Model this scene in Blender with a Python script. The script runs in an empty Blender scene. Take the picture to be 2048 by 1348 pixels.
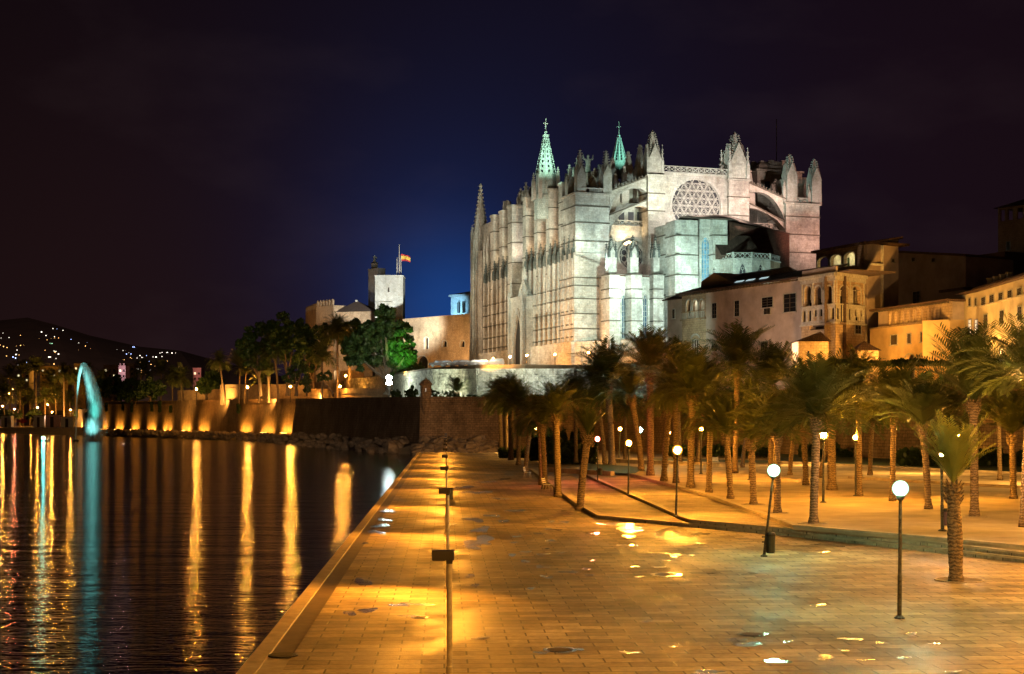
import bpy, bmesh, math, random
from mathutils import Vector, Matrix
R = math.radians
rnd = random.Random(7)
sc = bpy.context.scene
COL = sc.collection
# ---------------------------------------------------------------- camera
F, HX, HY, H = 3000.0, 1024.0, 840.0, 5.0        # focal length in px of the 2048 px frame, vanishing row, eye height
cd = bpy.data.cameras.new("camera"); cam = bpy.data.objects.new("camera", cd); COL.objects.link(cam)
cam.location = (0, 0, H); cam.rotation_euler = (R(90), 0, 0)
cd.sensor_width = 36; cd.lens = 36 * F / 2048; cd.shift_y = (HY - 674) / 2048
cd.clip_start = .5; cd.clip_end = 20000
sc.camera = cam
sc.view_settings.view_transform = 'Standard'; sc.view_settings.look = 'None'
sc.view_settings.exposure = 0; sc.view_settings.gamma = 1
sc.cycles.use_denoising = True
sc.cycles.max_bounces = 5; sc.cycles.diffuse_bounces = 2; sc.cycles.glossy_bounces = 3
sc.cycles.transmission_bounces = 4; sc.cycles.transparent_max_bounces = 8
sc.cycles.sample_clamp_indirect = 3.0; sc.cycles.volume_bounces = 0
sc.cycles.caustics_reflective = False; sc.cycles.caustics_refractive = False

# ---------------------------------------------------------------- night sky
def build_world():
    w = bpy.data.worlds.new("World"); sc.world = w; w.use_nodes = True
    nt = w.node_tree; N = nt.nodes; L = nt.links; N.clear()
    out = N.new('ShaderNodeOutputWorld'); bg = N.new('ShaderNodeBackground'); L.new(bg.outputs[0], out.inputs[0])
    bg2 = N.new('ShaderNodeBackground'); add = N.new('ShaderNodeAddShader')
    sky = N.new('ShaderNodeTexSky'); sky.sky_type = 'NISHITA'; sky.sun_disc = False
    sky.sun_elevation = R(-9); sky.sun_rotation = R(-70)
    L.new(sky.outputs[0], bg2.inputs[0]); bg2.inputs[1].default_value = .008
    L.new(bg.outputs[0], add.inputs[0]); L.new(bg2.outputs[0], add.inputs[1]); L.new(add.outputs[0], out.inputs[0])
    tc = N.new('ShaderNodeTexCoord')
    def glow(px, py, sigma, col):
        d = Vector(((px - HX) / F, 1, (HY - py) / F)).normalized()
        dp = N.new('ShaderNodeVectorMath'); dp.operation = 'DOT_PRODUCT'; dp.inputs[1].default_value = d
        nm = N.new('ShaderNodeVectorMath'); nm.operation = 'NORMALIZE'
        L.new(tc.outputs['Generated'], nm.inputs[0]); L.new(nm.outputs[0], dp.inputs[0])
        m = N.new('ShaderNodeMath'); m.operation = 'MULTIPLY_ADD'; k = 2 / (sigma / F) ** 2 / 2
        L.new(dp.outputs['Value'], m.inputs[0]); m.inputs[1].default_value = k; m.inputs[2].default_value = -k
        e = N.new('ShaderNodeMath'); e.operation = 'EXPONENT'; L.new(m.outputs[0], e.inputs[0])
        s = N.new('ShaderNodeVectorMath'); s.operation = 'SCALE'; s.inputs[0].default_value = col
        L.new(e.outputs[0], s.inputs['Scale']); return s
    parts = [glow(905, 632, 100, (.000, .034, .150)), glow(900, 560, 185, (.001, .008, .040)),
             glow(1000, 340, 330, (.0005, .003, .012)), glow(200, 790, 460, (.009, .0032, .0022)),
             glow(1500, 60, 900, (.0015, .0006, .0030)), glow(1900, 420, 420, (.0042, .0014, .0016))]
    acc = N.new('ShaderNodeVectorMath'); acc.operation = 'ADD'; acc.inputs[0].default_value = (.0036, .0020, .0026)
    L.new(parts[0].outputs[0], acc.inputs[1])
    for p in parts[1:]:
        a = N.new('ShaderNodeVectorMath'); a.operation = 'ADD'
        L.new(acc.outputs[0], a.inputs[0]); L.new(p.outputs[0], a.inputs[1]); acc = a
    # thin night cloud
    nz = N.new('ShaderNodeTexNoise'); nz.inputs['Scale'].default_value = 7; nz.inputs['Detail'].default_value = 5
    mp = N.new('ShaderNodeMapping'); mp.inputs['Scale'].default_value = (1.2, 1, 2.6); mp.inputs['Location'].default_value = (.4, .1, .3)
    L.new(tc.outputs['Generated'], mp.inputs[0]); L.new(mp.outputs[0], nz.inputs[0])
    cr = N.new('ShaderNodeMapRange'); cr.inputs[1].default_value = .48; cr.inputs[2].default_value = .8
    cr.inputs[3].default_value = 0; cr.inputs[4].default_value = 1; L.new(nz.outputs[0], cr.inputs[0])
    s = N.new('ShaderNodeVectorMath'); s.operation = 'SCALE'; s.inputs[0].default_value = (.006, .0038, .004)
    L.new(cr.outputs[0], s.inputs['Scale'])
    a = N.new('ShaderNodeVectorMath'); a.operation = 'ADD'; L.new(acc.outputs[0], a.inputs[0]); L.new(s.outputs[0], a.inputs[1])
    L.new(a.outputs[0], bg.inputs[0]); bg.inputs[1].default_value = 1.0
build_world()

# ---------------------------------------------------------------- lights
def point_to(o, tgt):
    o.rotation_euler = (Vector(tgt) - o.location).to_track_quat('-Z', 'Y').to_euler()
def spot(loc, tgt, power, col, ang=60, blend=.6, size=.4, name='flood_light'):
    ld = bpy.data.lights.new(name, 'SPOT'); ld.energy = power; ld.color = col; ld.spot_size = R(ang); ld.spot_blend = blend
    ld.shadow_soft_size = size
    o = bpy.data.objects.new(name, ld); COL.objects.link(o); o.location = loc; point_to(o, tgt); return o
def plight(loc, power, col, size=.15, name='lamp_light', parent=None):
    ld = bpy.data.lights.new(name, 'POINT'); ld.energy = power; ld.color = col; ld.shadow_soft_size = size
    o = bpy.data.objects.new(name, ld); COL.objects.link(o); o.location = loc; o.parent = parent; return o
SODIUM = (1, .43, .05); CYAN = (.45, 1, .88); WARM = (1, .62, .28); COOL = (.72, 1.0, .93); PINK = (1, .72, .64)

# ---------------------------------------------------------------- pixel <-> place
def P(x, y, Y): return Vector(((x - HX) / F * Y, Y, H - (y - HY) / F * Y))
def G(x, y, z=0.0): return P(x, y, F * (H - z) / (y - HY))
def zat(py, Y): return H - (py - HY) / F * Y
class Fr:
    """vertical plane through two plan points; s runs along it, t goes away from the camera"""
    def __init__(s, x0, Y0, x1, Y1):
        a = Vector(((x0 - HX) / F * Y0, Y0)); b = Vector(((x1 - HX) / F * Y1, Y1))
        s.O = a; s.a = (b - a).normalized(); s.L = (b - a).length
        s.n = Vector((-s.a.y, s.a.x))
        if s.n.dot(a) < 0: s.n = -s.n
    def s_of(s, px, t=0):
        k = (px - HX) / F; o = s.O + s.n * t
        return (k * o.y - o.x) / (s.a.x - k * s.a.y)
    def z_of(s, px, py, t=0):
        q = s.s_of(px, t); return zat(py, (s.O + s.n * t + s.a * q).y)
    def T(s, a, t, z): q = s.O + s.a * a + s.n * t; return Vector((q.x, q.y, z))

# ---------------------------------------------------------------- mesh builder
class MB:
    def __init__(s, T=None): s.v = []; s.f = []; s.T = T or (lambda a, b, c: Vector((a, b, c)))
    def add(s, vs, fs):
        n = len(s.v); s.v += [s.T(*p) for p in vs]; s.f += [tuple(n + i for i in q) for q in fs]
    def box(s, a0, a1, b0, b1, c0, c1):
        s.add([(a0,b0,c0),(a1,b0,c0),(a1,b1,c0),(a0,b1,c0),(a0,b0,c1),(a1,b0,c1),(a1,b1,c1),(a0,b1,c1)],
              [(0,1,2,3),(4,5,6,7),(0,1,5,4),(1,2,6,5),(2,3,7,6),(3,0,4,7)])
    def frus(s, a, b, z0, z1, w0, w1, d0=None, d1=None):
        d0 = w0 if d0 is None else d0; d1 = w1 if d1 is None else d1
        s.add([(a-w0,b-d0,z0),(a+w0,b-d0,z0),(a+w0,b+d0,z0),(a-w0,b+d0,z0),(a-w1,b-d1,z1),(a+w1,b-d1,z1),(a+w1,b+d1,z1),(a-w1,b+d1,z1)],
              [(0,1,2,3),(4,5,6,7),(0,1,5,4),(1,2,6,5),(2,3,7,6),(3,0,4,7)])
    def prismz(s, poly, z0, z1, top=None):
        top = top or poly; n = len(poly)
        s.add([(p[0], p[1], z0) for p in poly] + [(p[0], p[1], z1) for p in top],
              [tuple(range(n)), tuple(range(n, 2*n))] + [(i, (i+1) % n, n+(i+1) % n, n+i) for i in range(n)])
    def prismb(s, poly, b0, b1):            # polygon in (a,c) extruded along b
        n = len(poly)
        s.add([(p[0], b0, p[1]) for p in poly] + [(p[0], b1, p[1]) for p in poly],
              [tuple(range(n)), tuple(range(n, 2*n))] + [(i, (i+1) % n, n+(i+1) % n, n+i) for i in range(n)])
    def prisma(s, poly, a0, a1):            # polygon in (b,c) extruded along a
        n = len(poly)
        s.add([(a0, p[0], p[1]) for p in poly] + [(a1, p[0], p[1]) for p in poly],
              [tuple(range(n)), tuple(range(n, 2*n))] + [(i, (i+1) % n, n+(i+1) % n, n+i) for i in range(n)])
    def strip(s, top, bot, b0, b1):         # band between two (a,c) lines of equal length, extruded along b
        for i in range(len(top) - 1):
            q = [top[i], top[i+1], bot[i+1], bot[i]]
            s.prismb(q, b0, b1)
    def stripa(s, top, bot, a0, a1):
        for i in range(len(top) - 1):
            s.prisma([top[i], top[i+1], bot[i+1], bot[i]], a0, a1)
    def lathe(s, a, b, prof, n=12, lean=(0, 0)):
        m = len(prof); vs = []; fs = []; z0 = prof[0][1]
        for r, z in prof:
            for k in range(n):
                t = 2*math.pi*(k+.5)/n
                vs.append((a + r*math.cos(t) + lean[0]*(z-z0), b + r*math.sin(t) + lean[1]*(z-z0), z))
        for j in range(m-1):
            for k in range(n):
                fs.append((j*n+k, j*n+(k+1) % n, (j+1)*n+(k+1) % n, (j+1)*n+k))
        fs += [tuple(range(n)), tuple(range((m-1)*n, m*n))]
        s.add(vs, fs)
    def tube(s, pts, r, n=6):
        pts = [Vector(p) for p in pts]; rs = r if isinstance(r, (list, tuple)) else [r]*len(pts)
        vs = []; fs = []
        for i, p in enumerate(pts):
            d = (pts[min(i+1, len(pts)-1)] - pts[max(i-1, 0)]).normalized()
            x = d.cross(Vector((0, 0, 1)))
            if x.length < .05: x = d.cross(Vector((0, 1, 0)))
            x.normalize(); y = d.cross(x)
            for k in range(n):
                t = 2*math.pi*k/n; vs.append(tuple(p + (x*math.cos(t) + y*math.sin(t))*rs[i]))
        for j in range(len(pts)-1):
            for k in range(n): fs.append((j*n+k, j*n+(k+1) % n, (j+1)*n+(k+1) % n, (j+1)*n+k))
        fs += [tuple(range(n)), tuple(range((len(pts)-1)*n, len(pts)*n))]
        s.add(vs, fs)
    def bar(s, p, q, w): s.tube([p, q], w, 4)
    def ball(s, a, b, c, r, n=10, m=6, sz=1):
        s.lathe(a, b, [(max(r*math.sin(math.pi*j/m), r*.02), c - r*sz*math.cos(math.pi*j/m)) for j in range(m+1)], n)
    def wall(s, a0, a1, z0, z1, ops=(), b0=0, th=.5, n=8):
        """wall with real openings: (left, right, bottom, spring, apex, kind) kind rect|round|point"""
        ops = sorted(ops); cur = a0
        def rect(x0, x1, y0, y1):
            if x1 - x0 > 1e-4 and y1 - y0 > 1e-4: s.add([(x0,b0,y0),(x1,b0,y0),(x1,b0,y1),(x0,b0,y1)], [(0,1,2,3)])
        for l, r, zb, zs, za, kind in ops:
            rect(cur, l, z0, z1); rect(l, r, z0, zb)
            pts = arch(l, r, zs, za, kind, n)
            for (x0, y0), (x1, y1) in zip(pts, pts[1:]):
                if x1 - x0 > 1e-5: s.add([(x0,b0,y0),(x1,b0,y1),(x1,b0,z1),(x0,b0,z1)], [(0,1,2,3)])
            loop = [(l, zb)] + pts + [(r, zb)]
            for (x0, y0), (x1, y1) in zip(loop, loop[1:] + loop[:1]):
                s.add([(x0,b0,y0),(x1,b0,y1),(x1,b0+th,y1),(x0,b0+th,y0)], [(0,1,2,3)])
            cur = r
        rect(cur, a1, z0, z1)
    def build(s, name, mat, parent=None, smooth=False, props=None):
        me = bpy.data.meshes.new(name)
        org = parent_world(parent)
        me.from_pydata([tuple(v - org) for v in s.v], [], s.f)
        bm = bmesh.new(); bm.from_mesh(me)
        if len(bm.verts) < 60000: bmesh.ops.recalc_face_normals(bm, faces=bm.faces)
        if smooth:
            for f in bm.faces: f.smooth = True
        bm.to_mesh(me); bm.free(); me.materials.append(mat)
        o = bpy.data.objects.new(name, me); COL.objects.link(o)
        if parent: o.parent = parent
        if props: tag(o, **props)
        return o
def arch(l, r, zs, za, kind, n=8):
    m = (l+r)/2; w = (r-l)/2; h = za-zs
    if kind == 'rect' or h <= 0: return [(l, za), (r, za)]
    if kind == 'round': return [(m - w*math.cos(math.pi*i/n), zs + h*math.sin(math.pi*i/n)) for i in range(n+1)]
    out = []
    for i in range(n//2+1):
        q = i/(n//2); out.append((l + w*q, zs + h*math.sin(q*math.pi/2)**.8 if q < 1 else za))
    return out + [(2*m-x, y) for x, y in out[-2::-1]]
def parent_world(p):
    v = Vector((0, 0, 0))
    while p is not None: v = v + p.location; p = p.parent
    return v
def tag(o, label=None, cat=None, group=None, kind=None):
    if label: o['label'] = label
    if cat: o['category'] = cat
    if group: o['group'] = group
    if kind: o['kind'] = kind
    return o
def thing(name, loc, label, cat, group=None):
    o = bpy.data.objects.new(name, None); COL.objects.link(o); o.location = loc; o.empty_display_size = .3
    return tag(o, label, cat, group)
def dup(o, loc=None, parent=None, rotz=None, scale=None):
    kids = list(o.children)
    c = o.copy(); COL.objects.link(c); c.parent = parent
    if loc is not None: c.location = loc
    if rotz is not None: c.rotation_euler = (0, 0, rotz)
    if scale is not None: c.scale = (scale,)*3 if not isinstance(scale, tuple) else scale
    for k in kids: dup(k, None, c)
    return c

# ---------------------------------------------------------------- materials
MATS = {}
def newmat(name):
    m = bpy.data.materials.new(name); m.use_nodes = True; MATS[name] = m
    nt = m.node_tree; return m, nt, nt.nodes, nt.links, nt.nodes['Principled BSDF']
def setp(b, **k):
    names = dict(col='Base Color', rough='Roughness', metal='Metallic', ior='IOR', spec='Specular IOR Level', em='Emission Color', es='Emission Strength', alpha='Alpha', tr='Transmission Weight')
    for a, v in k.items():
        if isinstance(v, tuple) and len(v) == 3: v = v + (1,)
        b.inputs[names[a]].default_value = v
def wallcoord(N, L):
    g = N.new('ShaderNodeNewGeometry'); cr = N.new('ShaderNodeVectorMath'); cr.operation = 'CROSS_PRODUCT'; cr.inputs[1].default_value = (0, 0, 1)
    L.new(g.outputs['True Normal'], cr.inputs[0]); nm = N.new('ShaderNodeVectorMath'); nm.operation = 'NORMALIZE'; L.new(cr.outputs[0], nm.inputs[0])
    ab = N.new('ShaderNodeVectorMath'); ab.operation = 'DOT_PRODUCT'; L.new(nm.outputs[0], ab.inputs[0]); L.new(g.outputs['Position'], ab.inputs[1])
    sp = N.new('ShaderNodeSeparateXYZ'); L.new(g.outputs['Position'], sp.inputs[0])
    cb = N.new('ShaderNodeCombineXYZ'); L.new(ab.outputs['Value'], cb.inputs[0]); L.new(sp.outputs[2], cb.inputs[1])
    return g, cb
def noise(N, L, vec, scale, detail=4, rough=.6, stretch=None):
    n = N.new('ShaderNodeTexNoise'); n.inputs['Scale'].default_value = scale; n.inputs['Detail'].default_value = detail; n.inputs['Roughness'].default_value = rough
    if stretch:
        mp = N.new('ShaderNodeMapping'); mp.inputs['Scale'].default_value = stretch; L.new(vec, mp.inputs[0]); vec = mp.outputs[0]
    if vec is not None: L.new(vec, n.inputs['Vector'])
    return n
def ramp(N, L, src, stops):
    r = N.new('ShaderNodeValToRGB'); e = r.color_ramp.elements
    e[0].position, e[0].color = stops[0][0], stops[0][1] + (1,) if len(stops[0][1]) == 3 else stops[0][1]
    e[1].position, e[1].color = stops[-1][0], stops[-1][1] + (1,)
    for p, c in stops[1:-1]:
        x = e.new(p); x.color = c + (1,)
    L.new(src, r.inputs[0]); return r
def mixc(N, L, fac, a, b, mode='MIX'):
    m = N.new('ShaderNodeMix'); m.data_type = 'RGBA'; m.blend_type = mode
    if isinstance(fac, float): m.inputs[0].default_value = fac
    else: L.new(fac, m.inputs[0])
    for k, v in ((6, a), (7, b)):
        if isinstance(v, tuple): m.inputs[k].default_value = v + (1,)
        else: L.new(v, m.inputs[k])
    return m.outputs[2]
def masonry(name, c1, c2, bw=.9, bh=.42, mortar=.03, mcol=None, stain=.55, streak=.15, bump=.5, rough=.85, big=.12):
    m, nt, N, L, B = newmat(name); g, cb = wallcoord(N, L)
    br = N.new('ShaderNodeTexBrick'); L.new(cb.outputs[0], br.inputs['Vector']); br.inputs['Scale'].default_value = 1
    br.inputs['Brick Width'].default_value = bw; br.inputs['Row Height'].default_value = bh; br.inputs['Mortar Size'].default_value = mortar
    br.inputs['Mortar Smooth'].default_value = .3
    br.inputs['Color1'].default_value = c1 + (1,); br.inputs['Color2'].default_value = c2 + (1,)
    br.inputs['Mortar'].default_value = (mcol or tuple(x*.5 for x in c1)) + (1,)
    n1 = noise(N, L, g.outputs['Position'], big, 6, .65)
    r1 = ramp(N, L, n1.outputs[0], [(.32, (1-stain,)*3), (.5, (.85,)*3), (.68, (1.15,)*3)])
    col = mixc(N, L, 1.0, br.outputs['Color'], r1.outputs[0], 'MULTIPLY')
    n2 = noise(N, L, cb.outputs[0], 1.0, 4, .6, (.7, .16, 1))
    r2 = ramp(N, L, n2.outputs[0], [(.38, (1-streak,)*3), (.55, (1,)*3)])
    col = mixc(N, L, 1.0, col, r2.outputs[0], 'MULTIPLY')
    n3 = noise(N, L, g.outputs['Position'], 3.2, 4, .7)
    r3 = ramp(N, L, n3.outputs[0], [(.3, (.72,)*3), (.7, (1.18,)*3)])
    n5 = noise(N, L, cb.outputs[0], .55, 6, .72, (1, .45, 1)); r5 = ramp(N, L, n5.outputs[0], [(.36, (.80, .77, .72)), (.5, (1, 1, 1))])
    col = mixc(N, L, 1.0, col, r5.outputs[0], 'MULTIPLY')
    col = mixc(N, L, 1.0, col, r3.outputs[0], 'MULTIPLY')
    L.new(col, B.inputs['Base Color']); setp(B, rough=rough, spec=.2)
    bp = N.new('ShaderNodeBump'); bp.inputs['Strength'].default_value = bump; bp.inputs['Distance'].default_value = .08
    ad = N.new('ShaderNodeMath'); ad.operation = 'SUBTRACT'; L.new(n3.outputs[0], ad.inputs[0]); L.new(br.outputs['Fac'], ad.inputs[1])
    L.new(ad.outputs[0], bp.inputs['Height']); L.new(bp.outputs[0], B.inputs['Normal'])
    return m
def plain(name, col, rough=.7, metal=0.0, nscale=2.0, amt=.25, bump=.15, obj=False, spec=.3):
    m, nt, N, L, B = newmat(name)
    if obj: v = N.new('ShaderNodeTexCoord').outputs['Object']
    else: v = N.new('ShaderNodeNewGeometry').outputs['Position']
    n = noise(N, L, v, nscale, 5, .65)
    r = ramp(N, L, n.outputs[0], [(.3, tuple(c*(1-amt) for c in col)), (.7, tuple(min(1, c*(1+amt)) for c in col))])
    L.new(r.outputs[0], B.inputs['Base Color']); setp(B, rough=rough, metal=metal, spec=spec)
    bp = N.new('ShaderNodeBump'); bp.inputs['Strength'].default_value = bump; bp.inputs['Distance'].default_value = .03
    L.new(n.outputs[0], bp.inputs['Height']); L.new(bp.outputs[0], B.inputs['Normal'])
    return m
def emis(name, col, s):
    m, nt, N, L, B = newmat(name); setp(B, col=(.8, .8, .8), em=col, es=s, rough=.4); return m
def foliage(name, c1, c2, trans=.35, nscale=1.5):
    m, nt, N, L, B = newmat(name)
    v = N.new('ShaderNodeTexCoord').outputs['Object']; n = noise(N, L, v, nscale, 3)
    oi = N.new('ShaderNodeObjectInfo'); ad = N.new('ShaderNodeMath'); ad.operation = 'MULTIPLY_ADD'; ad.inputs[1].default_value = .25
    L.new(oi.outputs['Random'], ad.inputs[0]); L.new(n.outputs[0], ad.inputs[2])
    r = ramp(N, L, ad.outputs[0], [(.42, c1), (.85, c2)])
    L.new(r.outputs[0], B.inputs['Base Color']); setp(B, rough=.5, spec=.3)
    t = N.new('ShaderNodeBsdfTranslucent'); L.new(r.outputs[0], t.inputs[0]); mx = N.new('ShaderNodeMixShader'); mx.inputs[0].default_value = trans
    out = N['Material Output'] if 'Material Output' in N else None
    L.new(B.outputs[0], mx.inputs[1]); L.new(t.outputs[0], mx.inputs[2]); L.new(mx.outputs[0], nt.nodes['Material Output'].inputs[0])
    return m
CATH = masonry('cathedral_stone', (.54, .50, .42), (.40, .365, .31), 1.1, .5, .018, (.35, .32, .26), stain=.45, streak=.15)
TRIM = masonry('carved_stone', (.50, .47, .41), (.42, .39, .33), .6, .5, .012, (.34, .30, .25), stain=.45, streak=.1)
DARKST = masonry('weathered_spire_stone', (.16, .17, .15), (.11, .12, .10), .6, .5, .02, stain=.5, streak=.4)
COURSE = plain('weathered_ledge', (.10, .085, .065), .9, amt=.4)
BAST = masonry('rampart_stone', (.30, .20, .12), (.22, .15, .09), .8, .38, .04, stain=.5, streak=.25, big=.1)
RUBB = masonry('terrace_wall_stone', (.46, .43, .33), (.30, .28, .21), .9, .45, .03, (.30, .28, .22), stain=.75, streak=.2, big=.6, bump=1.0)
PALC = masonry('palace_ashlar', (.46, .33, .20), (.38, .27, .17), .8, .4, .025, stain=.4, streak=.12)
OCHRE = plain('ochre_render', (.50, .34, .16), .9, nscale=.35, amt=.22)
PLAS = plain('grey_plaster', (.36, .28, .23), .9, nscale=.3, amt=.3)
PALE = plain('pale_render', (.44, .36, .25), .9, nscale=.35, amt=.25)
ROOF = masonry('roof_tiles', (.17, .10, .07), (.11, .07, .05), .35, .3, .06, stain=.4, streak=.2)
ROOF2 = plain('dark_tiles', (.09, .06, .045), .9, nscale=3, amt=.4)
DARKWIN = plain('dark_window', (.012, .012, .014), .25, amt=.3, spec=.5)
GLASS = plain('window_glass', (.03, .06, .09), .15, amt=.5, nscale=1.2, spec=.6)
DOORM = plain('shaded_door_wood', (.018, .013, .009), .8)  # near-black door colour carries the shade of the portal
LITFROND = foliage('lit_palm_frond', (.13, .16, .035), (.30, .32, .08), .4, 1.0)  # brighter frond copy, light on the nearest crown put into its colour
SHUT = plain('shutter_paint', (.06, .045, .03), .7)
METAL = plain('dark_post_metal', (.035, .03, .028), .45, .6, obj=True)
GALV = plain('galvanised_steel', (.42, .36, .28), .4, .25, nscale=9, amt=.35, obj=True)
BARK = plain('pine_bark', (.11, .08, .055), .95, nscale=5, amt=.5, bump=.6, obj=True)
PINE = foliage('pine_needles', (.020, .040, .010), (.055, .10, .02), .3)
FROND = foliage('palm_frond', (.042, .058, .014), (.115, .130, .034), .3, 1.0)
SHRUB = foliage('shrub_leaf', (.02, .035, .010), (.05, .08, .02), .3, 2.0)
ROCKM = plain('boulder_stone', (.20, .15, .10), .9, nscale=1.6, amt=.45, bump=.5, obj=True)
WHITE = plain('white_paint', (.7, .68, .62), .4)
CARW = plain('car_white', (.03, .03, .029), .3, amt=.08); CARD = plain('car_dark', (.008, .009, .011), .25, amt=.2)
EARTH = plain('earth', (.12, .09, .055), .95, nscale=.4, amt=.4)
LAWN = plain('lawn', (.030, .055, .022), .95, nscale=3, amt=.5, bump=.4)
COPPER = masonry('pale_spire_stone', (.45, .48, .42), (.36, .40, .35), .5, .45, .03, stain=.4)
def trunk_mat():
    m, nt, N, L, B = newmat('palm_bark'); tc = N.new('ShaderNodeTexCoord')
    w = N.new('ShaderNodeTexWave'); w.bands_direction = 'Z'; w.inputs['Scale'].default_value = 2.6; w.inputs['Distortion'].default_value = 7
    w.inputs['Detail'].default_value = 3; w.inputs['Detail Scale'].default_value = 2.5; L.new(tc.outputs['Object'], w.inputs[0])
    n = noise(N, L, tc.outputs['Object'], 6, 5)
    mx = mixc(N, L, .68, w.outputs[0], n.outputs[0])
    r = ramp(N, L, mx, [(.25, (.06, .042, .027)), (.75, (.27, .195, .12))]); L.new(r.outputs[0], B.inputs['Base Color']); setp(B, rough=.95, spec=.1)
    bp = N.new('ShaderNodeBump'); bp.inputs['Strength'].default_value = .9; bp.inputs['Distance'].default_value = .06
    L.new(mx, bp.inputs['Height']); L.new(bp.outputs[0], B.inputs['Normal']); return m
TRUNK = trunk_mat()
PAVA = math.atan2(.0452, 1)
def paving(name, c1, c2, bw, bh, rot, wet, joint=.012, rlo=.55, rhi=.85):
    m, nt, N, L, B = newmat(name); g = N.new('ShaderNodeNewGeometry')
    mp = N.new('ShaderNodeMapping'); mp.inputs['Rotation'].default_value = (0, 0, rot); L.new(g.outputs['Position'], mp.inputs[0])
    dn = noise(N, L, g.outputs['Position'], .35, 2)
    br = N.new('ShaderNodeTexBrick'); L.new(mp.outputs[0], br.inputs['Vector']); br.inputs['Scale'].default_value = 1
    br.inputs['Brick Width'].default_value = bw; br.inputs['Row Height'].default_value = bh; br.inputs['Mortar Size'].default_value = joint
    br.inputs['Mortar Smooth'].default_value = .2
    br.inputs['Color1'].default_value = c1 + (1,); br.inputs['Color2'].default_value = c2 + (1,); br.inputs['Mortar'].default_value = tuple(x*.28 for x in c1) + (1,)
    n1 = noise(N, L, g.outputs['Position'], .22, 6, .7)
    r1 = ramp(N, L, n1.outputs[0], [(.36, (.48,)*3), (.5, (.92,)*3), (.66, (1.28,)*3)])
    col = mixc(N, L, 1.0, br.outputs['Color'], r1.outputs[0], 'MULTIPLY')
    n3 = noise(N, L, g.outputs['Position'], 5, 5, .7)
    r3 = ramp(N, L, n3.outputs[0], [(.3, (.7,)*3), (.7, (1.2,)*3)]); col = mixc(N, L, 1.0, col, r3.outputs[0], 'MULTIPLY')
    n4 = noise(N, L, g.outputs['Position'], .5, 4, .6, (1, .45, 1))
    rr = N.new('ShaderNodeMapRange'); rr.inputs[1].default_value = .42; rr.inputs[2].default_value = .62; rr.inputs[3].default_value = rlo if wet else rhi; rr.inputs[4].default_value = rhi
    L.new(n4.outputs[0], rr.inputs[0]); L.new(rr.outputs[0], B.inputs['Roughness'])
    dk = N.new('ShaderNodeMapRange'); dk.inputs[1].default_value = .42; dk.inputs[2].default_value = .6; dk.inputs[3].default_value = .68 if wet else 1; dk.inputs[4].default_value = 1
    L.new(n4.outputs[0], dk.inputs[0]); cc = N.new('ShaderNodeCombineXYZ')
    for i in range(3): L.new(dk.outputs[0], cc.inputs[i])
    B.inputs['Specular IOR Level'].default_value = .22
    col = mixc(N, L, 1.0, col, cc.outputs[0], 'MULTIPLY')
    L.new(col, B.inputs['Base Color'])
    ad = N.new('ShaderNodeMath'); ad.operation = 'MULTIPLY_ADD'; ad.inputs[1].default_value = -1.2; L.new(br.outputs['Fac'], ad.inputs[0]); L.new(n3.outputs[0], ad.inputs[2])
    bp = N.new('ShaderNodeBump'); bp.inputs['Strength'].default_value = .6; bp.inputs['Distance'].default_value = .02
    L.new(ad.outputs[0], bp.inputs['Height']); L.new(bp.outputs[0], B.inputs['Normal']); return m
PAVE = paving('promenade_slabs', (.50, .39, .25), (.26, .20, .13), .95, .55, -PAVA, True, .022)
PAVE2 = paving('terrace_slabs', (.42, .34, .24), (.32, .26, .18), 1.2, .6, R(38), False)
KERB = plain('kerb_stone', (.36, .29, .20), .7, nscale=1.5, amt=.3)
CHAN = plain('dark_channel_stone', (.10, .075, .05), .6, nscale=2, amt=.3)
SAND = plain('sandy_ground', (.36, .28, .18), .95, nscale=.35, amt=.35, bump=.4)
def water_mat():
    m, nt, N, L, B = newmat('lake_water'); setp(B, col=(.003, .005, .006), rough=.08, ior=1.33, spec=.5)
    g = N.new('ShaderNodeNewGeometry')
    a = noise(N, L, g.outputs['Position'], 3.0, 3, .6, (.42, 1.1, 1)); b = noise(N, L, g.outputs['Position'], .4, 2, .5, (.35, 1, 1))
    ad = N.new('ShaderNodeMath'); ad.operation = 'MULTIPLY_ADD'; ad.inputs[1].default_value = 2.2; L.new(b.outputs[0], ad.inputs[0]); L.new(a.outputs[0], ad.inputs[2])
    bp = N.new('ShaderNodeBump'); bp.inputs['Strength'].default_value = 1; bp.inputs['Distance'].default_value = .042
    L.new(ad.outputs[0], bp.inputs['Height']); L.new(bp.outputs[0], B.inputs['Normal']); return m
WATER = water_mat()
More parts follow.
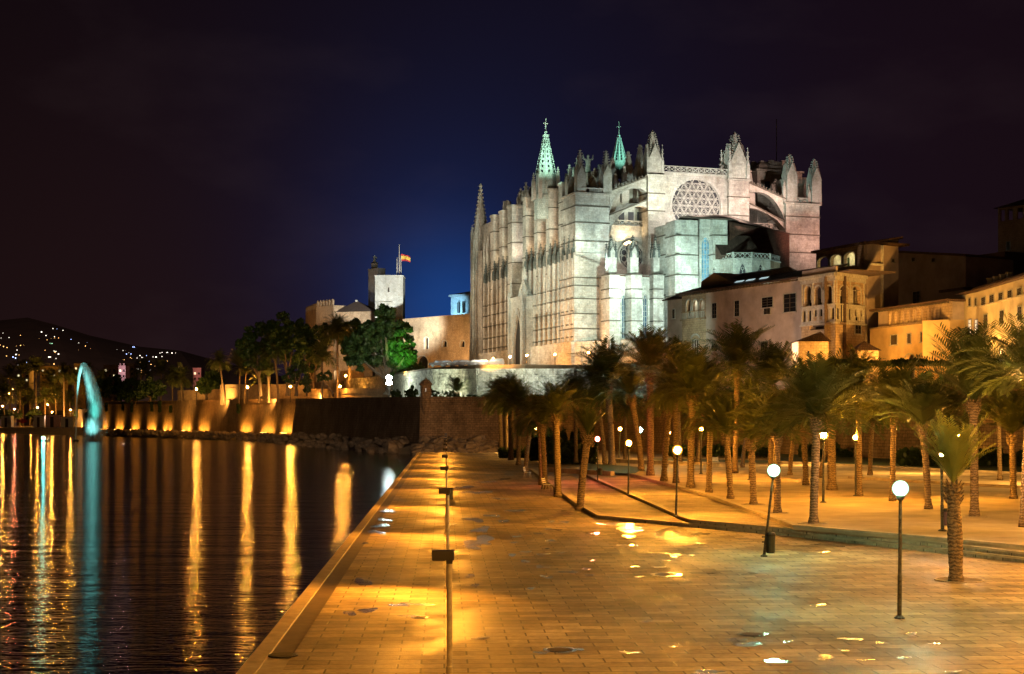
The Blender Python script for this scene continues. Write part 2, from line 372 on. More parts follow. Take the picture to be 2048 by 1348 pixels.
def puddle_mat():
    m, nt, N, L, B = newmat('puddle_water'); setp(B, col=(0, 0, 0), rough=.07, ior=1.4, spec=.5)
    gl = N.new('ShaderNodeBsdfGlossy'); gl.inputs['Roughness'].default_value = .19; tr = N.new('ShaderNodeBsdfTransparent'); tr.inputs[0].default_value = (.93, .92, .9, 1)
    fr = N.new('ShaderNodeFresnel'); fr.inputs[0].default_value = 1.8; mx = N.new('ShaderNodeMixShader'); g0 = N.new('ShaderNodeNewGeometry'); nn = noise(N, L, g0.outputs['Position'], 2.4, 5, .7, (.5, 1.4, 1))
    mr = N.new('ShaderNodeMapRange'); mr.inputs[1].default_value = .38; mr.inputs[2].default_value = .52; L.new(nn.outputs[0], mr.inputs[0]); mu = N.new('ShaderNodeMath'); mu.operation = 'MULTIPLY'; L.new(mr.outputs[0], mu.inputs[0]); L.new(fr.outputs[0], mu.inputs[1]); L.new(mu.outputs[0], mx.inputs[0]); L.new(tr.outputs[0], mx.inputs[1]); L.new(gl.outputs[0], mx.inputs[2]); L.new(mx.outputs[0], N['Material Output'].inputs[0])
    g = N.new('ShaderNodeNewGeometry'); a = noise(N, L, g.outputs['Position'], 3, 2)
    bp = N.new('ShaderNodeBump'); bp.inputs['Strength'].default_value = .3; bp.inputs['Distance'].default_value = .01
    L.new(a.outputs[0], bp.inputs['Height']); L.new(bp.outputs[0], gl.inputs['Normal']); return m
PUDM = puddle_mat()
EOR = emis('sodium_lamp_glow', (1, .50, .12), 1); ECY = emis('cold_lamp_glow', (.55, 1, .9), 1)
EWIN = emis('lit_interior', (1, .84, .45), 1.6); EWH = emis('lit_white_window', (1, .86, .66), 1.1)
# ================================================================ setting
def sheet(name, pts, z, mat, label=None, kind='structure'):
    m = MB(); m.add([(p[0], p[1], z) for p in pts], [tuple(range(len(pts)))])
    o = m.build(name, mat); tag(o, label, None, None, kind); return o
def slab(name, pts, z0, z1, mat, label=None):
    m = MB(); m.prismz([(p[0], p[1]) for p in pts], z0, z1); o = m.build(name, mat); tag(o, label, None, None, 'structure'); return o
sheet('ground', [(-5000, -200), (5000, -200), (5000, 5000), (-5000, 5000)], -3.0, EARTH)
EDGE0, EDGE1 = Vector((-3.19, -20)), Vector((-14.5, 231))
def edge(Y): return EDGE0.x + (EDGE1.x - EDGE0.x) * (Y + 20) / 251
WL = -.8
sheet('lake_water', [(-900, -20), (-3.2, -20), (-14.4, 231), (12, 232), (12, 262), (-420, 1000), (-900, 1000)], WL, WATER)
# promenade: coping, dark drain channel, slabs
def par(off, Ys): return [(edge(Y) + off, Y) for Y in Ys]
slab('promenade_kerb', par(0, (-20, 231)) + par(.36, (231, -20)), -3, .02, KERB)
slab('drain_channel', par(.36, (-20, 31.8)) + par(.86, (31.8, -20)), -3, -.012, KERB)
slab('drain_channel', par(.36, (31.8, 231)) + par(.86, (231, 31.8)), -3, -.03, CHAN)
slab('promenade', par(.86, (-20, 231)) + [(160, 231), (160, -20)], -3, 0, PAVE)
slab('park_ground', [(1.0, 231.01), (1.0, 262), (200, 262), (200, 231.01)], -3, .0, SAND)
sheet('park_ground', [(10, 120), (160, 120), (160, 231), (1, 231), (1, 190)], .006, SAND)
A = [G(x, y, .18) for x, y in ((1062, 938), (1100, 966), (1147, 1003), (1197, 1031), (1600, 1066), (2060, 1117), (2300, 1143))]
Bp = [G(x, y, .36) for x, y in ((1130, 936), (1172, 949), (1363, 1033), (1381, 1039), (1797, 1076), (2060, 1106), (2300, 1128))]
Cc = [G(x, y, .54) for x, y in ((1190, 938), (1266, 948), (1403, 985), (1524, 1027), (1587, 1050), (1812, 1069), (2060, 1092), (2300, 1112))]
def terrace(pl, z, name, mat, kz):
    pts = [(p.x, p.y) for p in pl] + [(70, 48), (70, 150), (pl[0].x + .5, 150)]
    slab(name, pts, z - .19, z, mat)
    # nosing stone along the edge, proud of the riser
    m = MB()
    for p, q in zip(pl, pl[1:]):
        d = (q - p).to_2d(); d.normalize(); n = Vector((-d.y, d.x))
        if n.y < 0: n = -n
        a, b = p.to_2d(), q.to_2d()
        m.prismz([tuple(a - n*.05), tuple(b - n*.05), tuple(b + n*.32), tuple(a + n*.32)], z - .07, z + .012)
    o = m.build('step_edge', kz); tag(o, None, None, None, 'structure')
terrace(A, .18, 'lower_terrace', PAVE2, KERB); terrace(Bp, .36, 'middle_terrace', PAVE2, KERB); terrace(Cc, .54, 'upper_terrace', SAND, KERB)
# lawns further back
for nm, pts in (('lawn', [(1175, 927), (1290, 934), (1270, 947), (1170, 944)]), ('lawn', [(1300, 916), (1560, 921), (1540, 926), (1290, 921)]),
                ('lawn', [(1540, 898), (2150, 905), (2150, 950), (1560, 924)])):
    sheet(nm, [tuple(G(x, y, .56).to_2d()) for x, y in pts], .56 if pts[0][0] > 1500 else .56, LAWN)
# beds edges of pale kerb
m = MB()
for (x0, y0), (x1, y1) in (((1560, 926), (2150, 955)), ((1100, 940), (1225, 948)), ((1700, 958), (2150, 985)), ((1230, 922), (1420, 930))):
    p, q = G(x0, y0, .5), G(x1, y1, .5); d = (q-p).to_2d().normalized(); n = Vector((-d.y, d.x))*.2
    m.prismz([tuple(p.to_2d()-n), tuple(q.to_2d()-n), tuple(q.to_2d()+n), tuple(p.to_2d()+n)], .3, .72)
tag(m.build('bed_kerb', KERB), kind='structure')
# puddles (px centre, half widths)
PUD = [(1103,1043,9,2),(1131,1044,7,1.5),(1100,1058,12,1.6),(1118,1060,6,2),(1082,1067,14,1.4),(1175,1066,7,1.5),(1191,1068,9,2.6),(1102,1081,9,1.8),(1034,1073,8,1.2),
(1029,1085,8,1.6),(1095,1097,7,1.3),(1052,1104,10,1.2),(1122,1105,9,1.2),(1025,1110,9,2),(1086,1109,11,2.6),(1050,1123,9,2.2),(1084,1134,11,3),(1186,1121,6,1.8),
(1137,1144,18,2.8),(1173,1138,13,1.6),(1178,1150,13,1.6),(1094,1154,14,2.8),(1062,1177,9,2),(1258,1073,12,3.4),(1243,1090,9,1.5),(1268,1091,8,1.8),
(1322,1106,17,2.2),(1350,1111,13,2.4),(1384,1110,8,1.4),(1333,1121,10,1.2),(1271,1133,7,1.4),(1317,1134,18,1.3),(1278,1154,10,1.5),(1424,1147,10,1.2),
(1265,1062,20,3),(1240,1048,30,5),(1260,1055,22,5),(1345,1078,17,2.4),(1317,1082,7,1),(1402,1087,10,1.2),(1350,1066,52,7.5),(1400,1068,16,3.4),
(1295,1243,11,2.6),(1485,1285,30,8),(1500,1290,22,5),(1553,1323,28,4),(1083,1306,13,2.4),(1260,1306,20,2.2),(1160,1300,8,2),(1415,1345,34,4),(1345,1294,9,1.2),
(1500,1148,14,2.5),(1632,1211,16,2.6),(1820,1269,16,2.6),(1706,1279,22,2.6),(1650,1315,20,4),(1728,1321,20,1.6),(1808,1316,13,2.6),(1767,1287,14,2),(1870,1288,10,1.2),
(1650,1105,11,1.6),(1636,1089,8,1.2),(1680,1093,9,1.2),(1905,1345,22,2.4),(1575,1285,10,2.5),(1690,1300,15,2.5),
(960,1083,42,11),(945,1093,30,7),(962,1060,30,6),(950,1040,26,5),(985,1032,14,2.5),(1008,1043,9,2.5),(1030,1022,18,2),(775,1022,11,4),(768,1040,14,3),(762,1052,16,4),(752,1065,16,4),(730,1087,5,1.6),
(725,1165,16,7),(735,1222,16,5),(700,1228,14,4),(820,1210,46,5),(825,1233,26,3),(960,1278,30,3.2),(940,1153,10,3),(950,1172,8,2.5),
(955,985,34,4),(1000,998,22,2.5),(930,975,20,2.2),(975,964,24,2),(1012,958,10,1.6),(905,1050,12,1.4)]
for i, (x, y, w, h) in enumerate(PUD):
    n = 18; m = MB(); pts = []; r2 = random.Random(i*13+5); ph = [r2.uniform(0, 6.28) for _ in range(3)]
    for k in range(n):
        t = 2*math.pi*k/n; q = (.72 if x < 1060 and w > 20 else 1) + .28*math.sin(2*t+ph[0]) + .2*math.sin(3*t+ph[1]) + .14*math.sin(5*t+ph[2])
        g = G(x + w*q*math.cos(t), y + h*q*math.sin(t)); pts.append((g.x, g.y, .003+.0002*i))
    m.add(pts, [tuple(range(n))]); tag(m.build('puddle', PUDM), kind='structure')
def disc(name, x, y, w, h, z, mat):
    c = G(x, y); rr = w / F * c.y; m = MB(); m.lathe(c.x, c.y, [(rr, z-.004), (rr*.98, z)], 24)
    return m.build(name, mat)
MANH = [(1120, 1301, 26, 'dark round drain cover in the slabs at the bottom, below the nearest post'), (1332, 1150, 24, 'round drain cover ringed by water in the middle of the slabs'),
        (1504, 1269, 24, 'round drain cover beside the largest puddle below the white globe lamp'), (566, 1311, 30, 'round drain cover at the end of the dark drain channel'),
        (840, 1236, 14, 'small round drain cover in the orange pool of light left of the posts')]
for x, y, w, lab in MANH:
    c = G(x, y); rr = w / F * c.y
    if y not in (1311,):
        m = MB(); pts = [(c.x + rr*1.35*math.cos(t*.35), c.y + rr*1.5*math.sin(t*.35)) for t in range(18)]
        m.add([(a, b, .0185) for a, b in pts], [tuple(range(18))]); tag(m.build('puddle', PUDM), kind='structure')
    root = thing('drain_cover', (c.x, c.y, 0), lab, 'drain cover', 'drain covers in the promenade')
    m = MB(); m.lathe(c.x, c.y, [(rr, -.04), (rr, .019), (rr*.97, .021)], 26); m.build('cover_plate', METAL, root)
    m = MB()
    for k in range(-4, 5):
        q = rr*.2*k; hw = math.sqrt(max(rr*rr*.8 - q*q, 0))
        m.box(c.x-hw, c.x+hw, c.y+q-.012, c.y+q+.012, .019, .026)
    m.build('cover_ribs', COURSE, root)
# ---------------------------------------------------------------- ramparts
def rampart(name, label, pts, z0, tops, mat, batter=1.0, parap=.9, th=3.0):
    """pts: (px, depth) along the foot; tops: px rows of the top edge"""
    root = thing(name, (P(pts[0][0], 850, pts[0][1]).x, pts[0][1], z0), label, 'rampart')
    m = MB(); c = MB()
    for (x0, Y0, y0), (x1, Y1, y1) in zip([(a, b, t) for (a, b), t in zip(pts, tops)], [(a, b, t) for (a, b), t in zip(pts[1:], tops[1:])]):
        fr = Fr(x0, Y0, x1, Y1); zt0, zt1 = zat(y0, Y0), zat(y1, Y1); L_ = fr.L
        v = [(0, 0, z0), (L_, 0, z0), (L_, batter, zt1-1.2), (0, batter, zt0-1.2), (0, th+batter, z0), (L_, th+batter, z0), (L_, th+batter, zt1-1.2), (0, th+batter, zt0-1.2)]
        m.T = fr.T; m.add(v, [(0,1,2,3), (4,5,6,7), (0,1,5,4), (3,2,6,7), (1,2,6,5), (0,3,7,4)])
        c.T = fr.T; e = .12
        c.add([(0, batter-e, zt0-1.2), (L_, batter-e, zt1-1.2), (L_, batter-e, zt1), (0, batter-e, zt0), (0, batter+parap, zt0-1.2), (L_, batter+parap, zt1-1.2), (L_, batter+parap, zt1), (0, batter+parap, zt0)],
              [(0,1,2,3), (4,5,6,7), (0,1,5,4), (3,2,6,7), (1,2,6,5), (0,3,7,4)])
        c.add([(0, batter-.3, zt0-1.35), (L_, batter-.3, zt1-1.35), (L_, batter-.3, zt1-1.1), (0, batter-.3, zt0-1.1), (0, batter, zt0-1.35), (L_, batter, zt1-1.35), (L_, batter, zt1-1.1), (0, batter, zt0-1.1)],
              [(0,1,2,3), (4,5,6,7), (0,1,5,4), (3,2,6,7), (1,2,6,5), (0,3,7,4)])
    m.build('wall', mat, root); c.build('parapet', mat, root); return root
LW = [(205, 640), (300, 575), (400, 520), (500, 472), (596, 434)]
rampart('sea_wall', 'long low rampart with orange uplights at its foot beyond the lake', LW, -1, [803, 802, 800, 798, 797], BAST, 1.0)
BS = [(580, 400), (838, 258)]
rampart('bastion_wall', 'tall dark grey bastion face rising from the boulders by the lake', BS, -1, [797, 793], BAST, 1.6)
rampart('city_wall', 'brown rampart running from the sentry box behind the palms of the park', [(838, 258), (1010, 255), (1180, 250), (1400, 222), (1700, 180), (2100, 150), (2500, 130)], -1, [793, 794, 794, 788, 770, 764, 760], BAST, .8)
# raised grounds behind the ramparts
def poly_px(l): return [tuple(P(x, 850, Y).to_2d()) for x, Y in l]
slab('upper_garden', poly_px([(205, 644), (300, 579), (400, 524), (500, 476), (596, 438), (700, 340), (700, 420), (600, 800), (100, 900)]), -2, 10.2, EARTH)
slab('street_ground', poly_px([(700, 340.1), (842, 264), (1010, 262), (1180, 257), (1400, 229), (1700, 187), (2100, 157), (2500, 137), (2500, 420), (700, 419.9)]), -2, 8.0, EARTH)
rampart('terrace_wall', 'pale curved retaining wall lit below the cathedral forecourt', [(700, 420), (780, 372), (860, 330), (950, 312), (1050, 308), (1150, 312), (1240, 305), (1345, 292)], 5, [757, 750, 738, 737, 737, 737, 738, 740], RUBB, .8, .6)
slab('forecourt', poly_px([(700, 424), (780, 376), (860, 334), (950, 316), (1050, 312), (1150, 316), (1240, 309), (1345, 296), (1700, 300), (1900, 420), (1500, 620), (600, 620)]), -2, 16.6, EARTH)
# low garden walls behind the sea wall
for a, b, ya, yb, lab in (((355, 548), (445, 522), 781, 778, 'low orange lit garden wall behind the two front palms on the sea wall'), ((440, 500), (620, 470), 769, 768, 'higher garden wall between the dark pines and the sea wall'),
                     ((610, 440), (780, 372), 778, 776, 'long low garden wall under the big pine left of the floodlight')):
    rampart('garden_wall', lab, [a, b], 10, [ya, yb], PALC, .1, .5, .6)
# ---------------------------------------------------------------- boulders
rocks = []
for k in range(7):
    bm = bmesh.new(); bmesh.ops.create_icosphere(bm, subdivisions=2, radius=1); r2 = random.Random(k)
    ax = [Vector((r2.uniform(-1, 1), r2.uniform(-1, 1), r2.uniform(-1, 1))).normalized() for _ in range(9)]
    for v in bm.verts:
        for a in ax:
            d = v.co.dot(a)
            if d > .72: v.co -= a*(d-.72)*.95
        v.co += Vector((r2.uniform(-.06, .06) for _ in range(3)))
    me = bpy.data.meshes.new('boulder'); bm.to_mesh(me); bm.free(); me.materials.append(ROCKM); rocks.append(me)
def foot(x):       # depth of the rampart foot under a pixel column
    tab = LW[:-1] + BS + [(1010, 255)]
    for (a, A0), (b, B0) in zip(tab, tab[1:]):
        if a <= x <= b: return Fr(a, A0, b, B0)
cnt = 0; first = None
for i in range(215):
    x = rnd.uniform(600, 1000)**1.0; fr = foot(x); s = fr.s_of(x); t = -rnd.uniform(.5, 7.5)
    q = fr.T(s, t, 0); fr_ = (-t)/7.5; z = 1.5 - 2.4*fr_ + rnd.uniform(-.2, .3); sz = rnd.uniform(.55, 1.05)*(1.0 + .4*(x > 800))
    if q.y < 236 and q.x < 3: continue
    if first is None: o = bpy.data.objects.new('boulder', rocks[0]); first = o
    else: o = first.copy(); o.data = rocks[i % 7]
    COL.objects.link(o); o.location = (q.x, q.y, z); o.scale = (sz*rnd.uniform(.9, 1.4), sz, sz*rnd.uniform(.6, .9)); o.rotation_euler = (rnd.uniform(-.5, .5), rnd.uniform(-.5, .5), rnd.uniform(0, 6))
    tag(o, 'rough boulder in the heap piled along the foot of the bastion by the water', 'boulder', 'boulders below the bastion')
# the far rubble, past counting
m = MB()
for i in range(900):
    x = rnd.uniform(222, 605); fr = foot(x); q = fr.T(fr.s_of(x), -rnd.uniform(.3, 7), 0); r_ = rnd.uniform(.5, 1.0); z = rnd.uniform(-.9, 1.0)
    m.lathe(q.x, q.y, [(r_*.5, z-.6*r_), (r_, z), (r_*.45, z+.6*r_)], 5)
tag(m.build('rubble', ROCKM), 'low bank of dark rubble between the uplit sea wall and the lake', None, None, 'stuff')
# earth core under the boulders
m = MB()
for a, b in zip(([(580, 400), (838, 258), (1005, 255)]), ([(838, 258), (1005, 255)])):
    fr = Fr(a[0], a[1], b[0], b[1]); m.T = fr.T; m.prisma([(.5, -2), (.5, 1.2), (-3, .2), (-8, -1.5), (-8, -2)], 0, fr.L)
tag(m.build('bank_terrain', EARTH), kind='structure')
m = MB()
for a, b in zip(LW, LW[1:]):
    fr = Fr(a[0], a[1], b[0], b[1]); m.T = fr.T; m.prisma([(.5, -2), (.5, 1.0), (-3, .3), (-7, -1.5), (-7, -2)], 0, fr.L)
tag(m.build('bank_terrain', EARTH), kind='structure')
# uplights at the foot of the sea wall
def uplight(fr, s, z, lab, power):
    q = fr.T(s, -1.3, z); root = thing('uplight', q, lab, 'floodlight', 'uplights at the foot of the sea wall')
    m = MB(lambda a, b, c: q + Vector((fr.a.x*a + fr.n.x*b, fr.a.y*a + fr.n.y*b, c)))
    m.box(-3.2, 3.2, -.1, .1, 0, .25); m.build('housing', METAL, root)
    m = MB(lambda a, b, c: q + Vector((fr.a.x*a + fr.n.x*b, fr.a.y*a + fr.n.y*b, c)))
    m.box(-3.0, 3.0, .0, .08, .26, .30); m.build('lens', EUP, root)
    for dx in (-3.9, -1.3, 1.3, 3.9):
        p = fr.T(s+dx, -1.7, z+.3); spot(p, fr.T(s+dx, 1.0, z+1.6), power*.8, (1, .42, .05), 140, .9, .15)
EUP = emis('uplight_glow', (1, .5, .1), 12)
ords = ['first', 'second', 'third', 'fourth', 'fifth', 'sixth', 'seventh', 'eighth', 'ninth', 'tenth', 'eleventh']
for k, x in enumerate((208, 238, 270, 302, 334, 372, 407, 491, 535, 575)):
    fr = foot(x) if x < 500 else Fr(500, 472, 596, 434)
    uplight(fr, fr.s_of(x), .9, 'orange strip uplight at the sea wall foot, %s counting from the fountain' % ords[k], 3200)
# sentry box on the bastion corner
c = P(852, 793, 258.5); root = thing('sentry_box', (c.x, c.y, c.z-2), 'small domed stone sentry box on the bastion corner', 'sentry box')
m = MB(); m.lathe(c.x, c.y, [(.3, c.z-3.2), (.8, c.z-1.8), (.95, c.z-.6), (.95, c.z+1.9)], 10); m.build('turret_wall', BAST, root)
m = MB(); m.lathe(c.x, c.y, [(1.0, c.z+1.9), (1.15, c.z+2.0), (1.15, c.z+2.15), (.95, c.z+2.4), (.6, c.z+2.8), (.15, c.z+3.05)], 12); m.ball(c.x, c.y, c.z+3.15, .16); m.build('dome', BAST, root)
m = MB(); m.box(c.x-.12, c.x+.12, c.y-.97, c.y-.9, c.z+.8, c.z+1.4); m.build('window', DARKWIN, root)
# steps/quay of the far left shore
for k in range(3):
    z = -.2 + k*.9; yb = 650 + k*6
    slab('quay', [tuple(P(-60, 850, yb).to_2d()), tuple(P(168 - k*2, 850, yb - 10).to_2d()), tuple(P(215, 850, yb+25).to_2d()), tuple(P(215, 850, 900).to_2d()), tuple(P(-60, 850, 900).to_2d())], -2, z, KERB)
# ================================================================ cathedral
d1 = Vector((-.3259, .9454)); d2 = Vector((.9454, .3259)); C0 = P(1150, 850, 340).to_2d()
def Tc(u, v, z): q = C0 + d1*u + d2*v; return Vector((q.x, q.y, z))
def su(x, v=0): k = (x-HX)/F; o = C0 + d2*v; return (k*o.y - o.x) / (d1.x - k*d1.y)
def sv(x, u=0): k = (x-HX)/F; o = C0 + d1*u; return (k*o.y - o.x) / (d2.x - k*d2.y)
def zc(y, u, v): return zat(y, (C0 + d1*u + d2*v).y)
ZG = 16.7
CA = thing('cathedral', Tc(0, 20, ZG), 'huge floodlit gothic stone cathedral with spires and a round rose window', 'cathedral')
def cm(): return MB(Tc)
def pinnacle(u, v, w, z0, zs, zt, mat=TRIM, crock=5, parent=None, name='pinnacle', gab=True):
    """square shaft z0..zs, gablets, crocketed spirelet up to zt"""
    m = cm(); m.frus(u, v, z0, zs, w, w)
    h = zt - zs
    if gab:
        for a, b in ((1, 0), (-1, 0), (0, 1), (0, -1)):
            g = w*1.05; cz = zs + w*2.3
            if a: m.add([(u+a*g, v-g, zs-.1), (u+a*g, v+g, zs-.1), (u+a*g, v, cz), (u, v-g*.6, zs-.1), (u, v+g*.6, zs-.1), (u, v, cz)], [(0,1,2), (0,2,5,3), (1,2,5,4)])
            else: m.add([(u-g, v+b*g, zs-.1), (u+g, v+b*g, zs-.1), (u, v+b*g, cz), (u-g*.6, v, zs-.1), (u+g*.6, v, zs-.1), (u, v, cz)], [(0,1,2), (0,2,5,3), (1,2,5,4)])
    m.frus(u, v, zs, zt - .08*h, w*.72, w*.12)
    for k in range(1, crock+1):
        f = k/(crock+1); z = zs + (zt-.08*h-zs)*f; r = w*(.72 + (.12-.72)*f) + w*.12; c = min(max(w*.17, .12), .24)
        for a, b in ((1, 1), (1, -1), (-1, 1), (-1, -1)): m.frus(u+a*r, v+b*r, z, z+c*1.4, c, c*.6)
    m.frus(u, v, zt-.1*h, zt-.07*h, w*.12, min(w*.34, .38)); m.frus(u, v, zt-.07*h, zt-.04*h, min(w*.34, .38), w*.1); m.frus(u, v, zt-.04*h, zt, w*.14, w*.04)
    return m.build(name, mat, parent or CA)
def courses(m, u0, u1, v0, v1, zs, e=.14, h=.28):
    for z in zs: m.box(u0-e, u1+e, v0-e, v1+e, z-h/2, z+h/2)
# --- main bodies
L0 = su(985, 0)
zN = zc(349, 1, 20)      # nave wall top
m = cm(); m.box(3.5, L0, 21.5, 40.5, ZG, zN); m.build('nave_wall', CATH, CA)
m = cm(); m.prisma([(21.3, zN), (40.7, zN), (31, zN+2.6)], 2.2, L0); m.build('nave_roof', ROOF2, CA)
m = cm(); m.box(5, L0, 9.2, 21.4, ZG, zc(459, 0, 12)); m.box(5, L0, 40.6, 54, ZG, zc(459, 0, 12)); m.build('aisle_wall', CATH, CA)
m = cm(); m.box(2.5, L0, 2.6, 9.1, ZG, zc(500, 0, 3)); m.build('chapel_wall', CATH, CA)
# --- upper buttresses of the south side
ub = [(987, 429), (1004.6, 420), (1024, 409), (1052, 394), (1075, 384), (1099, 376), (1124.5, 364)]
us = [su(x, 0) for x, y in ub]
for k, (x, y) in enumerate(ub):
    u0 = us[k]; zt = zc(y, u0, 0); m = cm(); uu = u0 + (2.4 if k != 2 else 3.4); nxt = 7
    m.box(u0, uu, 0, nxt, ZG+14, zt-.6); m.box(u0-.2, uu+.2, -.2, nxt+.2, zt-.6, zt)
    m.build('buttress', CATH, CA)
    for f in (.17, .36, .55, .75): m = cm(); courses(m, u0, uu, 0, nxt, [zt - (zt-33)*f], .1, .25); m.build('string_course', COURSE, CA)
    pinnacle(u0+1.2, 5.5 if k % 2 else 4.2, 1.0, zt, zt+1.6, zt+6.2 - (k == 0)*2, TRIM, 3)
# --- ribbed lower wall with small buttresses
def rib_group(xs, xa, xb, ys, yb):
    """xs rib columns; xa..xb wall span"""
    u0, u1 = su(xb, 0), su(xa, 0); zl = 22.6; zt = zc(571, 0, 0)
    m = cm(); m.box(u0, u1, 1.7, 2.8, ZG, zt); m.build('south_wall', CATH, CA)
    m = cm(); m.prisma([(1.5, zt), (2.7, zt+7.2), (2.7, zt)], u0, u1); m.build('chapel_roof', CATH, CA)
    for q in (0, .215, .44, .68, .9): m = cm(); m.box(u0, u1, 1.5, 1.72, zt - q*(zt-zl) - .15, zt - q*(zt-zl) + .15); m.build('string_course', COURSE, CA)
    for x in xs:
        u = su(x, -.4); zsh = zt + 7.3; m = cm()
        m.box(u, u+.95, -.45, 1.8, ZG+4, zsh-1.0); m.box(u-.1, u+1.05, -.55, 1.72, ZG, zl)
        m.build('buttress', CATH, CA)
        for q in (0, .215, .44, .68, .9): m = cm(); m.box(u-.12, u+1.07, -.57, 1.6, zt - q*(zt-zl) - .16, zt - q*(zt-zl) + .16); m.build('ledge', COURSE, CA)
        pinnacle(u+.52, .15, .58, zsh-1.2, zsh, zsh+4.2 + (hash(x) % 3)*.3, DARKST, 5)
ribR = [1050.5, 1060, 1069.5, 1079, 1088.5, 1098, 1107.5, 1117, 1126.5, 1136, 1145.5]
ribL = [969, 978, 986.5, 995, 1003.5, 1012]
rib_group(ribR, 1048, 1148.5, 0, 0); rib_group(ribL, 967, 1018, 0, 0)
# --- podium of the south side
m = cm(); m.box(-.6, su(967, 0), -1.2, .5, ZG-1, 22.4); m.box(-.8, su(967, 0), -1.4, .5, 22.4, 22.75); m.build('podium', CATH, CA)
# --- portal
pu0, pu1 = su(1046.5, -3), su(1018, -3); zp = zc(594, pu0, -3)
l, r = su(1044.5, -3), su(1026, -3)
m = cm(); m.wall(pu0, pu1, ZG, zp, [(l, r, ZG, zc(690, l, -3), zc(628, l, -3), 'point')], -3, 3.0, 12)
m.box(pu0, pu0+.02, -3, .5, ZG, zp); m.box(pu0, pu1, -3.2, .5, zp, zp+.4); m.box(pu1, pu1+.02, -3, .5, ZG, zp)
m.build('portal_wall', CATH, CA)
m = cm()
for k in range(3):
    o = .35+.35*k; a_ = arch(l-o, r+o, zc(690, l, -3), zc(628, l, -3)+o*1.6, 'point', 12); b_ = arch(l-o+.2, r+o-.2, zc(690, l, -3), zc(628, l, -3)+o*1.6-.3, 'point', 12)
    m.strip(a_, b_, -3.25-.0*k, -2.95)
m.build('archivolt', TRIM, CA)
m = cm(); m.prismb([(l, ZG)] + arch(l, r, zc(690, l, -3), zc(628, l, -3), 'point', 12) + [(r, ZG)], -2.35, -2.2); m.build('door', DOORM, CA)  # dark leaf fills the arch, painting the shade inside the portal
m = cm(); m.prismb([(pu0+.6, zp+.4), (pu1-.6, zp+.4), ((pu0+pu1)/2, zp+5.2)], -1.2, -.4); m.build('gable', CATH, CA)
for u in (pu0+.6, pu1-.6): pinnacle(u, -2.8, .6, ZG, zp+.6, zp+4.4, TRIM, 3)
m = cm(); m.prisma([(-.4, zp+.4), (3, zp+9), (3, zp)], pu0+.5, pu1-.5); m.build('portal_roof', CATH, CA)
pinnacle((pu0+pu1)/2, -.8, .5, zp+4.6, zp+5.6, zp+8, TRIM, 2)
# --- corner buttresses: the south-east one, the two rose towers and the north-east one
def tower(x0, x1, u0, ytop, du, zb, name, ystr, y_par=None, pin=()):
    va, vb = sv(x0, u0), sv(x1, u0); zt = zc(ytop, u0, va); m = cm()
    m.box(u0, u0+du, va, vb, zb, zt-.4); m.box(u0-.35, u0+du+.35, va-.35, vb+.35, zt-.4, zt); m.build('tower_wall', CATH, CA)
    [(lambda m: (courses(m, u0, u0+du, va, vb, [zc(y, u0, va)], .13, .28), m.build('string_course', COURSE, CA)))(cm()) for y in ystr]
    return va, vb, zt
def parapet(u0, u1, v0, v1, z0, z1, along='v'):
    """pierced balustrade with crossed bars"""
    m = cm(); h = z1-z0
    if along == 'v':
        m.box(u0-.25, u0+.25, v0, v1, z0, z0+.2*h*.6); m.box(u0-.25, u0+.25, v0, v1, z1-.2*h*.6, z1); n = max(2, int((v1-v0)/h/1.0)); dv = (v1-v0)/n
        for k in range(n+1): m.box(u0-.18, u0+.18, v0+k*dv-.09, v0+k*dv+.09, z0+.1, z1-.1)
        for k in range(n):
            a, b = v0+k*dv, v0+(k+1)*dv
            m.bar((u0, a, z0+.1*h), (u0, b, z1-.1*h), .11); m.bar((u0, b, z0+.1*h), (u0, a, z1-.1*h), .11)
    return m.build('balustrade', TRIM, CA)
va, vb, zt = tower(1150.8, 1218.5, 0, 384, 9, 22, 'se', (411, 444, 481, 528+2))
m = cm()
for i in range(9): m.box(-.15+.0, .15, va+3.4+i*.42, va+3.4+i*.42+.16, zt, zt+.95)
m.box(-.25, .25, va+1.5, vb-1.5, zt+.9, zt+1.15); m.build('balustrade', TRIM, CA)
pinnacle(1.0, sv(1160, 1), 1.05, zt, zc(352, 1, 1), zc(297, 1, 1), TRIM, 8); pinnacle(1.0, sv(1212, 1), 1.05, zt, zc(350, 1, 6), zc(299, 1, 6), TRIM, 8)
pinnacle(6.5, 1.3, .9, zt, zt+2.5, zt+7, TRIM, 4); pinnacle(6.5, 6.8, .9, zt, zt+2.5, zt+6.2, TRIM, 4)
for uu, vv, hh in ((1.9, va+1.8, 3.1), (2.6, vb-1.2, 2.6)): pinnacle(uu, vv, .45, zt, zt+hh, zt+hh+2.2, TRIM, 3)
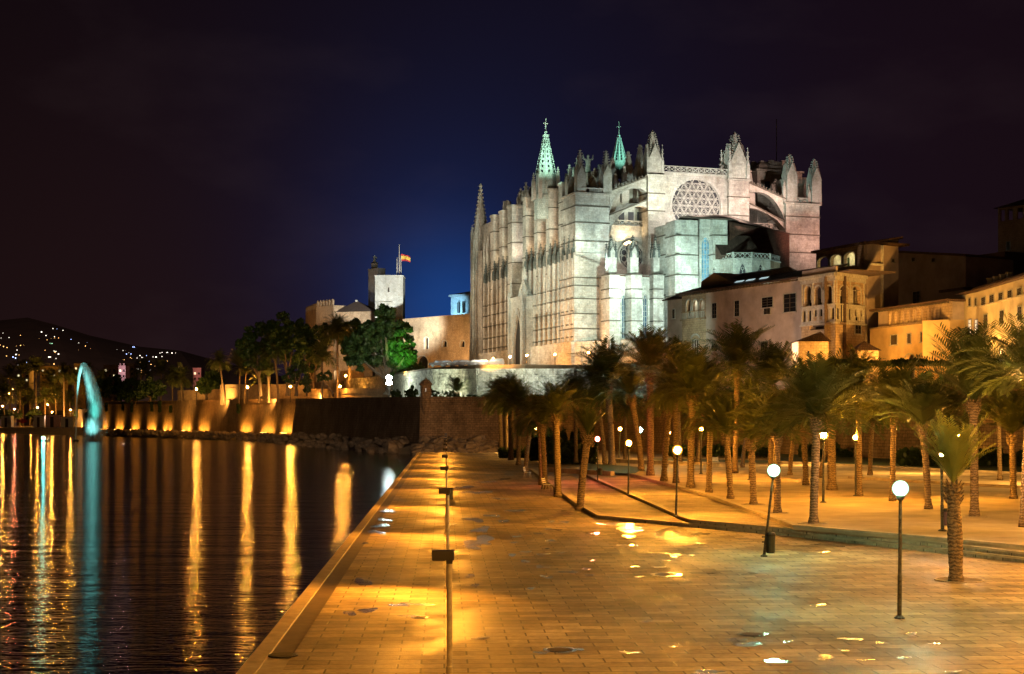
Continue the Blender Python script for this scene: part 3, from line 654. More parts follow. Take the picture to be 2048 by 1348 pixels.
# lower part of the corner, standing slightly forward, with ledges
m = cm(); m.box(-.3, 8.6, -.32, sv(1208, 0), ZG, zc(505, 0, 0)); m.prisma([(-.32, zc(505, 0, 0)), (sv(1208, 0), zc(528, 0, 8)), (sv(1208, 0), zc(528, 0, 8)-.6), (-.32, zc(505,0,0)-.6)], -.3, 0); m.build('corner_wall', CATH, CA)
for y in (555, 571, 597, 627, 657): m = cm(); courses(m, -.3, 8.6, -.32, sv(1208, 0), [zc(y, 0, 0)], .14, .28); m.build('string_course', COURSE, CA)
T1 = tower(1296, 1329, 0, 348, 5, ZG, 't1', (386, 421)); T2 = tower(1458, 1498.5, 0, 357, 5, ZG, 't2', (393, 430)); T3 = tower(1572, 1639, 0, 404.6, 9, ZG, 't3', (432, 468, 504))
def big_pin(T, ysh, ytip, u=2.4):
    va, vb, zt = T; vm = (va+vb)/2; hw = (vb-va)/2; zs = zc(ysh, u, vm); z2 = zc(ytip, u, vm)
    pinnacle(u-.2, vm, hw*.78, zt, zs, z2, CATH, 11)
    for a, b in ((-1, -1), (1, -1), (-1, 1), (1, 1)): pinnacle(u+a*hw*.8, vm+b*hw*.88, hw*.16, zt, zs-.6, zs+3.8, TRIM, 3)
big_pin(T1, 322, 261); big_pin(T2, 328, 264)
# pinnacles and parapet of the north-east tower
va, vb, zt = T3
pinnacle(1.6, sv(1579, 1.6), 1.35, zt, zc(352, 1, 57), zc(307, 1, 57), TRIM, 8); pinnacle(1.6, sv(1628, 1.6), 1.3, zt, zc(360, 1, 62), zc(316, 1, 62), TRIM, 8)
for dv in (-1.5, 1.5): pinnacle(1.0, sv(1579, 1)+dv, .4, zt, zt+3, zt+5.5, TRIM, 2); pinnacle(1.0, sv(1628, 1)+dv, .4, zt, zt+2.4, zt+5, TRIM, 2)
pinnacle(7.5, va+1.4, 1.1, zt, zt+3, zt+7, TRIM, 4); parapet(.3, 0, sv(1590, 0), sv(1617, 0), zt, zt+1.3)
m = cm(); m.box(4, 9, va+2, vb-2, zt, zt+5.4); m.box(3.8, 9.2, va+1.8, vb-1.8, zt+5.4, zt+6.4); m.build('stair_turret', CATH, CA)
# --- rose wall
v0, v1 = T1[1], T2[0]; RU = 1.0; zr0 = ZG; zr1 = zc(342, RU, v0)
cx = sv(1393, RU); cz = zc(412, RU, cx); rr = (sv(1442, RU) - sv(1343.5, RU))/2
m = cm(); n = 40
ring = [(cx + rr*math.cos(2*math.pi*k/n), cz + rr*math.sin(2*math.pi*k/n)) for k in range(n)]
def outer(t):
    c, s = math.cos(t), math.sin(t); kx = ((v1-cx) if c > 0 else (cx-v0))/max(abs(c), 1e-6); kz = ((zr1-cz) if s > 0 else (cz-zr0))/max(abs(s), 1e-6); k = min(kx, kz); return (cx+c*k, cz+s*k)
angs = sorted([2*math.pi*k/n for k in range(n)] + [math.atan2(z-cz, x-cx) % (2*math.pi) for x in (v0, v1) for z in (zr0, zr1)])
for i, t in enumerate(angs):
    t2 = angs[(i+1) % len(angs)]; a, b = outer(t), outer(t2); c = (cx+rr*math.cos(t), cz+rr*math.sin(t)); d = (cx+rr*math.cos(t2), cz+rr*math.sin(t2))
    m.add([(RU, c[0], c[1]), (RU, a[0], a[1]), (RU, b[0], b[1]), (RU, d[0], d[1])], [(0,1,2,3)])
    m.add([(RU, c[0], c[1]), (RU+1.0, c[0], c[1]), (RU+1.0, d[0], d[1]), (RU, d[0], d[1])], [(0,1,2,3)])
m.build('east_wall', CATH, CA)
def hoop(m, u, cv, cz, r, w, n=24, d=.25):
    o = [(cv+r*math.cos(2*math.pi*k/n), cz+r*math.sin(2*math.pi*k/n)) for k in range(n+1)]; i_ = [(cv+(r-w)*math.cos(2*math.pi*k/n), cz+(r-w)*math.sin(2*math.pi*k/n)) for k in range(n+1)]
    m.stripa(o, i_, u, u+d)
def rose(u, cv, cz, r, fine=True, shades=True):
    root = bpy.data.objects.new('rose_window', None); COL.objects.link(root); root.parent = CA; root.location = Tc(u, cv, cz) - CA.location
    m = cm(); hoop(m, u-.12, cv, cz, r*1.09, r*.10, 48, .5); m.build('frame', TRIM, root)
    m = cm(); m.prisma([(cv+r*math.cos(2*math.pi*k/40), cz+r*math.sin(2*math.pi*k/40)) for k in range(40)], u+.5, u+.6); m.build('pane', ROSEG, root)
    m = cm()
    if fine:
        w = .085; N_ = 3; st = r/N_*.97; hh = st*math.sqrt(3)/2
        for a in (0, 60, 120):
            ca, sa = math.cos(R(a)), math.sin(R(a))
            for k in range(-3, 4):
                q = k*hh
                if abs(q) > r*.98: continue
                e = math.sqrt(r*r - q*q)
                m.bar((u+.3, cv + (-e)*ca - q*sa, cz + (-e)*sa + q*ca), (u+.3, cv + e*ca - q*sa, cz + e*sa + q*ca), w*(1.5 if k in (-2, 0, 2) else 1.1))
        for i in range(-4, 5):
            for j in range(-4, 5):
                for off, sg in ((1/3., 1), (2/3., -1)):
                    x = (i + j*.5 + off + off*.5)*st; z = (j + off)*hh
                    d_ = math.hypot(x, z)
                    if d_ < r*.93:
                        hoop(m, u+.24, cv+x, cz+z, st*.27, .1, 8, .14)
                        for a in range(3):
                            t = R(90*sg + 120*a); m.bar((u+.3, cv+x+st*.27*math.cos(t), cz+z+st*.27*math.sin(t)), (u+.3, cv+x+st*.52*math.cos(t), cz+z+st*.52*math.sin(t)), .06)
                            t += R(60); m.bar((u+.3, cv+x, cz+z), (u+.3, cv+x+st*.27*math.cos(t), cz+z+st*.27*math.sin(t)), .05)
        hoop(m, u+.2, cv, cz, r, .22, 48, .2)
    else:
        for k in range(8):
            t = 2*math.pi*k/8; m.bar((u+.25, cv, cz), (u+.25, cv+r*math.cos(t), cz+r*math.sin(t)), .07)
            hoop(m, u+.15, cv+r*.62*math.cos(t+.39), cz+r*.62*math.sin(t+.39), r*.24, .1, 10, .15); hoop(m, u+.15, cv+r*.86*math.cos(t), cz+r*.86*math.sin(t), r*.13, .09, 8, .15)
            hoop(m, u+.15, cv+r*.32*math.cos(t), cz+r*.32*math.sin(t), r*.12, .09, 8, .15)
        hoop(m, u+.1, cv, cz, r*.22, .12, 12, .2); hoop(m, u+.1, cv, cz, r, .18, 32, .2)
    m.build('tracery', TRIM, root)
ROSEG = plain('rose_glass', (.025, .022, .025), .5, nscale=.8, amt=.6)
rose(RU, cx, cz, rr)
parapet(RU-.2, 0, v0, v1, zc(343.5, RU, v0), zc(331, RU, v0))
m = cm(); m.box(RU-.45, RU+.6, v0, v1, zr1-.35, zr1+.0); m.build('cornice', TRIM, CA)
# --- flying buttresses of the east front (plane u about 1.5)
def flyer(va, za, vb, zb, arc, u0=.8, th=1.6, par=True):
    """top line from (va,za) to (vb,zb); arc = list of (v,z) of the underside"""
    m = cm(); n = len(arc); vs = [p[0] for p in arc]
    top = [(v, za + (zb-za)*(v-va)/(vb-va)) for v in vs]
    m.stripa(top, arc, u0, u0+th); m.build('flying_buttress', CATH, CA)
    m = cm(); c2 = [(v, z+.32) for v, z in top]; m.stripa(c2, top, u0-.25, u0+th+.25)
    if par:
        L_ = abs(vb-va); k = int(L_/.8)
        for i in range(k):
            q = (i+.5)/k; v = va+(vb-va)*q; z = za+(zb-za)*q + .3; m.box(u0-.1, u0+.25, v-.17, v+.17, z, z+.55)
    m.build('coping', COURSE, CA)
    m = cm(); ins = [(v, z+.5) for v, z in arc]; m.stripa(ins, [(v, z-.02) for v, z in arc], u0-.14, u0-.0); m.build('archivolt', TRIM, CA)
def pxarc(pts, u=.8, n=12):
    """smooth curve through pixel points on plane u"""
    q = [(sv(x, u), zc(y, u, sv(x, u))) for x, y in pts]; out = []
    for i in range(len(q)-1):
        p0, p1, p2, p3 = q[max(i-1, 0)], q[i], q[i+1], q[min(i+2, len(q)-1)]
        for k in range(4):
            t = k/4; out.append(tuple(.5*((2*p1[j]) + (p2[j]-p0[j])*t + (2*p0[j]-5*p1[j]+4*p2[j]-p3[j])*t*t + (-p0[j]+3*p1[j]-3*p2[j]+p3[j])*t**3) for j in (0, 1)))
    out.append(q[-1]); return out
def pt(x, y, u=.8): v = sv(x, u); return v, zc(y, u, v)
a0, a1 = pt(1219, 383), pt(1295, 355); flyer(*a0, *a1, pxarc([(1219, 424), (1226, 403), (1238, 390), (1252, 381), (1268, 375.5), (1283, 377), (1295, 388)]))
a0, a1 = pt(1219, 431), pt(1295, 401); flyer(*a0, *a1, pxarc([(1219, 468), (1226, 448), (1238, 432), (1252, 421), (1268, 414), (1283, 412), (1295, 416)]), par=False)
a0, a1 = pt(1499, 367), pt(1571.5, 399); flyer(*a0, *a1, pxarc([(1499, 385), (1512, 383.5), (1527, 386), (1541, 394), (1554, 409), (1564, 428), (1571, 446)]))
a0, a1 = pt(1499, 408), pt(1571.5, 446); flyer(*a0, *a1, pxarc([(1499, 416), (1512, 418), (1527, 424), (1541, 432), (1554, 441), (1564, 452), (1571, 460)]), par=False)
# east walls of the aisles behind the flyers
for (xa, xb, yt) in ((1219, 1296, 449), (1499, 1572, 455)):
    a, b = sv(xa, 1.5), sv(xb, 1.5); m = cm(); m.box(3.5, 4.5, a, b, ZG, zc(yt, 1.5, a)); m.build('east_wall', CATH, CA); zz = zc(yt, 1.5, a)
    parapet(3.3, 0, a, b, zz, zz+1.4)
# row of pinnacled piers carrying the inner flyers, with clerestory bays between them
m = cm()
for k in range(7):
    u = us[6-k]; uu = u+1.2
    m.box(u, uu, 20.0, 21.45, 40, zN-.5)
m.build('clerestory_pier', CATH, CA)
for k in range(5):
    u = 8.0 + k*7.4
    zt_ = zN; arc = [(v, zt_-12+ (11)*math.sin(min(1, (v-8.5)/12.5)*math.pi/2)) for v in [8.5+12.5*i/8 for i in range(9)]]
    flyer(8.5, zt_-7.5, 21, zt_-.4, arc, u, 1.3, True)
# clerestory windows seen through the arch
for k in range(4):
    u = 3.6 + k*7.2; m = cm(); m.box(u, u+3.6, 21.3, 21.44, zN-13, zN-3.5); m.build('clerestory_window', GLASS, CA)
m = cm(); m.box(5.2, 6.5, 8.0, 21.2, 34, zc(405, 5, 14)); m.build('gallery_wall', CATH, CA)
for x in (1243, 1262, 1280):
    v = sv(x, 5.1); m = cm(); m.box(5.1, 5.3, v-.7, v+.7, zc(446, 5, v), zc(424, 5, v)); m.build('gallery_window', ROSEG, CA)
# pinnacles rising behind, over the aisle piers: (px x, tip row, width px, base row)
for x, yt_, ub_, vv in ((1040, 381, 0, 9), (1061, 372, 0, 9), (1144, 353.6, 0, 12), (1199, 327, 0, 12), (1225, 313, 0, 14), (1256.6, 301, 0, 17), (1280, 287, 0, 19), (1190, 334, 0, 10), (1112, 349, 0, 10), (1095, 357, 0, 10)):
    u = su(x, vv); z2 = zc(yt_, u, vv); m = cm(); w = 1.15
    m.frus(u, vv, z2-14, z2-6, w*1.25, w*1.15); m.frus(u, vv, z2-6, z2-1.1, w*1.0, w*.28); m.frus(u, vv, z2-1.2, z2-1.0, w*.5, w*.5); m.ball(u, vv, z2-.55, .42)
    m.frus(u-w*.9, vv, z2-7, z2-4.4, w*.3, w*.1); m.build('pinnacle', TRIM, CA)
for x, yt_ in ((1446, 300), (1230, 345), (1500, 338), (1248, 330)):
    vv = sv(x, 6); z2 = zc(yt_, 6, vv); m = cm(); m.frus(6, vv, z2-9, z2-5, .9, .9); m.frus(6, vv, z2-5, z2-.9, .8, .25); m.ball(6, vv, z2-.5, .4); m.build('pinnacle', TRIM, CA)
# statue with raised arms above the corner
u, v = 14, sv(1176, 14); z0 = zc(345, 14, v); zt_ = zc(308, 14, v); hh = zt_-z0
m = cm(); m.lathe(u, v, [(1.6, z0-8), (1.3, z0-2), (1.5, z0-.3), (.9, z0)], 8); m.build('statue_base', COPPER, CA)
m = cm(); m.lathe(u, v, [(.75, z0), (.62, z0+hh*.35), (.55, z0+hh*.5), (.72, z0+hh*.66), (.25, z0+hh*.76), (.22, z0+hh*.79), (.36, z0+hh*.86), (.30, z0+hh*.93), (.08, z0+hh*.97)], 10)
for s_ in (1, -1): m.tube([(u, v+s_*.55, z0+hh*.68), (u, v+s_*1.15, z0+hh*.74), (u, v+s_*1.25, z0+hh*.97)], [.26, .2, .12], 6)
m.build('statue', COPPER, CA, smooth=True)
# big openwork spires with crosses
def spire(x, yb, ym, yt, ycr, wb, u, mat, flank=None, bulge=False):
    v = sv(x, u); dep = (C0 + d1*u + d2*v).y; sc_ = dep/F; z = lambda y: zat(y, dep)
    root = bpy.data.objects.new('spire', None); COL.objects.link(root); root.parent = CA; root.location = Tc(u, v, z(yb)) - CA.location
    m = cm(); rb = wb*sc_/2
    prof = [(rb*.97, z(yb)), (rb, z(ym)), (rb*.16, z(yt))] if not bulge else [(rb*.8, z(yb)), (rb*1.0, z(ym)), (rb*.2, z(yt))]
    m.lathe(u, v, prof, 8); m.build('cone', mat, root)
    m = cm(); nz = 16
    for k in range(8):
        t = 2*math.pi*(k+.5)/8
        for j in range(nz):
            f = (j+.5)/nz; r_ = rb + (rb*.16-rb)*f + .06; zz = z(ym)+(z(yt)-z(ym))*f
            m.frus(u+r_*math.cos(t), v+r_*math.sin(t), zz, zz+.42, .20, .08)
    m.lathe(u, v, [(rb*.2, z(yt)-.2), (rb*.34, z(yt)), (rb*.34, z(yt)+.3), (.1, z(yt)+.5)], 8); m.ball(u, v, z(yt)+.9, .38); m.build('crockets', mat, root)
    for k in range(8):
        t = 2*math.pi*k/8
        if math.cos(t) > .1: continue
        for j in range(7):
            m = cm()
            f = .06+.125*j; r_ = (rb + (rb*.16-rb)*f)*.95; zz = z(ym)+(z(yt)-z(ym))*f; w = max(.09, .2*(1-f))
            m.frus(u+r_*math.cos(t), v+r_*math.sin(t), zz, zz+.55, w, w); m.build('opening', DARKWIN, root)
    m = cm(); zc0, zc1 = z(yt)+.5, z(ycr); m.bar((u, v, zc0), (u, v, zc1), .09); a = (zc0+2*zc1)/3
    m.bar((u, v-.55, a), (u, v+.55, a), .09)
    for s_ in (-1, 1): m.ball(u, v+s_*.55, a, .13, 6, 4)
    m.ball(u, v, a, .18, 6, 4); m.build('cross', TRIM, root); return root, u, v, rb, z
rt, u, v, rb, z = spire(1091.5, 392, 352, 272, 236, 40, 20, COPPER)
for a, b, hh in ((-1, -1, 0), (1, -1, -.6), (-1, 1, .3), (1, 1, -.3), (0, -1.3, -3), (0, 1.3, -3.5)):
    pinnacle(u+a*rb*.95, v+b*rb*.95, .42, z(400), z(362)+hh, z(338)+hh, TRIM, 4)
m = cm(); m.lathe(u, v, [(rb*1.15, z(440)), (rb*1.1, z(392)), (rb*.9, z(386))], 8); m.build('spire_drum', COPPER, CA)
spire(1238, 356, 325, 278, 243, 29, 40, COPPER, bulge=True)
# west tower with its tall spire
u, v = su(961, 2.5)+0, 2.5; dep = (C0 + d1*u + d2*v).y; z = lambda y: zat(y, dep); sc_ = dep/F
for i, (r_, ya, yb_) in enumerate(((2.75, 740, 690), (2.6, 690, 600), (2.45, 600, 500))):
    m = cm()
    m.lathe(u, v, [(r_, z(ya)), (r_, z(yb_)-.3), (r_+.2, z(yb_)-.2), (r_+.2, z(yb_))], 8)
    for k in range(8):
        t = 2*math.pi*(k+.5)/8; m.lathe(u+r_*math.cos(t), v+r_*math.sin(t), [(.42, z(ya)), (.42, z(yb_))], 5)
        m.lathe(u+(r_+.1)*math.cos(t+.39), v+(r_+.1)*math.sin(t+.39), [(.2, z(ya)), (.2, z(yb_))], 4)
    m.build('tower_shaft', CATH, CA)
m = cm(); m.lathe(u, v, [(2.5, z(500)), (2.4, z(478)), (2.15, z(470)), (.4, z(385))], 8)
for k in range(8):
    t = 2*math.pi*(k+.5)/8
    for j in range(11):
        f = (j+.5)/11; r_ = 2.15+(.4-2.15)*f+.05; zz = z(470)+(z(385)-z(470))*f; m.frus(u+r_*math.cos(t), v+r_*math.sin(t), zz, zz+.5, .2, .08)
m.frus(u, v, z(385), z(380), .2, .55); m.frus(u, v, z(380), z(376), .55, .2); m.frus(u, v, z(376), z(372), .2, .45); m.frus(u, v, z(372), z(367), .45, .1)
m.build('spire', TRIM, CA)
for k in range(8):
    t = 2*math.pi*(k+.5)/8; pinnacle(u+2.35*math.cos(t), v+2.35*math.sin(t), .38, z(520), z(470)-(k % 2)*2.2, z(450)-(k % 2)*2.2, TRIM, 3)
m = cm(); uu = su(985, 1.5); m.box(uu-.5, u+1, 2.2, 6, ZG, zc(440, uu, 2)); m.box(u-6, u-1.5, 1.0, 5, ZG, z(505)); m.build('west_wall', CATH, CA)
for x in (968, 974): uq = su(x, .5); m = cm(); m.lathe(uq, .8, [(.55, ZG), (.5, z(505))], 6); m.build('shaft', CATH, CA); pinnacle(uq, .8, .4, z(515), z(500), z(478), TRIM, 3)
# --- group of small apse chapels in front of the small rose
CZ = 22.5
def chapel_pier(xa, xm, xb, u, ybase, ysh, ytip, yl):
    """pier with an oblique left face xa..xm and a front face xm..xb"""
    v0, v1, v2 = sv(xa, u+2.2), sv(xm, u), sv(xb, u); zl = zc(yl, u, v1); zs = zc(ysh, u, v1); zt_ = zc(ytip, u, v1)
    poly = [(u+2.2, v0), (u, v1), (u, v2), (u+2.2, v2+(v1-v0)*.6), (u+4, v2), (u+4, v0)]
    m = cm(); m.prismz(poly, zc(ybase, u, v1)-3, zl); m.build('chapel_buttress', CATH, CA)
    m = cm(); cu, cv = u+2, (v0+v2)/2
    big = [(cu+(a-cu)*1.06, cv+(b-cv)*1.06) for a, b in poly]
    for z_ in (zl, zl-(zl-CZ)*.22, zl-(zl-CZ)*.36, zl-(zl-CZ)*.7): m = cm(); m.prismz(big, z_-.13, z_+.13); m.build('string_course', COURSE, CA)
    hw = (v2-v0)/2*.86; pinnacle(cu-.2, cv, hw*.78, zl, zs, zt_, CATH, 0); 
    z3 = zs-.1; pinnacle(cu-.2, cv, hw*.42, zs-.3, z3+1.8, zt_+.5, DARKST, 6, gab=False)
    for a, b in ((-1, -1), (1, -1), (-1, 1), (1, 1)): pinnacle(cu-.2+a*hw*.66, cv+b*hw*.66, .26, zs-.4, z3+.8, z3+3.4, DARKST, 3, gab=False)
UC = -12.3
for xa, xm, xb in ((1209, 1219, 1240), (1252, 1263, 1284), (1300, 1307, 1326)): chapel_pier(xa, xm, xb, UC, 680, 510, 472, 548.5)
# walls with lancet windows between piers
zt_ = zc(549, UC+3, 8)
def lancet(parent, T, a0, a1, zb, zs, za, b, mull=1, transoms=5, w=.09, glass=GLASS, name='window'):
    root = bpy.data.objects.new(name, None); COL.objects.link(root); root.parent = parent; root.location = T(a0, b, zb) - parent_world(parent)
    m = MB(T); pts = [(a0, zb)] + arch(a0, a1, zs, za, 'point', 12) + [(a1, zb)]; m.prismb(pts, b, b+.06); m.build('pane', glass, root)
    m = MB(T); ou = arch(a0, a1, zs, za, 'point', 12); inn = arch(a0+w*1.4, a1-w*1.4, zs, za-w*2.5, 'point', 12)
    m.strip(ou, inn, b-.16, b); m.box(a0, a0+w*1.4, b-.16, b, zb, zs); m.box(a1-w*1.4, a1, b-.16, b, zb, zs)
    for k in range(1, mull+1): x = a0+(a1-a0)*k/(mull+1); m.box(x-w/2, x+w/2, b-.14, b-.0, zb, zs+(za-zs)*.3)
    for k in range(1, transoms+1): z_ = zb+(zs-zb)*k/(transoms+1); m.box(a0, a1, b-.1, b-.0, z_-.04, z_+.04)
    if mull:
        cxx, czz, r_ = (a0+a1)/2, zs+(za-zs)*.42, (a1-a0)*.22
        n = 12
        for k in range(n):
            t, t2 = 2*math.pi*k/n, 2*math.pi*(k+1)/n; m.prismb([(cxx+r_*math.cos(t), czz+r_*math.sin(t)), (cxx+r_*math.cos(t2), czz+r_*math.sin(t2)), (cxx+(r_-w)*math.cos(t2), czz+(r_-w)*math.sin(t2)), (cxx+(r_-w)*math.cos(t), czz+(r_-w)*math.sin(t))], b-.13, b)
    m.build('mullions', TRIM, root); return root
Tv = lambda a, b, c: Tc(b, a, c)          # swap so that a runs north
for xa, xb, wx0, wx1 in ((1240, 1256, 1244, 1253), (1284, 1302, 1286.5, 1296), (1322, 1345, 1400, 1401)):
    u = UC+2.5; a, b = sv(xa-3, u), sv(xb+3, u); m = MB(Tv); ops = []
    if wx0 < 1390: ops = [(sv(wx0, u), sv(wx1, u), zc(676, u, a), zc(600, u, a), zc(588, u, a), 'point')]
    m.wall(a, b, ZG, zt_, ops, u, .8, 10); m.build('chapel_wall', CATH, CA)
    if ops: o = ops[0]; lancet(CA, Tv, o[0], o[1], o[2], o[3], o[4], u+.6, 1, 6)
m = cm(); m.prismz([(UC+2.4, sv(1226, UC+2.4)), (UC+2.4, sv(1326, UC+2.4)), (.5, sv(1326, UC)+2), (.5, sv(1222, .5))], zt_-.5, zt_-.1, ); m.build('chapel_roof', ROOF, CA)
m = cm(); m.box(UC+2.6, 0, sv(1232, UC+2.2), sv(1232, UC+2.2)+.5, ZG, zt_-.2); m.build('chapel_wall', CATH, CA)
# small rose in the aisle wall behind
v = sv(1263, 2.8); rose(2.8, v, zc(512, 3, v), (sv(1288, 3)-sv(1238, 3))/2, False)
# --- royal chapel: polygonal apse with tall windows
UR = -16.5
def rp(x0, x1, u, yt, zb=ZG, dep=6, courses_=True, name='apse_buttress', side=0):
    a, b = sv(x0, u), sv(x1, u); zt_ = zc(yt, u, a); m = cm()
    if side: m.prismz([(u+side*1.0, a-side*.0), (u, a+.9*side), (u, b), (u+dep, b), (u+dep, a)], zb, zt_)
    else: m.box(u, u+dep, a, b, zb, zt_)
    m.build(name, CATH, CA)
    for y in (470, 509, 549, 590): m = cm(); m.box(u-.13, u+dep, a-.13, b+.13, zc(y, u, a)-.13, zc(y, u, a)+.13); m.build('string_course', COURSE, CA)
    return a, b, zt_
rp(1331, 1352.5, UR+6, 449); rp(1354, 1396, UR, 439, side=1); rp(1426, 1455, UR, 439, dep=3)
a, b = sv(1396, UR+1.5), sv(1427, UR+1.5); u = UR+1.5; zt_ = zc(438, u, a)
o = (sv(1403.5, u), sv(1422, u), zc(566, u, a), zc(488, u, a), zc(471, u, a), 'point')
m = MB(Tv); m.wall(a, b, ZG, zt_, [o], u, .9, 12); m.build('apse_wall', CATH, CA); lancet(CA, Tv, o[0], o[1], o[2], o[3], o[4], u+.6, 2, 7, .12, GLASST := plain('tinted_glass', (.10, .22, .30), .35, nscale=.9, amt=.6), 'window')
a2 = sv(1456, UR+1.5)
m = cm(); m.prismz([(UR+7, sv(1352, UR+6)+.3), (UR+3.2, sv(1398, UR+3)), (UR+3.2, sv(1456, UR+1.6)), (-1, sv(1560, -1)), (0, sv(1352, 0))], ZG, zt_-.4); m.build('apse_core', CATH, CA)
# roof of the apse
za = zc(428, UR+6, sv(1452, UR+6)); ap = (UR+7, sv(1452, UR+7))
m = cm(); ring_ = [(UR-.7, sv(1358, UR)), (UR-.7, sv(1462, UR)), (-1.5, sv(1580, -1.5)), (0, sv(1575, 0)), (0, sv(1345, 0))]
m.add([(a_, b_, zt_+.1 - (.0 if i < 2 else .6)) for i, (a_, b_) in enumerate(ring_)] + [(ap[0], ap[1], za)] + [(a_, b_, zt_-.25) for a_, b_ in ring_], [(i, (i+1) % 5, 5) for i in range(5)] + [(i, (i+1) % 5, 6+(i+1) % 5, 6+i) for i in range(5)]); m.build('apse_roof', ROOF2, CA)
# unlit north side: dark oblique wall and its lean-to roof
pA, pB = Tc(UR+1.0, sv(1456, UR+1.0), 0), Tc(-1, sv(1579, -1), 0); f2 = Fr(1457, pA.y, 1579, pB.y)
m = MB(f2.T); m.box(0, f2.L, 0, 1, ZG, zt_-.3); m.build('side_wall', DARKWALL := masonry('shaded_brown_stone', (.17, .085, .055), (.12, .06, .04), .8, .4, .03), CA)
m = cm(); q0 = sv(1443, UR-3); m.prismb([(UR-3, zc(510, UR-3, q0)), (UR+3, zc(468, UR+3, q0)), (UR+3, zc(512, UR-3, q0)-1)], q0, sv(1512, UR)); m.build('lean_to_roof', ROOF, CA)
# --- trinity chapel: low octagonal chapel with balustrade
UT = -23
pl = [(UT+7, sv(1438, UT+7)), (UT+1.2, sv(1466, UT+1.2)), (UT, sv(1504, UT)), (UT+.8, sv(1541, UT+.8)), (UT+5, sv(1560, UT+5)), (UT+12, sv(1560, UT+12)), (UT+12, sv(1440, UT+12))]
z1 = zc(505, UT, sv(1504, UT)); z0 = ZG
for k in range(4):
    a, b = Vector(pl[k]), Vector(pl[k+1]); dd = (b-a).normalized(); nn = Vector((dd.y, -dd.x)); nn = nn if nn.x > 0 else -nn; L_ = (b-a).length
    TT = lambda s_, t_, z_, a=a, dd=dd, nn=nn: Tc(a.x+dd.x*s_+nn.x*t_, a.y+dd.y*s_+nn.y*t_, z_)
    m = MB(TT); ops = []
    if k in (1, 2): ops = [(L_*.32, L_*.72, z1-8, z1-4.4, z1-2.2, 'point')]
    m.wall(0, L_, z0, z1-1.3, ops, 0, .7, 12); m.build('trinity_chapel_wall', CATH if k < 3 else PALC, CA)
    m = MB(TT); m.box(-.1, L_+.1, -.25, .25, z1-1.45, z1-1.2); m.box(0, L_, -.1, .1, z1-.15, z1)
    n = max(2, int(L_/1.0))
    for i in range(n):
        p, q = L_*i/n, L_*(i+1)/n; m.bar((p, 0, z1-1.25), (q, 0, z1-.1), .09); m.bar((q, 0, z1-1.25), (p, 0, z1-.1), .09)
    m.box(-.2, .2, -.2, .2, z1-1.3, z1+.1); m.build('balustrade', TRIM, CA)
    if ops: o = ops[0]; lancet(CA, TT, o[0], o[1], o[2], o[3], o[4], .45, 1, 0, .12, ROSEG)
m = cm(); m.prismz(pl, z1-1.5, z1-1.35); m.build('trinity_chapel_roof', ROOF2, CA)
# --- bell tower behind (octagonal, broken top)
u = 22; v = sv(1535, u); dep = (C0+d1*u+d2*v).y; z = lambda y: zat(y, dep)
m = cm(); m.frus(u, v, ZG, z(352), 6.5, 6.3); m.frus(u, v, z(352), z(348), 6.7, 6.7); m.frus(u, v, z(349), z(338), 5.4, 5.2); m.frus(u, v, z(338), z(334), 5.0, 4.6)
for k in range(22):
    t = k*2*math.pi/22; m.frus(u+4.3*math.cos(t), v+4.3*math.sin(t), z(336), z(329)+rnd.uniform(-.6, .6), .7, .5)
m.box(u-3.5, u+3.5, v-3.5, v+3.5, z(340), z(329)); m.box(u+1, u+7, v+4, v+13, ZG, z(349)); m.build('bell_tower', CATH, CA)
for dv in (-3.6, 0, 3.6): m = cm(); m.box(u-6.56, u-6.4, v+dv-.7, v+dv+.7, z(395), z(372)); m.ball(0, 0, 0, .01, 3, 2) if 0 else None; m.build('belfry_opening', DARKWIN, CA)
v2_ = sv(1553, u); m = cm(); m.bar((u, v2_, z(330)), (u, v2_, z(237)), .13); m.build('mast', METAL, CA)
# --- east podium, from the corner toward the palace
fr = Fr(1147, 339.5, 1346, 321.5)
m = MB(fr.T); m.box(0, fr.L, 0, 2, 10, 22.4); m.box(0, fr.L, -.15, 26, 22.4, 22.7); m.build('podium', CATH, CA)
m = MB(fr.T)
for k in range(3): s_ = fr.s_of(1160+k*60); m = MB(fr.T); m.box(s_-.5, s_+.5, -.25, 0, 14, 22.3); m.build('pilaster', CATH, CA)
# ================================================================ houses to the right
def win(fr, root, x0, x1, y0, y1, t=0, mat=DARKWIN, shut=True, bars=False, kind='rect'):
    a, b = fr.s_of(x0, t), fr.s_of(x1, t); z1, z0 = fr.z_of(x0, y0, t), fr.z_of(x0, y1, t); w = .13
    m = MB(fr.T); m.box(a-w, a, t-.1, t+.05, z0, z1); m.box(b, b+w, t-.1, t+.05, z0, z1); m.box(a-w, b+w, t-.1, t+.05, z1, z1+w); m.box(a-w*1.6, b+w*1.6, t-.22, t+.05, z0-w*1.2, z0)
    f = m.build('window', TRIM, root)
    m = MB(fr.T); m.box(a+.01, b-.01, t-.03, t+.02, z0+.01, z1-.01); m.build('pane', mat, f)
    m = MB(fr.T); xm = (a+b)/2; m.box(xm-.05, xm+.05, t-.08, t-.035, z0, z1)
    for k in range(1, 4 if not bars else 7): zz = z0+(z1-z0)*k/(4 if not bars else 7); m.box(a, b, t-.075, t-.036, zz-.03, zz+.03)
    m.build('glazing_bar', SHUT, f); return f
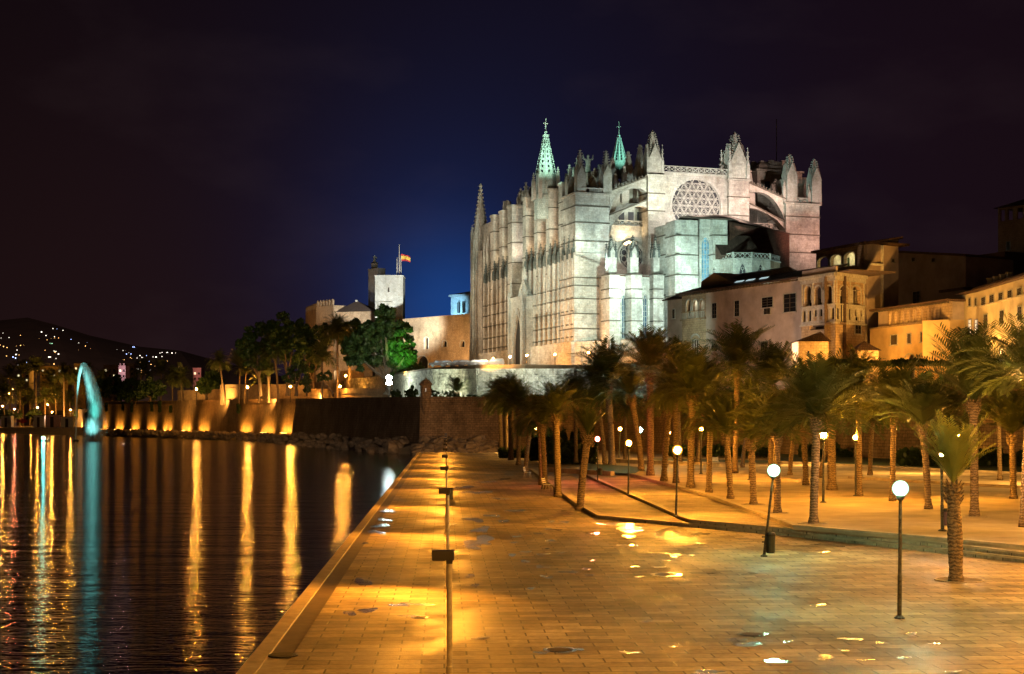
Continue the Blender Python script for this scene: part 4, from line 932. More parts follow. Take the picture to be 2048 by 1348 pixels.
def eave(fr, root, x0, x1, y, t=0, over=.9, rise=2.5, deep=9, mat=ROOF, dz=0):
    a, b = fr.s_of(x0, t), fr.s_of(x1, t); z = fr.z_of(x0, y, t)
    m = MB(fr.T); m.prisma([(t-over, z-.05), (t-over, z+.22), (t+deep, z+rise+.22), (t+deep, z+rise-.05)], a-.4, b+.4)
    m.build('roof', mat, root)
    m = MB(fr.T); n = int((b-a)/.9)
    for k in range(n): q = a+(b-a)*(k+.5)/n; m.box(q-.1, q+.1, t-over*.8, t, z-.28, z-.06)
    m.build('rafter_ends', SHUT, root)
def aops(fr, xs, yb, ys, ya, kind='round', t=0):
    return [(fr.s_of(a, t), fr.s_of(b, t), fr.z_of(a, yb, t), fr.z_of(a, ys, t), fr.z_of(a, ya, t), kind) for a, b in xs]
def archtrim(fr, root, ops, t=0, w=.22):
    m = MB(fr.T)
    for l, r, zb, zs, za, kind in ops:
        m.strip(arch(l-w, r+w, zs, za+w, kind, 10), arch(l, r, zs, za, kind, 10), t-.12, t+.03); m.box(l-w, l, t-.12, t+.03, zb, zs); m.box(r, r+w, t-.12, t+.03, zb, zs)
    m.build('arch_trim', TRIM, root)
# --- episcopal palace with the long plaster wall
F1 = Fr(1364, 270, 1603, 239); zE = zat(590, 270)
PL = thing('palace', F1.T(F1.L/2, 0, 5), 'long dim plaster palace with a lit triple arcade balcony on its left end', 'palace')
m = MB(F1.T); s1 = F1.s_of(1412); ops = []
m.wall(s1, F1.L, 3, zE, [], 0, .5); m.box(s1+.1, F1.L, .02, 12, 3, zE-.05); m.build('wall', PLAS, PL)
ops = aops(F1, [(1373, 1382.5), (1386.5, 1396), (1399, 1408.5)], 640, 611, 600)
m = MB(F1.T); m.wall(0, s1, 3, zE, ops, 0, .35, 10); m.box(-.25, s1+.1, -.3, 0, F1.z_of(1366, 642), F1.z_of(1366, 642)+.25); m.box(-.1, s1, -.2, .0, F1.z_of(1366, 626), F1.z_of(1366, 626)+.14); m.build('arcade_wall', PALC, PL)
m = MB(F1.T); m.box(0, s1, 1.7, 1.8, 3, zE-.1); m.box(0, s1, .5, 1.7, ops[0][2]-.3, ops[0][2]); m.build('arcade_back_wall', WHITE, PL)
m = MB(F1.T)
for k in range(13): q = .4+(s1-.8)*k/12; m.box(q-.07, q+.07, -.12, .05, ops[0][2], F1.z_of(1366, 627))
m.build('balustrade', TRIM, PL); archtrim(F1, PL, ops)
for q_ in (1.7, s1-1.0): m = MB(F1.T); m.ball(q_, .9, ops[0][2]+1.1, .55, 7, 5); m.build('potted_plant', SHRUB, PL)
plight(F1.T(s1*.3, .95, ops[0][4]-.2), 60, (1, .95, .7), .1, 'arcade_light'); plight(F1.T(s1*.72, .95, ops[0][4]-.2), 60, (1, .95, .7), .1, 'arcade_light')
for x0, x1, y0, y1 in ((1424.5, 1433.5, 607, 637), (1469.5, 1479, 602, 633), (1524, 1546, 596, 616), (1568, 1592.5, 589, 625)): win(F1, PL, x0, x1, y0, y1)
win(F1, PL, 1528, 1541, 617, 629); win(F1, PL, 1424, 1435, 688, 702); win(F1, PL, 1522, 1536, 684, 706)
eave(F1, PL, 1362, 1604, 590, 0, 1.0, 2.6, 9)
o3 = aops(F1, [(1384, 1399)], 706, 678, 671); m = MB(F1.T); o = o3[0]; m.strip(arch(o[0]-.3, o[1]+.3, o[3], o[4]+.3, 'round', 10), arch(o[0], o[1], o[3], o[4], 'round', 10), -.15, .05); m.build('arch_trim', TRIM, PL)
for k in range(3): win(F1, PL, 1385+k*4.6, 1388+k*4.6, 680, 706)
# gable behind the eave and roof lights
m = MB(F1.T); a, b = F1.s_of(1399, 3), F1.s_of(1453, 3); z0 = F1.z_of(1399, 579, 3); m.prismb([(a, z0-1), (a+.6, z0+1.4), (F1.s_of(1428, 3), F1.z_of(1428, 545, 3)), (b+3, z0), (b+3, z0-1)], 3, 9); m.build('gable', PLAS, PL)
m = MB(F1.T); a2, b2 = F1.s_of(1428, 6), F1.s_of(1530, 6); z2 = F1.z_of(1428, 546, 6); m.prisma([(5, z2-1.5), (11, z2), (14, z2-1), (5, z2-3)], a2, b2); m.build('roof', ROOF2, PL)
m = MB(F1.T); a2 = F1.s_of(1428, 3); z2 = F1.z_of(1428, 545, 3); m.bar((a2, 3, z2), (a2, 3, z2+.9), .08); m.bar((a2-.3, 3, z2+.55), (a2+.3, 3, z2+.55), .07); m.build('cross', METAL, PL)
for x in (1480, 1502, 1529):
    a, b = F1.s_of(x-7, 2), F1.s_of(x+8, 2); zz = zE + 1.45; m = MB(F1.T); m.prisma([(1.6, zz-.35), (2.1, zz-.1), (2.1, zz-.0), (1.6, zz-.25)], a, b); m.build('roof_light', SKYL if 'SKYL' in globals() else globals().setdefault('SKYL', emis('roof_light_glow', (.7, .95, 1), .55)), PL)
# left wing
F0 = Fr(1335, 279, 1366, 275); m = MB(F0.T); zt_ = zat(600, 279); m.box(0, F0.L, 0, 8, 3, zt_); m.build('wing_wall', PLAS, PL); win(F0, PL, 1345, 1350, 619, 637)
m = MB(F0.T); m.prisma([(-.7, zt_-.2), (-.7, zt_), (6, zt_+2.2), (6, zt_+1.9)], -.8, F0.L+.2); m.build('wing_roof', ROOF, PL)
m = MB(F0.T); zb = 6; m.prismb([(.2, 8), (.2, 12.4), (1.2, 14.2), (2.2, 15.2), (2.3, 16.2), (4.2, 16.2), (4.5, 15), (6, 13), (6.2, 8)], -3, -2.2); m.ball(2.6, -2.6, 16.9, .4, 6, 4); m.build('curved_gable', PLAS, PL)
# --- corner loggia tower
F2 = Fr(1603, 237.6, 1671, 229.2); F3 = Fr(1671, 229.2, 1729, 235)
LT = thing('loggia_tower', F2.T(F2.L, 0, 5), 'square stone corner tower with arched loggia, balustrade and three lit arches above', 'tower')
zc_ = zat(551, 229.2)
o2 = aops(F2, [(1609.5, 1623), (1629.5, 1643.5), (1650, 1665)], 607, 582, 573); o3 = aops(F3, [(1679, 1696), (1704, 1721)], 607, 580, 571); zb = o3[0][2]
ob = aops(F2, [(1619, 1653)], 661, 650, 634, 'round')
for fr, oo, ll in ((F2, o2, [ob[0]]), (F3, o3, [])):
    m = MB(fr.T); zf = zb-3.1
    m.wall(0, fr.L, zb-.0, zc_, [(a, b, zb+.0, c, d, k) for a, b, _z, c, d, k in oo], 0, .6, 12); m.wall(0, fr.L, 3, zf, ll, 0, 1.2, 12)
    m.build('wall', PALC, LT); archtrim(fr, LT, oo)
    m = MB(fr.T); m.box(-.2, fr.L+.2, -.3, .1, zf, zf+.3); m.box(-.1, fr.L+.1, -.22, .1, zb-.22, zb); m.build('sill_band', TRIM, LT); m = MB(fr.T); m.box(-.3, fr.L+.3, -.45, .2, zc_, zc_+.5); m.box(-.15, fr.L+.15, -.2, .2, zc_-.7, zc_+.01); m.build('cornice', TRIM, LT)
    m = MB(fr.T); m.wall(0, fr.L, zf+.3, zb-.22, [(fr.L*(k+.5)/(6 if fr is F2 else 5)-.42 + (.0), fr.L*(k+.5)/(6 if fr is F2 else 5)+.42, zf+.7, zb-.9, zb-.6, 'round') for k in range(6 if fr is F2 else 5)], -.05, .3, 6); m.build('balustrade', TRIM, LT)
    m = MB(fr.T); m.box(0, fr.L, 1.9, 2.0, 3, zc_); m.box(0, fr.L, .65, 1.9, zb-3.2, zb-2.9); m.build('loggia_back_wall', ROOF2, LT)  # back wall in dark tile colour, painting the shade inside the loggia
    for a, b, _z, c, d, k in oo:
        m = MB(fr.T)
        if fr is F3:
            for i in range(1, 3): q = a+(b-a)*i/3; m.box(q-.05, q+.05, .3, .36, zb, c)
            m.box(a, b, .3, .36, c-.05, c+.05); m.build('window_bars', TRIM, LT)
    m = MB(fr.T)
    for q in [0.25, fr.L-.25] + [(p[1]+n[0])/2 for p, n in zip(oo, oo[1:])]: m = MB(fr.T); m.lathe(q, -.06, [(.16, zb), (.11, zb+.3), (.11, zc_-.8), (.2, zc_-.6)], 8); m.build('half_column', TRIM, LT)
win(F3, LT, 1710, 1721.5, 634, 667)
m = MB(F2.T); m.box(.3, F2.L-.3, 1.3, 1.4, 20, 24); m.build('arch_shade_panel', DARKWIN, LT)  # dark panel painted as the shade inside the big arch
# roof deck and upper storey with lit arches, set back
F4 = Fr(1632, 252, 1735, 238.7)
m = MB(F2.T); m.box(0, F2.L+3, .4, 9, zc_+.5, zc_+.7); m.build('roof_deck', ROOF2, LT)
m = MB(F2.T); m.box(0, F2.L, .1, .4, zc_+.5, zc_+1.5); m.build('parapet', PLAS, LT)
zr = F4.z_of(1632, 506); zk = zc_+.7
o4 = aops(F4, [(1635.5, 1657), (1661.5, 1683), (1688.5, 1711)], 534, 520, 511); fs = 1/1.0
o4 = [(a, b, F4.z_of(1660, 538), o4[1][3], o4[1][4], k) for i, (a, b, z0, z1, z2, k) in enumerate(o4)]
m = MB(F4.T); m.wall(0, F4.L, 10, zr, o4, 0, .5, 12); m.build('upper_wall', PALC, LT); archtrim(F4, LT, o4, 0, .18)
m = MB(F4.T); m.box(0, F4.L, 3.0, 3.1, 10, zr-.1); m.box(0, F4.L, .5, 3, o4[0][2]-.3, o4[0][2]); m.build('upper_back_wall', WHITE, LT)
m = MB(F4.T); m.box(o4[1][0]+.5, o4[1][0]+1.0, 2.9, 2.98, o4[1][2], o4[1][2]+1.9); m.build('shutter', SHRUB, LT)
for k in range(3): plight(F4.T((o4[k][0]+o4[k][1])/2, 1.6, o4[k][4]-.3), 95, (1, .82, .38), .12, 'gallery_light')
m = MB(F4.T); m.prismb([(-.5, zr), (F4.L+.2, zr), (F4.L+.2, zr+.35), (-.5, zr+.35)], -.7, 8); m.build('upper_roof', ROOF, LT)
# lean-to roofs at its foot
def hut(x0, x1, Y, ytop, yeave, ybot, lab, mat=PALC, apex=.5, d=5):
    fr = Fr(x0, Y, x1, Y); root = thing('turret_hut', fr.T(fr.L/2, 0, 5), lab, 'outbuilding'); ze = zat(yeave, Y)
    m = MB(fr.T); m.box(0, fr.L, 0, d, 3, ze); m.build('wall', mat, root)
    m = MB(fr.T); a = fr.L*apex; m.add([(-.4, -.4, ze), (fr.L+.4, -.4, ze), (fr.L+.4, d+.4, ze), (-.4, d+.4, ze), (a, d*.5, zat(ytop, Y))], [(0,1,2,3), (0,1,4), (1,2,4), (2,3,4), (3,0,4)]); m.build('roof', ROOF, root)
    m = MB(fr.T); q = fr.L*.3; m.box(q, q+.3, -.05, .02, ze-2.2, ze-1.4); m.build('window', DARKWIN, root)
hut(1597, 1657, 221, 661, 683, 740, 'brown stone annex with a sloping roof below the big dark arch', PALC, .85)
hut(1715, 1757, 222, 680, 701, 745, 'small orange lit turret with a pyramid roof beside the ochre house', PALC, .5)
# --- tall block behind the tower
def block(name, lab, x0, x1, Y0, Y1, yt, mat, deep=10, wins=(), z0=3, yt1=None, roof=None):
    fr = Fr(x0, Y0, x1, Y1); root = thing(name, fr.T(fr.L/2, 0, 5), lab, 'building'); zt_ = zat(yt, Y0); z1 = zt_ if yt1 is None else zat(yt1, Y1)
    m = MB(fr.T); m.prismb([(0, z0), (fr.L, z0), (fr.L, z1), (0, zt_)], 0, deep); m.build('wall', mat, root)
    if roof: m = MB(fr.T); m.prismb([(-.4, zt_-.02), (fr.L+.4, z1-.02), (fr.L+.4, z1+.4), (-.4, zt_+.4)], -.6, deep+.4); m.build('roof', roof, root)
    for w in wins: win(fr, root, *w)
    return fr, root
block('tall_house', 'tall bare brown house wall with a slanting roof right of the loggia tower', 1735, 1797, 238.6, 243, 489, PLAS, .8, [(1783, 1788, 518, 524)], yt1=478, roof=ROOF)
block('dark_house', 'unlit flat roofed house between the tall brown wall and the distant tower', 1796, 1932, 285, 270, 505, PLAS, 12, [(1824, 1830, 516, 523), (1864, 1870, 517, 524), (1826, 1840, 584, 610)], yt1=513, roof=ROOF2)
block('dark_house', 'black unlit roof mass left of the distant dark tower', 1928, 2010, 300, 290, 514, ROOF2, 12)
fr, root = block('distant_tower', 'dark square tower with open belfry at the right edge of the sky', 1996, 2070, 330, 322, 446, PALC, 9, [(2013, 2020, 484, 500), (2014, 2021, 530, 545)])
zt_ = zat(446, 330); m = MB(fr.T); m.wall(0, fr.L, zt_, zt_+3.2, [(.6, 1.8, zt_+.3, zt_+2.7, zt_+2.7, 'rect'), (2.6, 3.9, zt_+.3, zt_+2.7, zt_+2.7, 'rect'), (5, 6.5, zt_+.3, zt_+2.7, zt_+2.7, 'rect')], 0, .4); m.build('belfry_wall', PALC, root)
m = MB(fr.T); m.add([(-.8, -.8, zt_+3.2), (fr.L+.8, -.8, zt_+3.2), (fr.L+.8, 9.8, zt_+3.2), (-.8, 9.8, zt_+3.2), (fr.L/2, 4.5, zt_+5.4)], [(0,1,2,3), (0,1,4), (1,2,4), (2,3,4), (3,0,4)]); m.build('roof', ROOF2, root)
block('dark_house', 'small pale walled attic house behind the ochre arcade house', 1886, 1930, 262, 256, 585, PLAS, 8, [], roof=ROOF2)
# --- ochre house with arcades
F5 = Fr(1740, 234.5, 1900, 213); OC = thing('ochre_house', F5.T(F5.L/2, 0, 5), 'bright ochre house with a gallery of small arches and three big arches below', 'house')
zt5 = zat(639, 213); oo = aops(F5, [(1811, 1829), (1837.5, 1859.5), (1867, 1885.5)], 740, 718, 709); oo = [(a, b, 8.3, oo[0][3], oo[0][4], k) for a, b, c, d, e, k in oo]
m = MB(F5.T); m.wall(0, F5.L, 3, zt5, oo, 0, .6, 12); m.box(F5.L-.02, F5.L, .0, 7, 3, zt5); m.build('wall', OCHRE, OC); archtrim(F5, OC, oo, 0, .16)
F5b = Fr(1900, 213, 1929, 218); m = MB(F5b.T); m.box(0, F5b.L, 0, 4, 3, zt5); m.build('side_wall', OCHRE, OC)
m = MB(F5.T); m.box(F5.s_of(1800), F5.L-.1, 2.5, 2.6, 8, zt5-4); m.build('arcade_back_wall', PALC, OC)
for w in ((1782, 1795, 671, 690), (1815, 1822, 668, 687), (1842, 1849.5, 665, 684), (1871, 1881.5, 662, 682)): win(F5, OC, *w, mat=SHUT)
m = MB(F5.T); sa, sb = F5.s_of(1776), F5.s_of(1886); zg = zt5+2.6; n = 9
m.box(F5.s_of(1752), F5.L, .4, 6, zt5, zg-.01); m.build('gallery_back_wall', PLAS, OC)
m = MB(F5.T); m.wall(sa, sb, zt5, zg, [(sa+(sb-sa)*(k+.2)/n, sa+(sb-sa)*(k+.8)/n, zt5+.3, zt5+1.7, zt5+2.15, 'round') for k in range(n)], 0, .35, 8); m.box(F5.s_of(1886), F5.L, 0, .4, zt5, zg); m.box(0, F5.L+.2, -.15, 0, zt5-.12, zt5+.1); m.build('gallery_wall', PALC, OC)
m = MB(F5.T); m.box(-.5+F5.s_of(1752), F5.L+.6, -.9, 6.5, zg, zg+.3); m.build('roof', ROOF, OC)
m = MB(F5.T)
for k in range(26): q = F5.s_of(1752)+(F5.L-F5.s_of(1752))*(k+.5)/26; m.box(q-.08, q+.08, -.8, .0, zg-.2, zg-.01)
m.build('rafter_ends', SHUT, OC)
# fence and shrubs in front of the arches
m = MB(F5.T)
for k in range(28): q = F5.s_of(1800)+k*.42; m.bar((q, -1.6, 8.3), (q, -1.6, 11.2), .03)
m.build('railing', METAL, OC)
# --- right house with balcony
F6 = Fr(1926, 214, 1955, 209); F7 = Fr(1955, 209, 2080, 183)
RH = thing('cream_house', F7.T(F7.L/3, 0, 5), 'large cream house at the right edge with a row of small attic windows', 'house'); zt6 = zat(590, 214)
m = MB(F6.T); m.box(0, F6.L, 0, 8, 3, zt6); m.build('wall', PALE, RH)
m = MB(F7.T); m.box(0, F7.L, 0, 10, 3, zt6); m.box(0, F7.L, -.12, 0, F7.z_of(1955, 614)-.15, F7.z_of(1955, 614)+.1); m.build('wall', PALE, RH)
m = MB(F7.T); m.box(-.6, F7.L, -.9, 10, zt6, zt6+.25); m.box(-.4, F7.L, -.6, 9, zt6+.25, zt6+.55); m.build('roof', ROOF, RH)
m = MB(F6.T); m.box(-.6, F6.L, -.9, 8, zt6, zt6+.25); m.build('roof', ROOF, RH)
for k, x in enumerate((1963, 1980, 1998, 2016, 2035, 2056)):
    win(F7, RH, x, x+8.5, 596-k*4.6, 611-k*4.8)
for x, y in ((1968, 630), (2000, 622), (2036, 614), (2064, 606)): win(F7, RH, x, x+8, y, y+27)
for x, y in ((1968, 704), (1999, 699), (2036, 695)): win(F7, RH, x, x+9.5, y, y+44, mat=EWH2 if 'EWH2' in globals() else globals().setdefault('EWH2', emis('pale_lit_window', (1, .9, .8), .32)), bars=True)
for x in (1938, 1950): win(F6, RH, x, x+4, 597, 612)
for x in (1939, 1952): win(F6, RH, x-1, x+3.4, 640, 668, mat=EWH)
m = MB(F6.T); zb = F6.z_of(1926, 676); m.box(-1.5, F6.L, -1.4, 0, zb-.3, zb); m.build('balcony_slab', TRIM, RH)
m = MB(F6.T)
for k in range(13): q = -1.5+(F6.L+1.5)*k/12; m.bar((q, -1.35, zb), (q, -1.35, zb+1.2), .035)
m.box(-1.5, F6.L, -1.38, -1.32, zb+1.15, zb+1.22); m.build('balcony_railing', METAL, RH)
for k in range(4): m = MB(F7.T); q = -2+k*2.9; m.box(q-.25, q+.25, 2, 2.5, zt6+.3, zt6+1.9); m.box(q-.32, q+.32, 1.9, 2.6, zt6+1.9, zt6+2.1); m.build('chimney', TRIM, RH)
fr, root = block('garden_shed', 'plain brown box building below the balcony of the cream house', 1911, 1954, 206, 204, 688, PLAS, 5, roof=ROOF2)
# ================================================================ the royal palace on the left
AG = 16.6
KP = thing('castle_keep', P(778, 740, 470), 'plain white floodlit square keep with a small slit window and flagpoles on top', 'tower')
fr = Fr(750, 466, 806, 466); zt_ = zat(556, 472); m = MB(fr.T); m.box(0, fr.L, 0, 9, 10, zt_); m.build('wall', KEEPM := masonry('pale_keep_stone', (.50, .48, .42), (.42, .40, .35), .8, .4, .03, stain=.3), KP)
m = MB(fr.T); m.box(-.15, fr.L+.15, -.15, 9.2, zt_, zt_+.35); m.build('parapet', KEEPM, KP)
win(fr, KP, 776, 779, 575, 584); m = MB(fr.T); zz = fr.z_of(752, 618)
for k in range(5): q = fr.s_of(753+k*6.5); m.box(q-.35, q+.35, -.7, 0, zz, zz+1.6)
m.box(fr.s_of(750), fr.s_of(784), -.75, 0, zz+1.6, zz+2.1); m.build('corbel', KEEPM, KP)
for k in range(4): q = fr.s_of(756.5+k*6.5); m = MB(fr.T); m.box(q-.3, q+.3, -.06, .02, zz-.4, zz+1.2); m.build('window', DARKWIN, KP)
for x, y in ((794, 515), (798.5, 489), (802, 512)):
    q = fr.T(fr.s_of(x, 2), 2, zt_); m = MB(); m.tube([q, Vector((q.x, q.y, zat(y, q.y)))], [.16, .1], 6); m.build('flagpole', GALV, KP)
q = fr.T(fr.s_of(802, 2), 2, zat(512, 474)); bm = MB(); N_ = 10
FL = thing('flag', q, 'red and yellow flag blowing to the right above the white keep', 'flag')
for nm, c0, c1, mt in (('red_band', 0, .25, 'r'), ('yellow_band', .25, .75, 'y'), ('red_band', .75, 1, 'r')):
    m = MB(); pts = []
    for i in range(N_+1):
        f = i/N_; y = math.sin(f*7)*.35; dz = -f*f*.9
        pts += [(q.x+f*2.9, q.y+y, q.z+dz-2.2*c0*(1-.2*f)), (q.x+f*2.9, q.y+y, q.z+dz-2.2*c1*(1-.2*f)), (q.x+f*2.9, q.y+y+.03, q.z+dz-2.2*c0*(1-.2*f)), (q.x+f*2.9, q.y+y+.03, q.z+dz-2.2*c1*(1-.2*f))]
    fs = []
    for i in range(N_): fs += [(4*i, 4*i+1, 4*i+5, 4*i+4), (4*i+2, 4*i+3, 4*i+7, 4*i+6), (4*i, 4*i+4, 4*i+6, 4*i+2), (4*i+1, 4*i+5, 4*i+7, 4*i+3)]
    m.add(pts, fs); m.build(nm, {'r': plain('flag_red', (.35, .03, .03), .8), 'y': plain('flag_yellow', (.5, .32, .05), .8)}[mt], FL)
AT = thing('angel_tower', P(746, 740, 480), 'slender stone turret crowned by a dark angel figure beside the white keep', 'tower')
f8 = Fr(736.5, 482, 755, 478); m = MB(f8.T); m.box(0, f8.L, 0, 3, 10, zat(538.5, 480)); m.box(-.1, f8.L+.1, -.1, 3.1, zat(538.5, 480), zat(537, 480)); m.box(.7, 2.2, .7, 2.2, zat(538, 480), zat(526, 480)); m.frus(1.45, 1.45, zat(526, 480), zat(522, 480), 1.0, .35); m.build('wall', KEEPM, AT)
m = MB(f8.T); z0 = zat(522.5, 480); hh = zat(509, 480)-z0
m.lathe(1.45, 1.45, [(.45, z0), (.4, z0+hh*.3), (.36, z0+hh*.5), (.45, z0+hh*.68), (.16, z0+hh*.78), (.26, z0+hh*.88), (.05, z0+hh*.98)], 8); m.tube([(1.2, 1.45, z0+hh*.7), (.7, 1.4, z0+hh*.75), (.5, 1.4, z0+hh*.95)], [.16, .12, .08]); m.tube([(1.7, 1.6, z0+hh*.7), (2.3, 1.7, z0+hh*.6), (2.1, 1.7, z0+hh*.25)], [.25, .22, .1]); m.build('statue', COPPER, AT, smooth=True)
RP = thing('royal_palace', P(680, 740, 480), 'low stone palace wing with a crenellated corner tower and a hipped roof', 'palace')
def crenel(m, fr, s0, s1, z, t=0, w=.8, h=1.5, d=.6):
    n = max(2, int((s1-s0)/(w*2))); st = (s1-s0)/n
    for k in range(n): q = s0+st*(k+.5); m.box(q-w/2, q+w/2, t, t+d, z, z+h); m.prismb([(q-w/2, z+h), (q+w/2, z+h), (q, z+h+.5)], t, t+d)
fa = Fr(632, 482, 667, 474); za_ = zat(613, 480); m = MB(fa.T); m.box(0, fa.L, 0, 7, 10, za_); crenel(m, fa, 0, fa.L, za_); m.build('corner_tower', PALC, RP)
fb = Fr(611, 500, 632, 482); m = MB(fb.T); m.box(0, fb.L, 0, 6, 10, zat(622, 490)); crenel(m, fb, 0, fb.L, zat(622, 490)); m.build('side_tower', PALC, RP)
fc = Fr(667, 474, 740, 470); zw = zat(623, 472); m = MB(fc.T); m.box(0, fc.L, 1, 7, 10, zw); crenel(m, fc, 0, fc.L*.55, zw-1.2, .8, .4, .7, .3); m.build('wing_wall', PALC, RP)
m = MB(fc.T); m.add([(0, .6, zw), (fc.L+1, .6, zw), (fc.L+1, 9, zw), (0, 9, zw), (fc.L*.42, 5, zat(602, 475)), (fc.L*.5, 5, zat(602, 475))], [(0,1,5,4), (1,2,5), (2,3,4,5), (3,0,4)]); m.build('roof', ROOF2, RP)
m = MB(fc.T); m.box(fc.L*.43, fc.L*.48, 4.6, 5.4, zat(603, 475), zat(599, 475)); m.build('chimney', KEEPM, RP)
# stone wall with arched door between keep and cathedral
fd = Fr(806, 452, 945, 428); WA = thing('palace_wall', fd.T(fd.L/2, 0, 12), 'orange lit stone palace wall with arched windows left of the cathedral', 'building'); zt_ = zat(640, 452)
oo = aops(fd, [(849, 856.5)], 698, 679, 675); op2 = aops(fd, [(885, 894), (921, 929.5)], 694, 687, 682)
zz_ = lambda x, y: fd.z_of(x, y)
dr = [(fd.s_of(833), fd.s_of(856), 12, zz_(845, 724), zz_(845, 712), 'round')]
m = MB(fd.T); zs_ = zz_(870, 704); m.wall(0, fd.L, zs_, zt_, oo+op2, 0, .7, 10); m.wall(0, fd.L, 10, zs_, dr, 0, 1.0, 12); m.box(-.1, fd.L, -.12, 0, zt_, zt_+.3); m.box(0, fd.L, 1.2, 6, 10, zt_-.1); m.build('wall', PALC, WA)
m = MB(fd.T); m.box(0, fd.L, 1.0, 1.1, 10, zt_); m.build('window', DARKWIN, WA); archtrim(fd, WA, oo+op2+dr, 0, .3)
# lantern tower lit blue
fe = Fr(902, 452, 945, 446); BT = thing('lantern_tower', fe.T(fe.L/2, 0, 20), 'bluish white bell turret with two arched openings behind the palace wall', 'tower'); z1 = zat(590, 452)
ol = aops(fe, [(914.5, 921), (925, 932)], 626, 607, 601); m = MB(fe.T); m.wall(0, fe.L, 20, z1-.6, ol, 0, .8, 10); m.box(-.02, 0, 0, 6, 20, z1-.6); m.build('wall', KEEPM, BT)
m = MB(fe.T); m.box(-.5, fe.L+.5, -.5, 6.5, z1-.6, z1); m.add([(-.5, -.5, z1), (fe.L+.5, -.5, z1), (fe.L+.5, 6.5, z1), (-.5, 6.5, z1), (fe.L/2, 3, z1+1.0)], [(0,1,4), (1,2,4), (2,3,4), (3,0,4)]); m.build('cornice', KEEPM, BT); m = MB(fe.T); m.box(0.1, fe.L, 1.0, 1.1, 20, z1-1); m.build('louvre', DARKWIN, BT); archtrim(fe, BT, ol, 0, .2)
# tall orange lit rampart ruin between the trees
block('garden_building', 'orange lit wall remnant seen between the dark pine and the front palms', 668, 728, 452, 440, 742, PALC, 3, z0=9)
# ================================================================ far left city and hills
m = MB(); pts = []; hl = [(-500, 670), (-200, 650), (0, 641), (55, 637), (110, 648), (180, 672), (280, 692), (360, 701), (460, 728), (600, 760), (900, 790), (1500, 800), (2500, 800)]
Yh = 3400; n = len(hl)
vs = [tuple(P(x, y + rnd.uniform(-2, 2), Yh)) for x, y in hl] + [(P(x, 850, 2200).x*1.0, 2200, -3) for x, y in hl] + [(P(x, 850, 4400).x, 4400, -3) for x, y in hl]
m.add(vs, [(i, i+1, n+i+1, n+i) for i in range(n-1)] + [(i, i+1, 2*n+i+1, 2*n+i) for i in range(n-1)]); tag(m.build('hills', plain('dark_hill', (.06, .04, .03), .95, nscale=.01, amt=.4)), kind='structure')
def hilly(px):
    for (a, ya), (b, yb) in zip(hl, hl[1:]):
        if a <= px <= b: return ya + (yb-ya)*(px-a)/(b-a)
def hill_depth(px, py):     # depth at which the sloping hillside shows under this pixel
    for Y in range(2200, 3400, 20):
        zt_ = zat(hilly(px), Yh); z = -3 + (zt_+3)*(Y-2200)/1200.
        if z >= zat(py, Y): return Y
    return 3385
HLT = {'o': ('tiny orange street lamp on the dark hillside', emis('far_orange_lamp', (1, .5, .13), 7)), 'w': ('tiny warm white house light on the dark hillside', emis('far_white_lamp', (1, .93, .75), 4.5)), 'b': ('tiny blue white light on the dark hillside', emis('far_blue_lamp', (.35, .5, 1), 6)), 'g': ('green strip light of a sports hall on the dark hillside', emis('far_green_lamp', (.4, 1, .55), 2.5))}
hs = "40,642,w 46,645,w 53,651,o 57,643,w 63,643,g 64,654,b 43,648,w 69,660,w 72,663,w 75,667,b 79,664,w 83,664,w 93,663,w 92,671,w 106,657,w 114,658,b 126,661,w 109,673,w 102,677,o 109,676,o 94,680,o 117,676,o 126,676,b 142,679,b 72,685,o 76,684,o 80,684,o 60,687,o 55,688,o 48,691,o 33,692,o 27,693,o 21,694,o 14,695,o 3,692,o 0,690,o 7,693,o 41,691,o 58,686,o 104,687,g 100,687,g 34,700,w 38,699,w 32,709,w 59,714,b 70,713,o 75,712,o 84,710,o 88,709,w 98,714,w 101,714,w 108,702,w 112,703,w 117,708,w 103,708,w 128,716,w 131,716,w 160,711,o 157,682,w 162,684,w 157,686,w 162,687,w 169,693,w 174,685,b 186,687,w 190,690,w 198,691,w 196,705,w 200,704,w 204,704,w 208,705,w 196,712,w 198,715,w 202,717,w 206,714,w 188,721,o 197,720,w 220,700,w 236,706,b 234,699,w 246,701,w 251,701,w 253,708,b 262,708,b 257,706,w 266,694,b 269,694,b 280,711,w 274,716,w 293,711,b 284,715,w 306,714,w 312,714,w 320,706,w 324,705,w 333,705,w 335,705,w 344,706,w 351,706,w 324,713,w 298,723,b 283,727,w 290,727,w 218,725,o 200,734,w"
hs += ' ' + ' '.join('%d,%d,%s' % (x_, rnd.uniform(hilly(x_)+22, 752), rnd.choice('owwoob')) for x_ in [rnd.uniform(0, 360) for _ in range(80)])
proto = {}
for w in hs.split():
    x, y, k = w.split(','); x, y = float(x), float(y); Y = hill_depth(x, y) - 12
    if k not in proto:
        m = MB(); m.ball(0, 0, 0, 1.0 if k != 'g' else 1.3, 6, 4); proto[k] = m.build('hillside_light', HLT[k][1]); o = proto[k]
    else: o = proto[k].copy(); COL.objects.link(o)
    o.location = P(x, y, Y); s_ = rnd.uniform(.45, .95); o.scale = (s_*(1.8 if k == 'w' and rnd.random() > .7 else 1), s_, s_); tag(o, HLT[k][0], 'light', {'o': 'orange lamps on the hillside', 'w': 'white lights on the hillside', 'b': 'blue lights on the hillside', 'g': 'green lights on the hillside'}[k])
